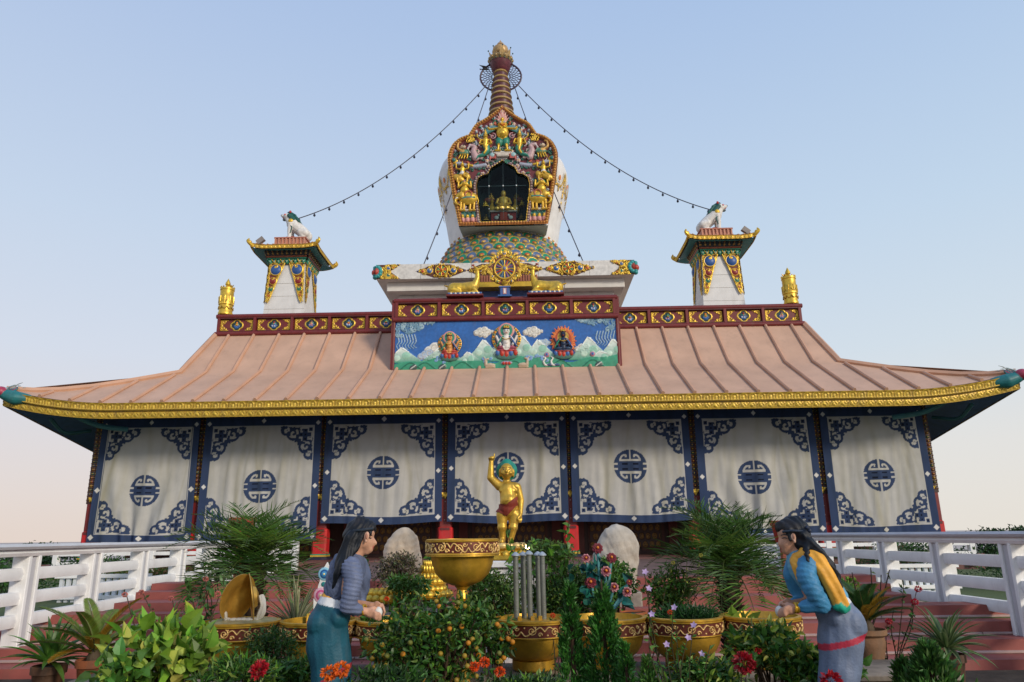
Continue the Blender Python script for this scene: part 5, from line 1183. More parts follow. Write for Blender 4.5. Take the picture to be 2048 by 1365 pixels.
def pot(c, r0, h, label, col=(.36, .12, .05, 0), urn=False, group=None):
    t = empty('flower_pot', c); tag(t, label, 'flower pot', group)
    if urn: pr = [(r0*.62, 0), (r0*.66, .02), (r0*.7, h*.3), (r0*.86, h*.6), (r0*.88, h*.72), (r0*.83, h*.82), (r0*.95, h*.85), (r0*1.02, h*.88), (r0*1.02, h*.99), (r0*.95, h), (r0*.9, h*.93), (.001, h*.9)]
    else: pr = [(r0*.68, 0), (r0*.9, h*.76), (r0*.92, h*.77), (r0*1.02, h*.78), (r0*1.03, h*.98), (r0*.95, h), (r0*.9, h*.93), (.001, h*.92)]
    MB().lathe(pr, [col]*(len(pr)-2)+[(.03, .02, .015, 0)], n=28).build('pot_body', POT, t); return t
# ================================================================== GARDEN HARDWARE
LZ = .59
b = MB(); b.box((.5, -17.5, LZ-.03), (6.6, .66, .055), (.24, .2, .16, 0), bev=.012); o = b.build('ledge_slab', STONE)
t = empty('garden_ledge', (0, 0, 0)); o.parent = t; MB().box((.5, -17.5, .42), (6.4, .6, .28), (.1, .05, .035, 0)).build('ledge_wall', STONE, t); tag(t, 'long low stone ledge carrying the row of golden bowls', 'ledge')
GB = (.62, .36, .04, .6); GBD = (.40, .19, .02, .5)
def rimband(c_w, h, n, t, r0, z0, seed=0):
    W = 2*math.pi*r0; c = Canvas(W, h, W/1000, (.13, .022, .012, .1)); p = W/n
    for k in range(n):
        x = -W/2+(k+.5)*p; q = 1 if k % 2 else -1
        c.stroke(spline([(x-p/2, 0), (x-p*.3, -q*h*.3), (x, -q*h*.02), (x+p*.3, q*h*.3), (x+p/2, 0)], 5), h*.05, (.80, .52, .18, .35), .008)
        c.spiral(x-p*.04, q*h*.06, h*.34, q*1.2, 1.6, -q, h*.042, (.80, .52, .18, .35), .008)
        c.spiral(x+p*.3, -q*h*.22, h*.17, 0, 1.1, q, h*.045, (.80, .52, .18, .35), .008); c.ell(x-p*.36, q*h*.27, h*.07, None, (.80, .52, .18, .35), .007); c.ell(x+p*.12, q*h*.33, h*.06, None, (.80, .52, .18, .35), .007)
    m = np.abs(c.Z) > h*.43; c.H[m] = .01; c.C[m] = GB
    return c.build('rim_band', GOLD, t, lambda X, Z, H: ((r0+H)*np.sin(X/r0), -(r0+H)*np.cos(X/r0), z0+Z))
def bowl(c, r, label, shape=0, group='golden bowls on the ledge'):
    t = empty('golden_bowl', c); tag(t, label, 'bowl', group)
    if shape == 0: pr = [(r*.5, 0), (r*.53, .01), (r*.53, .075), (r*.5, .08), (r*.62, .09), (r*.78, .13), (r*.88, .18), (r*.93, .235), (r*.93, .25)]
    else: pr = [(r*.52, 0), (r*.55, .01), (r*.55, .07), (r*.48, .075), (r*.74, .1), (r*.85, .2), (r*.88, .25)]
    pr += [(r*1.0, .252), (r*1.0, .36), (r*1.02, .365), (r*1.02, .378), (r*.93, .382), (r*.9, .33), (.001, .32)]
    cols = [GB]*3+[GBD]*(len(pr)-5)+[(.03, .02, .015, 0)]
    MB().lathe(pr, [GB]*(len(pr)-2)+[(.03, .02, .015, 0)], n=56).build('bowl_body', GOLD, t); rimband(0, .1, 11, t, r*1.005, .306)
    return t
BX = [478, 637, 790, 1066, 1216, 1370, 1526]
BL = ['golden bowl at the left end of the ledge, under the pair of cymbals', 'golden bowl behind the skirt of the left woman statue', 'golden bowl half hidden behind the left side of the orange fruit shrub', 'golden bowl holding the five grey tubes', 'golden bowl mostly hidden behind the two dark conifers', 'golden bowl filled with low green plants, left of the right palm trunk', 'golden bowl just left of the right woman statue, under her hands']
BP = [at(x, 1290, -17.5) for x in BX]
for i, (p, l) in enumerate(zip(BP, BL)): bowl((p.x, -17.5, LZ+.002), .30 if i not in (3,) else .31, l, 1 if i in (0, 1) else 0)
# big bowl on its golden pillar
px = .155; t = empty('pedestal_bowl', (px, -17.75, .3)); tag(t, 'large golden bowl raised high on a golden pillar in the middle of the garden', 'bowl')
pr = [(.02, .93), (.08, .935), (.15, .965), (.205, 1.02), (.235, 1.09), (.245, 1.145), (.248, 1.15), (.285, 1.152), (.285, 1.17), (.278, 1.18), (.278, 1.25), (.285, 1.26), (.285, 1.275), (.27, 1.28), (.262, 1.22), (.001, 1.2)]
MB().lathe(pr, [GB]*14+[(.05, .04, .03, 0)], n=72).build('bowl_body', GOLD, t); rimband(0, .105, 13, t, .281, 1.215)
b = MB(); b.lathe([(.06, .93), (.035, .9), (.045, .87), (.05, .84), (.03, .82)], GB, n=20); b.box((0, 0, .74), (.13, .13, .13), GB, bev=.02); b.add([(0, -.07, .69), (.045, -.07, .74), (0, -.07, .79), (-.045, -.07, .74)], [(0, 1, 2, 3)], (.22, .03, .02, 0))
b.lathe([(.05, .67), (.09, .64), (.07, .6), (.11, .56), (.12, .53), (.08, .5), (.07, .46), (.1, .42)], GB, n=28); b.lathe([(.085, .42), (.10, .3), (.13, .12), (.165, .03), (.175, 0)], GB, n=40)
for k in range(12): a = k*math.pi/6; b.ball((.1*math.cos(a), .1*math.sin(a), .55), (.03, .03, .04), GD, 8, 5)
b.build('pillar', GOLD, t); b = MB()
for k in range(7): a = -math.pi/2-.45+k*.15; b.tube([(.158*math.cos(a+.05*math.cos(q)), .158*math.sin(a+.05*math.cos(q)), .07+.018*math.sin(q)) for q in np.linspace(0, 4.5, 9)], .004, (.5, .35, .12, .4), 4)
b.build('pillar_scrollwork', GOLD, t)
# lotus pedestals behind
def lotus_ped(x, y, zt, zb, s, label, tiers=1):
    t = empty('lotus_pedestal', (x, y, zb)); tag(t, label, 'pedestal', 'golden lotus pedestals'); b = MB(); b.box((0, 0, (zt-zb)/2-.03), (.16*s, .16*s, zt-zb-.06), (.55, .6, .64, 0), bev=.01); b.build('pedestal_post', WHITE, t)
    for k in range(tiers):
        b = MB(); z = zt-zb+k*.12*s; f = 1-.3*k; b.lathe([(.12*s*f, z-.05*s), (.24*s*f, z-.04*s), (.25*s*f, z-.02*s), (.1*s*f, z+.0), (.16*s*f, z+.06*s), (.12*s*f, z+.07*s), (.001, z+.07*s)], GB, n=32)
        for j in range(18):
            a = j*math.pi/9; b.ball((.2*s*f*math.cos(a), .2*s*f*math.sin(a), z), (.045*s*f, .045*s*f, .04*s), GD, 8, 6); b.ball((.15*s*f*math.cos(a+.17), .15*s*f*math.sin(a+.17), z+.05*s), (.035*s*f, .035*s*f, .035*s), GD, 8, 6)
        b.build('lotus_top', GOLD, t)
p = at(768, 1196, -16.7); lotus_ped(p.x, -16.7, p.z, .3, .95, 'single golden lotus top on a pale post beside the hands of the left woman'); p = at(858, 1188, -16.3); lotus_ped(p.x, -16.3, p.z, .3, .95, 'three tiered golden lotus pedestal behind the fruit shrub, left of the large raised bowl', 3)
# child statue on lotus and pedestal
CY = -15.2; cz = 1.53; cx0 = .44
t = empty('statue_pedestal', (.48, CY, .3)); tag(t, 'white slab topped pedestal under the golden child statue', 'pedestal')
b = MB(); b.box((0, 0, 1.0), (.78, .62, .07), (.76, .76, .76, 0), bev=.01); b.box((0, 0, .93), (.66, .52, .07), WR, bev=.01); b.box((0, 0, .45), (.56, .46, .9), WR, bev=.01); b.build('pedestal_block', WHITE, t)
t = empty('child_statue', (cx0-.02, CY, 1.335)); tag(t, 'golden standing child statue with one arm raised and a dark red loincloth', 'statue')
b = MB(); b.lathe([(.20, 0), (.24, .02), (.24, .05), (.17, .08), (.16, .1), (.2, .13), (.17, .17), (.001, .175)], GD, n=32, sy=.8)
for k in range(14): a = k*math.pi/7; b.ball((.18*math.cos(a), .15*math.sin(a), .155), (.045, .04, .035), (.8, .55, .2, .35), 8, 6); b.ball((.2*math.cos(a+.2), .165*math.sin(a+.2), .06), (.04, .04, .05), GD, 8, 6)
b.build('lotus_base', GOLD, t)
K = 1/ (1449.8/8.45)   # metres per photo pixel at this distance
def cp(x, y, d=0):
    q = at(x, y, CY); return (q.x-cx0+.02+.002, d, q.z-1.335+.005)
CG = (.60, .37, .055, .55)
cl = Clay()
for s_, hx, kx, fx in ((-1, 1004, 1004, 1005), (1, 1028, 1026, 1021)):
    cl.chain([cp(hx, 1030), cp(kx, 1058, -.015), cp(fx+s_*0, 1082, .0)], [.069, .046, .032], CG); cl.limb(cp(fx, 1083.5, .01), cp(fx-s_*0-1, 1084.5, -.1), .032, .026, CG); cl.ball(cp(kx, 1056, -.02), .055, CG)
cl.chain([cp(1016, 1020), cp(1017, 1002, -.01), cp(1015, 980)], [.1, .098, .095], CG); cl.ball(cp(1017, 1003, -.03), (.095, .095, .10), CG); cl.limb(cp(999, 974), cp(1031, 975), .055, .055, CG); cl.ball(cp(1006, 983, -.03), (.05, .045, .035), CG); cl.ball(cp(1025, 983, -.03), (.05, .045, .035), CG)
cl.limb(cp(1014, 970), cp(1013, 960), .045, .04, CG)
cl.chain([cp(998, 973), cp(981, 957, .0), cp(982, 925)], [.052, .043, .028], CG)      # raised arm
cl.chain([cp(1034, 975), cp(1041.5, 1002, .0), cp(1040.5, 1030, -.03)], [.048, .038, .026], CG)
# hands
cl.ball(cp(983, 921, -.0), (.032, .022, .035), CG)
for k in range(3): cl.chain([cp(984.5+2.2*k-3, 917, -.01), cp(984.5+2.2*k-3, 915.5, -.03), cp(984.5+2.2*k-3, 919, -.035)], [.0115, .0105, .0095], CG)
cl.chain([cp(988, 918, -.01), cp(988.5, 912, -.015), cp(988.6, 908.5, -.015)], [.012, .0105, .008], CG); cl.chain([cp(979, 922, -.01), cp(977.5, 918, -.03), cp(981, 917.5, -.04)], [.012, .01, .009], CG)
cl.ball(cp(1040, 1034, -.03), (.022, .03, .036), CG)
for k in range(4): cl.chain([cp(1042.5-1.7*k, 1038, -.035), cp(1042.5-1.6*k, 1043, -.045), cp(1041.5-1.4*k, 1047-.8*abs(k-1.5), -.045)], [.0115, .010, .008], CG)
cl.chain([cp(1037, 1034, -.05), cp(1036, 1040, -.065), cp(1036.5, 1043, -.065)], [.012, .010, .008], CG)
# head
cl.ball(cp(1013, 942, -.01), (.072, .075, .09), CG); cl.ball(cp(1013, 950, -.025), (.062, .06, .06), CG); cl.ball(cp(1013, 945, -.085), (.013, .018, .02), CG); cl.limb(cp(1013, 941, -.078), cp(1013, 945, -.088), .009, .011, CG)
for q in (-1, 1): cl.ball(cp(1013+q*13.5, 945, .0), (.015, .025, .035), CG); cl.ball(cp(1013+q*13.5, 951, .0), (.012, .018, .03), CG); cl.ball(cp(1013+q*7, 948, -.055), (.03, .03, .028), CG)
cl.ball(cp(1013, 951, -.078), (.022, .012, .01), CG)
cbody = cl.build('child_body', GOLD, t, .0085, 2)
b = MB()
for q in (-1, 1):
    b.ball(cp(1013+q*5.6, 941, -.080), (.012, .006, .0045), (.6, .55, .45, 0), 10, 6); b.ball(cp(1013+q*5.4, 941, -.087), (.006, .004, .006), DK, 8, 5); b.tube([cp(1013+q*3, 938.5, -.086), cp(1013+q*6, 937.2, -.083), cp(1013+q*9, 938.6, -.07)], .0028, DK, 5)
b.ball(cp(1013, 937, -.087), .005, (.5, .05, .02, 0), 8, 5); b.ball(cp(1013, 951.3, -.088), (.014, .005, .004), (.35, .06, .02, 0), 8, 5); b.ball(cp(1016.5, 1003, -.138), (.008, .006, .008), GD2, 8, 5)
b.build('child_face', PAINT, t)
c_ = Clay(); c_.ball(cp(1013, 942, .045), (.125, .06, .122), (.015, .22, .17, 0)); c_.limb(cp(1013, 932, .02), cp(1013, 930, .02), .08, .07, (.015, .22, .17, 0)); c_.build('child_hair', SKINP, t, .012, 2)
lc = (.22, .035, .022, 0); c_ = Clay(); e_ = .012
for a_, b_, ra, rb, cc__, rr_ in cl.P:
    if b_ is None: c_.ball(a_, tuple(q+e_ for q in rr_), lc)
    else: c_.limb(a_, b_, ra+e_, rb+e_, lc)
o = c_.build('loincloth', SKINP, t, .007, 3)
def inband(v):
    x0 = cp(997, 1010)[0]; x1 = cp(1013, 1012)[0]; x2 = cp(1033, 996)[0]
    zt = np.interp(v.x, [x0, x1, x2], [cp(997, 1009)[2], cp(1013, 1011)[2], cp(1033, 995)[2]]); zb = np.interp(v.x, [x0, x1, x2], [cp(997, 1026)[2], cp(1014, 1035)[2], cp(1031, 1013)[2]])
    return zb < v.z < zt and cp(985, 1012)[0] < v.x < cp(1035.5, 1005)[0]
me_ = cbody.data; n_v = len(me_.vertices); VV = np.empty(n_v*3); me_.vertices.foreach_get('co', VV); VV = VV.reshape(-1, 3); ca = me_.color_attributes['Col']
CC_ = np.empty(n_v*4); ca.data.foreach_get('color', CC_); CC_ = CC_.reshape(-1, 4)
for i_ in range(n_v):
    if inband(Vector(VV[i_])): CC_[i_] = lc
ca.data.foreach_set('color', CC_.ravel())
bm = bmesh.new(); bm.from_mesh(o.data); bmesh.ops.delete(bm, geom=[v for v in bm.verts if not inband(v.co)], context='VERTS'); bm.to_mesh(o.data); bm.free()
p = at(1055, 1094, -15.5); t = empty('garden_lamp', (p.x, p.y, .62)); tag(t, 'small lit warm lamp among leaves right of the golden child', 'lamp'); MB().tube([(0, 0, 0), (0, 0, p.z-.66)], .012, DK, 6).build('lamp_stake', PAINT, t); b = MB(); b.ball((0, 0, p.z-.62), .026, WH); b.build('lamp_bulb', lm, t)
# boulders
def boulder(px0, px1, ytop, Y, zb, label, seed, col, lean=0):
    a = at(px0, 1120, Y); c = at(px1, 1120, Y); zt = at((px0+px1)/2, ytop, Y).z; W = (c.x-a.x)/2; H = zt-zb; t_ = empty('boulder', ((a.x+c.x)/2, Y, zb)); tag(t_, label, 'boulder', 'standing stones')
    r = np.random.default_rng(seed); cl = Clay(); cl.ball((0, 0, H*.38), (W*1.02, W*.75, H*.52), col); cl.ball((lean*W, 0, H*.6), (W*.93, W*.7, H*.41), col); cl.ball((-lean*W*.3, 0, H*.15), (W*.97, W*.7, H*.3), col)
    ph = r.random(6)*6
    def wr(V):
        q = V/W; o = np.zeros(len(V))
        for k in range(14):
            f = r.normal(size=3)*(1.5+k*.9); o += np.sin(q@f+r.random()*6)/(1.5+k*.9)
        return W*.06*o
    cl.build('stone', STONE, t_, .018, 3, wr)
    MB().box((0, 0, -.1), (W*2.0, W*1.5, .22), (.3, .26, .22, 0), bev=.02).build('stone_base', STONE, t_)
boulder(766, 844, 1058, -13.9, .9, 'rounded tan boulder left of the large raised bowl', 3, (.60, .48, .35, 0), -.05)
boulder(1188, 1276, 1049, -13.9, .9, 'tall smooth grey boulder right of the golden child', 5, (.48, .43, .36, 0), .12)
# cymbals
p = BP[0]; t = empty('cymbals', (p.x+.03, -17.5, LZ+.37)); tag(t, 'pair of upright golden cymbals draped with white cloth on the leftmost bowl', 'cymbals')
for (dx, rz, ty) in ((-.075, .5, -.33), (.045, .35, .28)):
    b = MB(); b.lathe([(.001, .05), (.03, .05), (.065, .035), (.075, .012), (.12, .004), (.165, -.004), (.165, -.010), (.12, -.002), (.075, .006), (.06, .02), (.001, .035)], (.60, .36, .07, .65) , n=48, sy=1.0)
    Rm_ = Euler((0, math.pi/2 if dx > 0 else -math.pi/2, 0)).to_matrix(); R2 = Euler((0, -ty*.8 if dx < 0 else -ty*.55, rz*1.2 if dx > 0 else -rz)).to_matrix()
    b.xform(lambda v: R2@(Rm_@Vector((v.x*1.15, v.y, v.z)))+Vector((dx, 0, .185))); b.build('cymbal', GOLD, t)
b = MB()
for dx, s_ in ((-.13, -1), (.12, 1)):
    for q in range(3): b.tube(spline([(dx+s_*.0, -.03+.02*q, .2), (dx+s_*(.02+.012*q), -.04, .12), (dx+s_*.012*q, -.05, .04), (dx-s_*.02*q, -.05, .015)], 5), [.018+.003*math.sin(i) for i in range(16)], (.58, .54, .46, 0), 7, flat=.6)
for q in range(4): b.ball((-.06+.04*q, -.07, .02), (.035, .03, .02), (.58, .54, .46, 0))
b.build('draped_cloth', CLOTH, t)
MB().lathe([(.001, 0), (.27, 0), (.27, .012), (.001, .03)], (.45, .4, .2, .3), n=40).build('lid', GOLD, t)
# five tubes
p = BP[3]; t = empty('tube_fountain', (p.x, -17.5, LZ+.33)); tag(t, 'five upright grey green metal tubes with caps standing in a golden bowl', 'fountain')
MB().lathe([(.001, 0), (.2, 0), (.2, .03), (.19, .04), (.001, .045)], GB, (-.03, 0, 0), 36).build('bowl_cover', GOLD, t)
for k, x in enumerate((1033, 1048, 1060, 1078, 1087)):
    q = at(x, 1200, -17.5+(.05 if k % 2 else -.03)); dx = q.x-p.x; hh = .52+.01*(k == 2); dy = .06 if k in (1, 3) else -.04
    b = MB(); b.tube([(dx, dy, .03), (dx-.003, dy, hh)], .021, (.17, .18, .16, .25), 16); o = b.build('tube', SKINP, t); MB().lathe([(.034, 0), (.034, .008), (.022, .02), (.008, .03), (.001, .032)], (.35, .4, .45, .2), (dx-.003, dy, hh), 16).build('tube_cap', SKINP, o)
for dx in (-.1, -.0, .06): MB().box((dx, -.1, .055), (.03, .03, .035), GB, bev=.004).build('fitting', GOLD, t)
# butter ornament
p = at(640, 1250, -17.3); t = empty('offering_ornament', (p.x, -17.3, LZ+.36)); tag(t, 'upright white ornament with blue and pink discs behind the left woman statue', 'ornament')
M_ = 5.9/1449.8
def op(x, y): return ((x-636)*M_, (1250-y)*M_-.06)
out_ = [op(*q) for q in ((622, 1218), (621, 1195), (628, 1178), (629, 1170), (632, 1160), (630, 1150), (634, 1138), (640, 1133), (645, 1124), (649, 1134), (655, 1142), (656, 1155), (652, 1165), (650, 1180), (654, 1190), (652, 1205), (644, 1218))]
b = MB(); b.prism(out_, -.015, .015, (.75, .75, .72, 0)); b.build('ornament_board', PAINT, t)
for (x, y, r, cs) in ((641, 1147, .054, [(.25, .5, .62, 0), (.02, .1, .28, 0), (.05, .25, .5, 0), (.8, .7, .3, 0)]), (636, 1188, .062, [(.6, .35, .42, 0), (.5, .08, .2, 0), (.6, .3, .4, 0), (.8, .6, .25, 0)]), (640, 1167, .02, [(.02, .2, .2, 0)])):
    o_ = op(x, y); b = MB()
    for k, c__ in enumerate(cs): rr = r*(1-.27*k); b.ball((o_[0], -.016-.004*k, o_[1]), (rr, .01, rr), c__, 24, 8)
    b.build('disc', SKINP, t)
b = MB(); b.box((0, .0, -.01), (.19, .1, .1), (.04, .12, .3, 0), bev=.01); b.tube([(-.1, -.05, -.15), (-.09, -.05, .045), (.05, -.05, .06), (.09, -.05, .05)], .012, GD, 6); b.ball((-.08, -.06, -.02), .022, ORG); b.build('ornament_base', PAINT, t)
# ================================================================== WOMEN STATUES
M_ = 1/296.
SK = (.58, .31, .2, 0); HR = (.006, .009, .015, 0)
def woman(name, px0, Y, mir, label, colr):
    org = at(px0, 1365, Y); gz = .0
    t = empty(name, (org.x, Y, .28)); tag(t, label, 'statue', 'painted statues of women bowing with offerings')
    ref = 660 if mir > 0 else 1680
    def w(x, y, d=0):
        q = at(x, y, Y); return (q.x-org.x, d, q.z-.28)
    return t, w
# hand: palm with five fingers round a small white stone
def hand(cl, w, wrist, palm, tips, col, side, d0):
    """wrist, palm: pixel coords; tips: list of 4 fingertip pixels"""
    cl.limb(w(*wrist, d0), w(*palm, d0), .026, .03, col)
    for k, (a, m_, e) in enumerate(tips):
        dd = d0-.02+.012*k
        cl.chain([w(*a, dd), w(*m_, dd-.004), w(*e, dd)], [.0115, .0105, .008], col)
# ---- left woman (faces right)
t, w = woman('woman_statue', 660, -18.7, 1, 'statue of a woman facing right, long dark hair, striped blue grey top, teal skirt', None)
body = Clay()
body.limb(w(712, 1085), w(716, 1078), .075, .08, SK)
body.ball(w(722, 1070, 0), (.075, .066, .098), SK); body.ball(w(733, 1084), (.052, .05, .062), SK)
body.limb(w(736, 1100), w(733, 1103), .026, .026, SK); body.limb(w(747, 1079), w(751, 1087), .010, .013, SK); body.ball(w(750, 1088), (.015, .012, .010), SK); body.ball(w(745.5, 1095), (.009, .016, .005), (.45, .12, .1, 0)); body.ball(w(744.5, 1098), (.009, .015, .005), (.45, .12, .1, 0)); body.ball(w(740, 1097), (.022, .03, .03), SK); body.ball(w(742, 1065), (.025, .05, .04), SK)
body.chain([w(716, 1100), w(705, 1122)], [.045, .055], SK)
body.chain([w(698, 1133), w(686, 1165), w(676, 1195), w(664, 1235)], [.085, .08, .07, .075], SK)
for d0, q in ((-.10, 0), (.09, 1)):   # forearms
    e = (703-q*4, 1212); hx = (736+q*4, 1222-q*8)
    body.chain([w(708, 1135, d0), w(703, 1175, d0*1.15), w(*e, d0*1.1)], [.04, .038, .034], SK); body.chain([w(*e, d0*1.1), w(*hx, d0*.55)], [.036, .025], SK)
    dd = d0*.5
    body.limb(w(hx[0], hx[1], dd), w(hx[0]+9, hx[1]+4, dd), .027, .031, SK)
    for k in range(4):
        a0 = (hx[0]+12, hx[1]-2+4*k); body.chain([w(a0[0], a0[1], dd-.02+.01*k), w(a0[0]+8+2*(k == 1), a0[1]+(-1+2*k if q else 3), dd-.028*(1 if d0 < 0 else -1)), w(a0[0]+13+3*(k in (1, 2)), a0[1]+6+k, dd*.5)], [.0115, .0105, .008], SK)
    body.chain([w(hx[0]+4, hx[1]-3, dd), w(hx[0]+11, hx[1]-8, dd*.7), w(hx[0]+19, hx[1]-6, dd*.4)], [.013, .0115, .009], SK)
for d0 in (-.05, .05): body.chain([w(660, 1240, d0), w(662, 1365, d0), w(664, 1470, d0), w(668, 1485, d0)], [.06, .05, .04, .035], SK); body.limb(w(664, 1488, d0), w(690, 1490, d0), .035, .03, SK)
body.build('woman_body', SKINP, t, .0085, 3)
# ear + eye
b = MB(); b.ball(w(738, 1073, -.073), (.017, .012, .030), (.62, .36, .25, 0), 14, 10, rot=(0, .15, 0)); b.ball(w(738.5, 1073, -.083), (.008, .006, .018), (.4, .18, .12, 0), 10, 8); b.ball(w(737, 1082, -.075), (.009, .008, .011), (.62, .36, .25, 0), 10, 8); b.build('ear', SKINP, t)
b = MB(); b.tube([w(736, 1077, -.053), w(741, 1075.5, -.047), w(745, 1077, -.035)], .003, DK, 5); b.tube([w(735, 1071, -.055), w(741, 1069, -.05), w(746, 1071, -.03)], .0035, DK, 5); b.build('eye', SKINP, t)
# top (striped)
tp = (.095, .12, .20, 0); tp2 = (.13, .16, .26, 0)
top = Clay(); top.chain([w(700, 1122), w(696, 1135), w(688, 1160), w(678, 1186)], [.085, .118, .118, .105], tp)
for d0 in (-.115, .105):
    top.chain([w(708, 1132, d0*.85), w(716, 1155, d0*1.05), w(713, 1180, d0*1.2), w(705, 1209, d0*1.15)], [.068, .062, .056, .052], tp2 if d0 < 0 else tp); top.chain([w(705, 1209, d0*1.15), w(722, 1217, d0*.85)], [.05, .037], tp2)
top.chain([w(660, 1185, 0), w(672, 1150, 0)], [.03, .05], tp)
def wr1(V):
    arm = np.clip((-V[:, 1]-.085)/.03, 0, 1)
    return .003*np.sin(V[:, 0]*190*(1-arm)+V[:, 2]*(60+180*arm)+V[:, 0]*arm*50+2.6*np.sin(V[:, 2]*14+V[:, 1]*16))
topo = top.build('woman_top', SKINP, t, .0085, 2, wr1)
tl = (.012, .085, .125, 0); rd = (.33, .028, .05, 0)
sk = Clay(); sk.chain([w(668, 1215), w(656, 1243), w(656, 1290), w(662, 1330), w(664, 1400), w(668, 1480)], [.115, .128, .132, .125, .118, .12], tl); sk.ball(w(648, 1245), (.108, .14, .115), tl); sk.ball(w(680, 1232), (.07, .13, .09), tl)
for i in range(9):
    pass
skirt = sk.build('skirt', SKINP, t, .0062, 6, lambda V: .004*np.sin(V[:, 0]*22+V[:, 2]*9+V[:, 1]*10)+.003*np.sin(V[:, 0]*47-V[:, 2]*16))
def paintband(o, fn, col):
    me = o.data; n = len(me.vertices); V = np.empty(n*3); me.vertices.foreach_get('co', V); V = V.reshape(-1, 3); a = me.color_attributes['Col']; C = np.empty(n*4); a.data.foreach_get('color', C); C = C.reshape(-1, 4); C[fn(V)] = col; a.data.foreach_set('color', C.ravel())
def zline(w, x0, y0, x1, y1): (a, _, c), (d, _, f) = w(x0, y0), w(x1, y1); return lambda V: c+(V[:, 0]-a)*(f-c)/(d-a)
OR_ = (.72, .34, .035, 0); WS = (.66, .68, .7, 0)
zo = zline(w, 650, 1186, 703, 1169); paintband(topo, lambda V: (V[:, 2] < zo(V)) & (V[:, 0] < w(700, 0)[0]) & (V[:, 1] > -.135), OR_)
zs1 = zline(w, 644, 1206, 704, 1218); zs2 = zline(w, 650, 1192, 700, 1197); paintband(skirt, lambda V: V[:, 2] > zs1(V), WS); paintband(skirt, lambda V: V[:, 2] > zs2(V), OR_)
z1 = zline(w, 617, 1268, 685, 1260); z2 = zline(w, 617, 1280, 685, 1272); paintband(skirt, lambda V: (V[:, 2] < z1(V)) & (V[:, 2] > z2(V)) & (V[:, 0] < w(686, 0)[0]), rd)
z3 = zline(w, 690, 1332, 706, 1322); z4 = zline(w, 690, 1342, 706, 1333); paintband(skirt, lambda V: (V[:, 2] < z3(V)) & (V[:, 2] > z4(V)) & (V[:, 0] > w(690, 0)[0]), rd)
# hair
h = Clay(); h.ball(w(718, 1062, .0), (.094, .087, .083), HR); h.ball(w(710, 1072, .0), (.08, .084, .08), HR); h.limb(w(738, 1056, 0), w(720, 1050, 0), .05, .06, HR); h.limb(w(728, 1063, -.07), w(722, 1085, -.07), .02, .022, HR); h.limb(w(742, 1062, -.05), w(746, 1072, -.045), .012, .008, HR)
h.limb(w(744, 1056, -.02), w(716, 1058, -.075), .014, .016, HR)
for d0 in (-.09, -.06, -.03, 0, .03, .06):
    h.chain([w(712, 1070, d0*.85), w(704, 1095, d0*.95), w(697, 1122, d0*1.05-.02), w(684, 1145, d0-.03), w(674, 1168+8*math.sin(d0*60), d0*.8-.02)], [.035, .036, .034, .028, .012], HR)
    h.chain([w(706, 1075, d0), w(694, 1105, d0), w(680, 1135, d0*.9), w(668, 1160+6*math.cos(d0*50), d0*.8)], [.03, .03, .026, .01], HR)
h.chain([w(722, 1090, -.075), w(716, 1100, -.09), w(708, 1116, -.11), w(700, 1130, -.12)], [.018, .018, .016, .01], HR)
h.build('hair', SKINP, t, .0085, 2, lambda V: .0035*np.sin((V[:, 0]*1.0+V[:, 2]*-.45)*150+6*np.sin(V[:, 2]*11)+V[:, 1]*80))
b = MB(); b.tube([w(x, y, d0) for x, y, d0 in ((700, 1066, 0), (704, 1064, -.07), (718, 1062, -.095), (735, 1060, -.085), (748, 1058, -.04))], .009, (.02, .03, .045, 0), 8); b.build('hair_band', SKINP, t)
b = MB(); 
for x, d0 in ((732, -.075),): b.tube([w(x+5*math.cos(q)*.35, 1218+9*math.sin(q), -.062+.037*math.cos(q)) for q in np.linspace(0, 6.28, 17)], .0085, (.75, .45, .03, .6), 8)
b.build('bracelet', GOLD, t); b = MB(); b.ball(w(757, 1225, -.01), (.028, .03, .035), (.62, .62, .58, 0)); o = b.build('offering_stone', SKINP); o.location = t.location; tag(o, 'white pebble held in the hands of the left woman statue', 'stone')
# ---- right woman (faces left)
t, w = woman('woman_statue', 1680, -18.7, -1, 'statue of a woman facing left, braided dark hair, blue top, orange scarf, blue grey skirt', None)
body = Clay(); SK = (.55, .29, .19, 0)
body.ball(w(1583, 1070, 0), (.078, .066, .1), SK); body.ball(w(1574, 1085), (.055, .05, .062), SK); body.limb(w(1572, 1101), w(1574, 1103), .027, .027, SK); body.limb(w(1561, 1080), w(1559, 1089), .010, .013, SK); body.ball(w(1560, 1090), (.013, .012, .009), SK); body.ball(w(1563.5, 1096), (.009, .016, .005), (.45, .12, .1, 0)); body.ball(w(1564.5, 1099), (.009, .015, .005), (.45, .12, .1, 0)); body.ball(w(1569, 1098), (.022, .03, .03), SK); body.ball(w(1564, 1066), (.028, .05, .045), SK)
body.chain([w(1590, 1098), w(1600, 1118)], [.048, .06], SK); body.chain([w(1610, 1130), w(1630, 1160), w(1655, 1195), w(1672, 1235)], [.085, .08, .07, .075], SK)
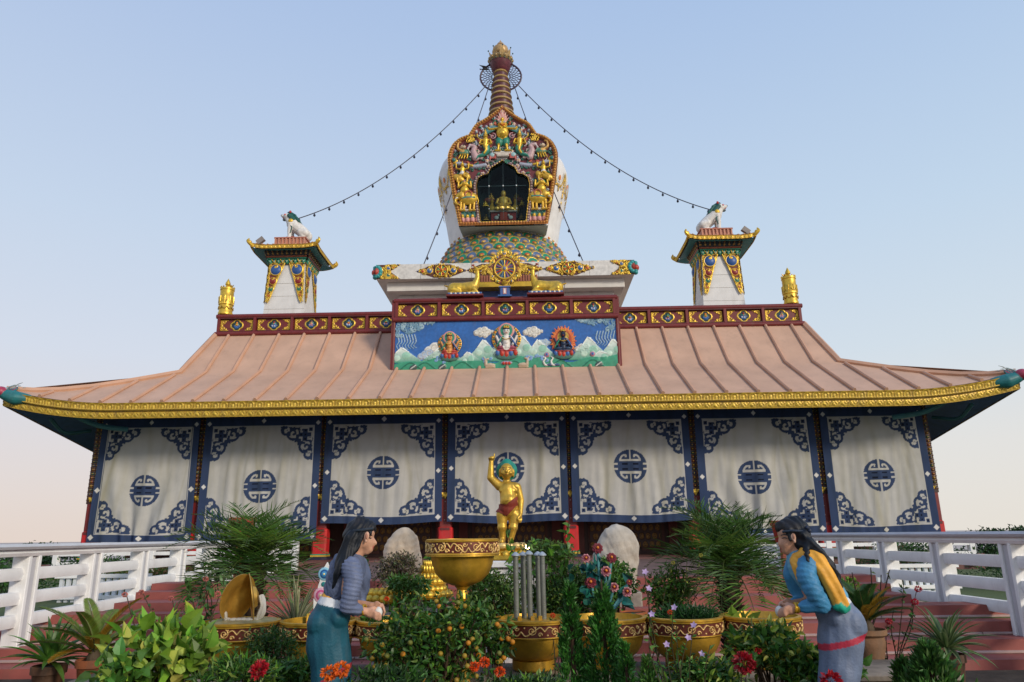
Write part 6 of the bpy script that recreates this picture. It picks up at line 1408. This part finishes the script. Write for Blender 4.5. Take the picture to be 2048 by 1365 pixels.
for d0, q in ((-.11, 0), (.08, 1)):
    e = (1626+q*8, 1207); hx = (1582+q*6, 1216-q*6); dd = d0*.55
    body.chain([w(1603, 1135, d0), w(1612, 1170, d0*1.15), w(*e, d0*1.15)], [.04, .038, .034], SK); body.chain([w(*e, d0*1.15), w(*hx, dd)], [.036, .026], SK); body.limb(w(hx[0], hx[1], dd), w(hx[0]-9, hx[1]+2, dd), .028, .032, SK)
    for k in range(4):
        a0 = (hx[0]-12, hx[1]-5+4*k); body.chain([w(a0[0], a0[1], dd-.02+.01*k), w(a0[0]-8-2*(k in (1, 2)), a0[1]+2+k, dd-.02*(1 if d0 < 0 else -1)), w(a0[0]-15-2*(k in (1, 2)), a0[1]+8+k, dd*.5)], [.0118, .0108, .008], SK)
    body.chain([w(hx[0]-3, hx[1]-6, dd), w(hx[0]-11, hx[1]-10, dd*.7), w(hx[0]-19, hx[1]-7, dd*.4)], [.013, .0115, .009], SK)
for d0 in (-.05, .05): body.chain([w(1680, 1240, d0), w(1678, 1365, d0), w(1678, 1470, d0)], [.06, .05, .04], SK); body.limb(w(1676, 1488, d0), w(1652, 1490, d0), .035, .03, SK)
body.build('woman_body', SKINP, t, .0085, 3)
b = MB(); b.ball(w(1578.5, 1074, -.072), (.017, .012, .030), (.62, .38, .28, 0), 14, 10, rot=(0, -.2, 0)); b.ball(w(1578.5, 1073, -.082), (.008, .006, .018), (.4, .2, .14, 0), 10, 8); b.ball(w(1581, 1083, -.074), (.009, .008, .011), (.62, .38, .28, 0), 10, 8); b.build('ear', SKINP, t)
b = MB(); b.tube([w(1569, 1077, -.053), w(1564, 1075.5, -.047), w(1560, 1077, -.035)], .003, DK, 5); b.tube([w(1570, 1071, -.055), w(1564, 1069, -.05), w(1559, 1071, -.03)], .004, DK, 5); b.build('eye', SKINP, t)
bt = (.05, .22, .40, 0); top = Clay(); top.chain([w(1600, 1120), w(1612, 1132), w(1634, 1162), w(1655, 1186), w(1664, 1195)], [.085, .115, .115, .105, .1], (.12, .34, .5, 0))
for d0 in (-.12, .1):
    top.chain([w(1604, 1128, d0*.9), w(1598, 1150, d0*1.1), w(1608, 1178, d0*1.3), w(1626, 1206, d0*1.2)], [.07, .064, .058, .054], bt); top.chain([w(1626, 1206, d0*1.2), w(1597, 1211, d0*.85)], [.052, .038], bt)
top.build('woman_top', SKINP, t, .0085, 2, lambda V: (.0022*np.sin(V[:, 2]*200+V[:, 0]*60+3.5*np.sin(V[:, 0]*26+V[:, 2]*9))+.002*np.sin(V[:, 2]*90-V[:, 0]*70))*.8*np.clip((-V[:, 1]-.03)/.06, .15, 1))
sc_ = Clay(); oc = (.78, .38, .05, 0)
sc_.chain([w(1588, 1118, -.05), w(1600, 1110, -.09), w(1620, 1118, -.13), w(1638, 1150, -.15), w(1655, 1180, -.145), w(1668, 1208, -.14)], [.035, .05, .05, .045, .045, .04], oc); sc_.chain([w(1588, 1118, -.04), w(1584, 1135, -.09), w(1589, 1160, -.11)], [.04, .035, .02], oc); sc_.limb(w(1604, 1108, -.05), w(1604, 1108, .08), .045, .05, oc)
sc_.chain([w(1606, 1112, -.10), w(1624, 1140, -.155), w(1642, 1175, -.16), w(1655, 1205, -.155)], [.04, .04, .036, .03], oc); sc_.limb(w(1656, 1207, -.155), w(1669, 1212, -.145), .035, .035, (.02, .38, .26, 0)); sc_.limb(w(1658, 1213, -.155), w(1672, 1208, -.15), .022, .026, (.02, .38, .26, 0))
sc_.build('scarf', SKINP, t, .009, 1, lambda V: .003*np.sin(V[:, 0]*120+V[:, 2]*60))
bs = (.14, .18, .27, 0); sk = Clay(); sk.chain([w(1663, 1212), w(1680, 1243), w(1682, 1290), w(1678, 1330), w(1676, 1400), w(1678, 1480)], [.115, .13, .135, .125, .118, .12], bs); sk.ball(w(1694, 1247), (.108, .14, .12), bs); sk.ball(w(1660, 1235), (.07, .13, .09), bs)
skirt = sk.build('skirt', SKINP, t, .0062, 6, lambda V: .004*np.sin(V[:, 0]*20-V[:, 2]*12+V[:, 1]*10)+.003*np.sin(V[:, 0]*41+V[:, 2]*18)+.003*np.sin(V[:, 2]*30))
zs1 = zline(w, 1631, 1216, 1692, 1204); paintband(skirt, lambda V: V[:, 2] > zs1(V), WS)
z1 = zline(w, 1635, 1287, 1727, 1262); z2 = zline(w, 1635, 1301, 1727, 1275); paintband(skirt, lambda V: (V[:, 2] < z1(V)) & (V[:, 2] > z2(V)), (.42, .03, .06, 0))
h = Clay(); h.ball(w(1588, 1061, 0), (.098, .088, .08), HR); h.ball(w(1596, 1073, 0), (.08, .085, .08), HR); h.limb(w(1566, 1056, 0), w(1590, 1050, 0), .05, .06, HR); h.limb(w(1569, 1060, -.065), w(1574, 1080, -.066), .018, .014, HR); h.limb(w(1598, 1075, -.06), w(1594, 1092, -.06), .03, .03, HR)
for d0 in (-.09, -.06, -.03, 0, .03, .06):
    h.chain([w(1598, 1070, d0*.9), w(1614, 1095, d0), w(1632, 1118, d0*.95-.01), w(1648, 1140, d0*.8-.03), w(1660, 1162+6*math.sin(d0*60), d0*.6-.04)], [.034, .034, .03, .022, .008], HR)
    h.chain([w(1602, 1080, d0), w(1610, 1102, d0), w(1628, 1128, d0-.03), w(1644, 1152+5*math.cos(d0*50), d0*.7-.06)], [.03, .028, .022, .008], HR)
for d0 in (-.11, -.08, -.05): h.chain([w(1606, 1085, d0), w(1628, 1108, d0-.02), w(1645, 1130, d0-.03), w(1656, 1150, d0-.04), w(1664, 1172, d0-.05)], [.03, .028, .024, .018, .006], HR)
h.chain([w(1598, 1090, -.08), w(1598, 1102, -.14), w(1595, 1112, -.16), w(1599, 1122, -.165), w(1596, 1130, -.16)], [.02, .018, .014, .012, .005], HR)
h.build('hair', SKINP, t, .0085, 2, lambda V: .004*np.sin((V[:, 0]*1.0+V[:, 2]*.5)*150+6*np.sin(V[:, 2]*11)+V[:, 1]*80))
b = MB(); b.tube([w(x, y, d0) for x, y, d0 in ((1613, 1066, 0), (1606, 1064, -.07), (1590, 1063, -.097), (1574, 1062, -.088), (1560, 1064, -.05))], .008, (.02, .035, .06, 0), 8)
for k in range(4): b.ball(w(1604+5*(k % 2), 1056+6*k, -.085), .013, (.02, .03, .06, 0))
b.build('hair_band', SKINP, t)
b = MB()
for x in (1588, 1583): b.tube([w(x+4*math.cos(q)*.4, 1214+9*math.sin(q), -.064+.04*math.cos(q)) for q in np.linspace(0, 6.28, 17)], .008, (.72, .42, .03, .5), 8)
b.build('bracelet', GOLD, t); b = MB(); b.ball(w(1558, 1223, -.01), (.027, .03, .034), (.62, .62, .58, 0)); o = b.build('offering_stone', SKINP); o.location = t.location; tag(o, 'white pebble held in the hands of the right woman statue', 'stone')
# ================================================================== PLANTS
palm(520, 502, -16.2, .3, at(505, 1128, -16.2).z, 'feathery palm with dark shaggy trunk on the left, behind the cymbals', 11, 44, .9)
palm(1462, 1455, -16.2, .3, at(1458, 1130, -16.2).z, 'feathery palm with dark shaggy trunk, left of the woman with the orange scarf', 12, 44, .9)
p = at(592, 1240, -16.5); rosette('yucca', (p.x, p.y, .3), 'stiff pale striped yucca between the left palm and the left woman statue', 'yucca', 34, .52, .035, (.16, .2, .09), 3, 85, 20, (.42, .42, .25), .3, trunk=p.z-.35)
p = at(100, 1325, -17.3); rosette('agave', (p.x, p.y, p.z), 'spiky bright green rosette plant at the far left edge of the garden', 'agave', 54, .42, .05, (.10, .22, .035), 4, 85, 0, None, 1.1); pot((p.x, p.y, p.z-.3), .13, .28, 'dark clay pot under the spiky rosette plant at the far left', (.12, .06, .035, 0))
p = at(1893, 1296, -17.1); rosette('agave', (p.x, p.y, p.z), 'spiky dark green rosette plant with pale edges at the right of the garden', 'agave', 54, .44, .042, (.04, .1, .025), 5, 82, -8, (.22, .28, .12), 1.3); pot((p.x, p.y, p.z-.32), .13, .28, 'dark clay pot under the spiky rosette plant on the right', (.10, .05, .03, 0))
p = at(188, 1320, -17.35); pot((p.x, p.y, p.z-.26), .13, .27, 'plain terracotta pot of the olive fronded cycad on the left', (.34, .11, .045, 0)); cycad((p.x, p.y, p.z+.0), 'olive green cycad with orange young fronds in the left terracotta pot', 16, .62, (.13, .19, .025), 6, el0=72, el1=18, dens=80, ll=.085)
p = at(1745, 1345, -17.0); pot((p.x, p.y, p.z), .15, .34, 'weathered brown urn behind the back of the right woman statue', (.24, .13, .07, 0), True); cycad((p.x, p.y, p.z+.34), 'dark green cycad growing in the weathered brown urn on the right', 22, .42, (.03, .085, .018), 8, el0=85, el1=30, dens=46, ll=.09)
p = at(1268, 1262, -16.7); pot((p.x, p.y, p.z), .12, .16, 'small orange terracotta pot behind the pink sculpted flowers', (.42, .12, .04, 0))
p = at(1570, 1100, -14.6); t_ = pot((p.x, p.y, at(1570, 1085, -14.6).z), .14, .25, 'red pot raised on a stand behind the head of the right woman statue', (.34, .045, .03, 0)); MB().box((0, 0, -.25), (.09, .09, .5), (.3, .06, .04, 0)).build('pot_stand', PAINT, t_)
p = at(482, 1085, -14.6); t_ = pot((p.x, p.y, at(482, 1080, -14.6).z), .16, .26, 'red pot raised on a stand behind the left palm', (.34, .045, .03, 0)); MB().box((0, 0, -.25), (.09, .09, .5), (.3, .06, .04, 0)).build('pot_stand', PAINT, t_)
def B(px_, py, Y): return at(px_, py, Y)
# pothos
bush('pothos', B(330, 1310, -18.45), (.38, .22, .24), 'lush plant with big yellow green leaves in the lower left of the garden', 'foliage plant', 340, .115, .72, (.17, .31, .035), (.42, .50, .08), 8, 22, 21, broad=True, spread=.4, up=.5)
bush('pothos', B(250, 1350, -18.7), (.2, .15, .12), 'low light green leaves in front of the left terracotta pot', 'foliage plant', 120, .09, .7, (.08, .2, .03), (.3, .4, .06), 4, 10, 22, broad=True, spread=.4, up=.5)
bush('pothos', B(1690, 1340, -18.2), (.12, .12, .1), 'a few broad leaves behind the hip of the right woman statue', 'foliage plant', 60, .07, .7, (.06, .15, .025), None, 4, 8, 23, broad=True)
# kumquat tree
def fruit(t, nm, e, col, s, r):
    k = r.random(); c = (.5, .2, .015, 0) if k < .35 else (.33, .22, .025, 0) if k < .75 else (.16, .17, .03, 0)
    b = MB(); b.ball(e, (s, s, s*.95), c, 10, 8); b.build(nm, SKINP, t)
bush('kumquat_tree', B(878, 1285, -18.15), (.5, .28, .31), 'large dark green bush dotted with orange and yellow fruits in the middle of the garden', 'fruit tree', 2900, .046, .5, (.04, .12, .016), (.11, .2, .025), 26, 38, 31, spread=.29, broad=True, flowers=[('fruit', 38, None, .0185, fruit)])
bush('kumquat_tree', B(985, 1290, -18.0), (.15, .12, .13), 'small branch cluster of yellow fruits left of the bowl with tubes', 'fruit tree', 420, .04, .5, (.03, .1, .015), None, 5, 9, 32, flowers=[('fruit', 12, None, .021, fruit)])
# background shrubs
bush('grey_shrub', B(795, 1145, -16.4), (.25, .2, .17), 'fine twiggy grey brown shrub in front of the left boulder', 'shrub', 3200, .03, .5, (.11, .105, .05), (.16, .12, .1), 14, 40, 33)
bush('shrub', B(700, 1150, -16.3), (.2, .2, .2), 'dark green shrub behind the hair of the left woman statue', 'shrub', 1400, .04, .5, G4, G2, 6, 20, 34)
bush('shrub', B(815, 1175, -16.9), (.2, .12, .1), 'light green drooping leaves above the golden lotus top', 'shrub', 520, .06, .4, (.09, .2, .035), None, 6, 14, 35, up=-.3)
bush('shrub', B(885, 1120, -15.9), (.16, .15, .1), 'light green leafy shrub right of the left boulder', 'shrub', 700, .055, .4, (.08, .18, .03), None, 6, 14, 36, up=-.2)
bush('shrub', B(985, 1200, -16.8), (.3, .2, .25), 'bushy green shrub below the white pedestal, right of the raised bowl', 'shrub', 3600, .045, .4, (.06, .14, .022), (.13, .2, .04), 12, 34, 37)
bush('shrub', B(1130, 1195, -16.6), (.34, .2, .3), 'leafy green shrub behind the grey tubes and conifers', 'shrub', 4600, .045, .4, (.045, .12, .02), (.12, .19, .03), 12, 40, 38)
bush('shrub', B(1230, 1170, -16.2), (.22, .2, .24), 'green shrub behind the sculpted pink flowers', 'shrub', 2200, .045, .45, G1, G2, 8, 24, 39, broad=True)
bush('shrub', B(1340, 1180, -16.0), (.22, .18, .22), 'loose green shrub left of the right palm trunk', 'shrub', 1800, .045, .45, G1, (.14, .2, .03), 8, 24, 40)
bush('shrub', B(1095, 1105, -15.6), (.3, .2, .12), 'light green shrub at the foot of the red column right of the golden child', 'shrub', 1500, .045, .45, (.08, .16, .03), None, 8, 24, 41)
bush('shrub', B(1370, 1240, -17.45), (.26, .13, .09), 'low dense green plants filling the golden bowl left of the right palm trunk', 'foliage plant', 2200, .05, .22, (.03, .10, .025), None, 5, 26, 42, up=1.2, base=LZ+.33)
bush('shrub', B(1475, 1252, -17.4), (.16, .1, .06), 'broad yellow green leaves in the bowl below the right palm', 'foliage plant', 60, .1, .75, YG, None, 4, 9, 43, broad=True, up=.4, base=LZ+.33)
bush('shrub', B(880, 1255, -17.4), (.3, .1, .08), 'green plants growing out of the bowl behind the fruit bush', 'foliage plant', 700, .05, .3, G2, None, 4, 16, 44, up=.8, base=LZ+.33)
bush('shrub', B(745, 1238, -17.5), (.1, .08, .08), 'small green plant under the hands of the left woman statue', 'foliage plant', 220, .045, .4, G1, None, 4, 8, 45, up=.6, base=LZ+.33)
bush('shrub', B(545, 1300, -17.95), (.22, .14, .17), 'fine leaved green bush in front of the two left bowls', 'shrub', 1900, .035, .35, (.045, .12, .02), (.1, .17, .03), 8, 26, 46)
bush('shrub', B(620, 1350, -18.3), (.3, .16, .1), 'low green plants around the feet of the left woman statue', 'foliage plant', 900, .05, .4, G2, G3, 6, 20, 47, broad=True)
bush('shrub', B(470, 1350, -18.6), (.26, .16, .1), 'low grassy green plants between the yellow green leaves and the left woman statue', 'foliage plant', 900, .06, .25, G2, G3, 6, 20, 48, up=.8)
bush('shrub', B(780, 1365, -18.7), (.3, .16, .07), 'low green plants at the bottom edge in front of the fruit bush', 'foliage plant', 700, .05, .35, G4, G2, 6, 20, 49, up=.6)
bush('shrub', B(1060, 1370, -18.6), (.3, .16, .06), 'low green plants at the bottom edge under the bowl of tubes', 'foliage plant', 700, .045, .35, G4, G3, 6, 20, 50, up=.6)
bush('shrub', B(1545, 1300, -18.3), (.3, .18, .16), 'mixed green and yellow leaves in front of the right golden bowl', 'shrub', 1500, .06, .5, (.06, .16, .025), (.3, .32, .04), 8, 26, 51, broad=True, flowers=[('flower', 2, (.5, .02, .03), .025, fl_pom)])
bush('shrub', B(1640, 1345, -18.35), (.28, .14, .12), 'leafy green plants in front of the skirt of the right woman statue', 'foliage plant', 1300, .055, .5, (.05, .14, .022), G3, 8, 22, 52, broad=True)
bush('shrub', B(1400, 1355, -18.6), (.3, .16, .1), 'green plants below the lavender flowers, right of centre at the bottom edge', 'foliage plant', 1000, .055, .4, G2, YG, 6, 22, 53, broad=True)
bush('shrub', B(1700, 1180, -15.6), (.12, .12, .1), 'small green tuft by the railing behind the right woman statue', 'shrub', 300, .045, .45, G3, None, 5, 10, 54, base=.62)
# conifers
conifer(1143, -18.25, at(1143, 1162, -18.25).z, .28, .15, 'narrower dark conifer, left one of the pair right of the tubes', 61)
conifer(1208, -18.3, at(1208, 1150, -18.3).z, .28, .21, 'wider dark conifer, right one of the pair right of the tubes', 62, n=11000)
conifer(1250, -18.5, at(1250, 1285, -18.5).z, .28, .13, 'short dark conifer at the right foot of the pair of conifers', 63, n=2500)
conifer(1293, -18.7, at(1293, 1312, -18.7).z, .3, .13, 'small feathery light green conifer below the terracotta pot', 64, col=(.07, .17, .03), n=1500)
conifer(1855, -18.3, at(1855, 1290, -18.3).z, .3, .30, 'low feathery bright green conifer in front of the right rosette plant', 65, col=(.06, .15, .03), n=4200, feather=.06)
conifer(1800, -18.1, at(1800, 1322, -18.1).z, .3, .16, 'small bright green conifer left of the larger feathery one', 66, col=(.07, .16, .03), n=1300, feather=.055)
# periwinkle: tall thin stems with lavender flowers
def stems(name, pxs, Y, zb, label, cat, seed, col, fcol=None, fs=.025, ls=.05, nl=14, lean=18, broad=False, thick=.006, ffn=fl_daisy, scol=(.05, .045, .02, 0), u0=.25):
    r = np.random.default_rng(seed); c = at(pxs[0][0], pxs[0][1], Y); t = empty(name, (c.x, Y, zb)); tag(t, label, cat)
    lv = Leaves(); st = MB()
    for (bx, tx, ty) in [(q[2] if len(q) > 2 else q[0], q[0], q[1]) for q in pxs]:
        b0 = at(bx, 1300, Y); e = at(tx, ty, Y); d = Vector((b0.x-c.x, r.normal()*.04, 0)); e_ = Vector((e.x-c.x, d.y-.02, e.z-zb)); P = spline([tuple(d), tuple(d.lerp(e_, .35)+Vector((r.normal()*.02, 0, .02))), tuple(d.lerp(e_, .7)+Vector((r.normal()*.025, 0, .02))), tuple(e_)], 6); st.tube(P, (thick, thick*.4), scol, 5)
        P = np.array(P); u = u0+(1-u0)*r.random(nl); i = (u*(len(P)-1)).astype(int); Q = P[i]; D = rdir(nl, r, .3); (lv.broad if broad else lv.leaf)(Q, D, rdir(nl, r, 1.), ls*(.6+.7*r.random(nl)), ls*(.42 if not broad else .6), gcol(nl, col, .2, .12, r))
        if fcol is not None and r.random() < .8: ffn(t, 'flower', P[-1]+np.array([0, -.03, .01]), fcol, fs, r)
    st.build('stem', POT, t); lv.build('foliage', t); return t
LAV = (.5, .36, .6)
stems('periwinkle', [(1288, 1147, 1330), (1296, 1180, 1335), (1347, 1218, 1350), (1352, 1252, 1355), (1384, 1252, 1372), (1370, 1275, 1365), (1378, 1316, 1368), (1406, 1313, 1385), (1300, 1230, 1340), (1330, 1290, 1350), (1420, 1290, 1390)], -18.75, .3, 'thin stemmed plant with small lavender flowers standing right of the conifers', 'flowering plant', 71, (.08, .2, .03), LAV, .024, .045, 16)
stems('climbing_vine', [(1138, 1040, 1090), (1100, 1075, 1080), (1065, 1075, 1060), (1015, 1060, 1050), (1120, 1085, 1095), (1050, 1110, 1060), (1085, 1130, 1075), (1030, 1095, 1045)], -16.6, .3, 'vine with big heart shaped leaves climbing right of the golden child', 'climbing plant', 72, (.09, .2, .03), None, .02, .085, 26, broad=True, thick=.008, u0=.55)
stems('thorn_shrub', [(330, 1246, 390), (380, 1252, 400), (355, 1248, 395), (265, 1190, 370), (290, 1186, 385), (340, 1200, 390), (420, 1160, 400), (440, 1190, 405)], -17.6, .3, 'sparse woody branching plant with small pink flowers beside the left bowl', 'flowering plant', 73, (.05, .11, .025), (.6, .2, .16), .022, .06, 16, thick=.009, ffn=fl_pom, scol=(.07, .045, .03, 0))
stems('leafy_sapling', [(370, 1150, 430), (395, 1170, 440), (430, 1165, 445), (410, 1120, 450), (450, 1150, 455)], -17.0, .3, 'young plant with light green leaves in front of the left railing', 'foliage plant', 74, (.06, .15, .03), None, .02, .07, 16, broad=True, thick=.007)
stems('bougainvillea', [(1800, 1168, 1770), (1830, 1180, 1780), (1820, 1205, 1785), (1775, 1245, 1770), (1790, 1215, 1775)], -17.0, .3, 'straggly plant with red blossoms in front of the right railing', 'flowering plant', 75, (.05, .12, .03), (.5, .02, .04), .03, .05, 14, thick=.007, ffn=fl_pom, scol=(.06, .035, .025, 0))
stems('bare_vine', [(1700, 1145, 1715), (1760, 1150, 1715), (1780, 1140, 1720), (1735, 1135, 1718)], -16.6, .4, 'dark twisting branch with few leaves in front of the right railing', 'climbing plant', 76, (.09, .12, .03), None, .02, .045, 8, thick=.011, scol=(.03, .018, .015, 0))
stems('flower_spray', [(1400, 1113, 1300), (1370, 1120, 1300), (1345, 1128, 1290)], -16.9, .4, 'arching spray of small yellow buds across the right palm', 'flowering plant', 77, (.25, .28, .05), (.4, .36, .06), .018, .03, 16, thick=.005, ffn=fl_pom)
stems('marigold', [(665, 1345, 660), (690, 1338, 675), (684, 1352, 680)], -19.1, .3, 'bright orange marigolds in front of the skirt of the left woman statue', 'flowering plant', 78, (.04, .1, .02), (.8, .16, .01), .048, .05, 10, ffn=fl_pom)
stems('marigold', [(970, 1327, 965), (951, 1332, 955), (1000, 1348, 990)], -18.7, .3, 'red orange marigolds in front of the golden pillar foot', 'flowering plant', 79, (.04, .1, .02), (.8, .10, .01), .034, .05, 12, ffn=fl_pom)
stems('celosia', [(521, 1338, 520), (519, 1345, 518)], -18.9, .3, 'deep red crested flower left of the left woman statue', 'flowering plant', 80, (.04, .1, .02), (.42, .01, .02), .05, .05, 8, ffn=fl_pom)
stems('celosia', [(1486, 1328, 1486), (1490, 1345, 1490)], -18.8, .3, 'dark red crested flower below the bowl left of the right woman statue', 'flowering plant', 81, (.04, .1, .02), (.3, .008, .015), .07, .05, 8, ffn=fl_pom)
stems('celosia', [(1620, 1358, 1620), (1655, 1362, 1655)], -19.1, .3, 'deep red flowers at the bottom edge before the right woman statue', 'flowering plant', 82, (.04, .1, .02), (.42, .01, .02), .06, .05, 8, ffn=fl_pom)
stems('begonia', [(900, 1175, 900), (775, 1200, 775), (1120, 1240, 1120), (1337, 1226, 1337), (1105, 1232, 1105)], -17.7, .4, 'scattered small orange blossoms among the middle shrubs', 'flowering plant', 83, (.05, .12, .02), (.8, .10, .02), .02, .05, 10, ffn=fl_pom)
# sculpted flowers
c = at(1205, 1240, -16.9); t = empty('flower_sculpture', (c.x, -16.9, .3)); tag(t, 'painted sculpture of maroon and pink flowers on teal stems behind the conifers', 'flower sculpture')
MB().tube([(0, 0, 0), (0, 0, c.z-.3+.1)], .03, (.05, .2, .2, 0), 8).build('stem', SKINP, t)
r = np.random.default_rng(9)
FM = (.22, .035, .05, 0); FP = (.55, .25, .28, 0)
for (x, y, s_, big) in ((1195, 1097, .05, 1), (1223, 1116, .048, 1), (1172, 1117, .04, 0), (1212, 1143, .048, 0), (1181, 1165, .055, 1), (1228, 1175, .042, 0), (1254, 1184, .045, 0), (1258, 1164, .03, 1)):
    q = at(x, y, -16.95); o = Vector((q.x-c.x, -.05, q.z-.3)); MB().tube(spline([(0, 0, c.z-.3-.02), ((o.x)*.6, 0, (c.z-.3+o.z)/2), tuple(o)], 4), .012, (.10, .3, .32, 0), 7).build('flower_stem', SKINP, t)
    lv = Leaves()
    for ring, (rr, el_) in enumerate(((.9, .1), (.85, .4), (.7, .75), (.5, 1.1), (.35, 1.4))):
        n = 9-ring; a = np.arange(n)*2*math.pi/n+ring*.4; ax = np.array([.1*r.normal(), -1, .35]); ax /= np.linalg.norm(ax); e1 = np.cross(ax, [0, 0, 1.]); e1 /= np.linalg.norm(e1); e2 = np.cross(e1, ax)
        D = (np.cos(a)[:, None]*e1+np.sin(a)[:, None]*e2)*math.cos(el_)+ax*math.sin(el_); lv.broad(np.array(o)+D*.005, D, np.repeat([ax], n, 0), s_*1.0*rr, s_*1.25*rr, gcol(n, FM[:3] if (big or ring > 1) else FP[:3], .15, .08, r))
    f = lv.build('flower', t, SKINP); MB().ball(tuple(o+Vector((0, -s_*.5, s_*.15))), s_*.25, ORG, 8, 6).build('flower_centre', SKINP, f)
lv = Leaves(); n = 46; Q = np.stack([r.normal(size=n)*.13, -.02+r.normal(size=n)*.04, (c.z-.3)+r.random(n)*.5-.02], 1); Q[:, 0] += (Q[:, 2]-(c.z-.3))*-.05; lv.broad(Q, rdir(n, r, .2), rdir(n, r, .8), .1, .075, gcol(n, (.012, .10, .085), .2, .08, r)); lv.build('sculpted_leaves', t, SKINP)
# hedges and trees beyond the railings
for i, (x, y, a, b_, h) in enumerate(((-8.6, -10.6, 1.1, .7, .35), (-7.9, -8.9, 1.0, .8, .35), (-6.6, -9.3, .9, .5, .28), (-10.8, -9.5, 1.4, .9, .42), (9.3, -10.4, 1.2, .8, .36), (8.0, -8.6, 1.1, .8, .4), (10.9, -8.8, 1.3, .9, .42))):
    bush('hedge_shrub', (x, y, .6+h), (a, b_, h), ['dark clipped shrub beyond the left railing, nearest the picket fence on its far side', 'dark shrub behind the left picket fence', 'low bright shrub just behind the left picket fence', 'wide dark shrub at the left frame edge beyond the railing', 'dark shrub between the two nearest right railing posts', 'dark shrub behind the right picket fence', 'wide dark shrub at the right frame edge beyond the railing'][i], 'shrub', 2600, .06, .5, G4 if i != 2 else (.16, .15, .03), G2, 4, 30, 90+i, base=.58)
def tree(x, y, zb, h, w_, label, seed):
    r = np.random.default_rng(seed); t = empty('tree', (x, y, zb)); tag(t, label, 'tree', 'distant trees beyond the railings'); b = MB(); b.tube([(0, 0, 0), (.1, 0, h*.4), (0, 0, h*.8)], (w_*.06, .03), (.05, .035, .025, 0), 7)
    K = rdir(24, r)*np.array([w_*.42, w_*.42, h*.3])+np.array([0, 0, h*.66])
    for k in range(8): b.tube([(0, 0, h*.35), tuple(K[k]*.6+np.array([0, 0, h*.2])), tuple(K[k])], (.05, .015), (.05, .035, .025, 0), 5)
    b.build('trunk', POT, t); n = 2600; i = r.integers(0, 24, n); P = K[i]+r.standard_normal((n, 3))*np.array([w_*.1, w_*.1, h*.07]); lv = Leaves(); lv.leaf(P, rdir(n, r), rdir(n, r), .16, .09, gcol(n, G4, .25, .1, r)); lv.build('crown', t)
TL = ['distant tree at the left frame edge below the temple eave', 'distant rounded tree seen through the leftmost railing gap', 'small distant tree whose top shows above the second left railing bay', 'distant tree seen through the third left railing bay', 'distant tree beyond the right railing nearest the temple', 'distant dark tree in the gap left of the last right post', 'distant tree at the right frame edge']
for i, (x, y, h) in enumerate(((-31, 14, 2.1), (-27, 12, 1.5), (-22.5, 6, 2.5), (-24, 14, 1.4), (22, 10, 1.6), (24, 6, 1.5), (30, 14, 2.1))): tree(x, y, -.02, h, 3.2 if i != 2 else 1.2, TL[i], 200+i)
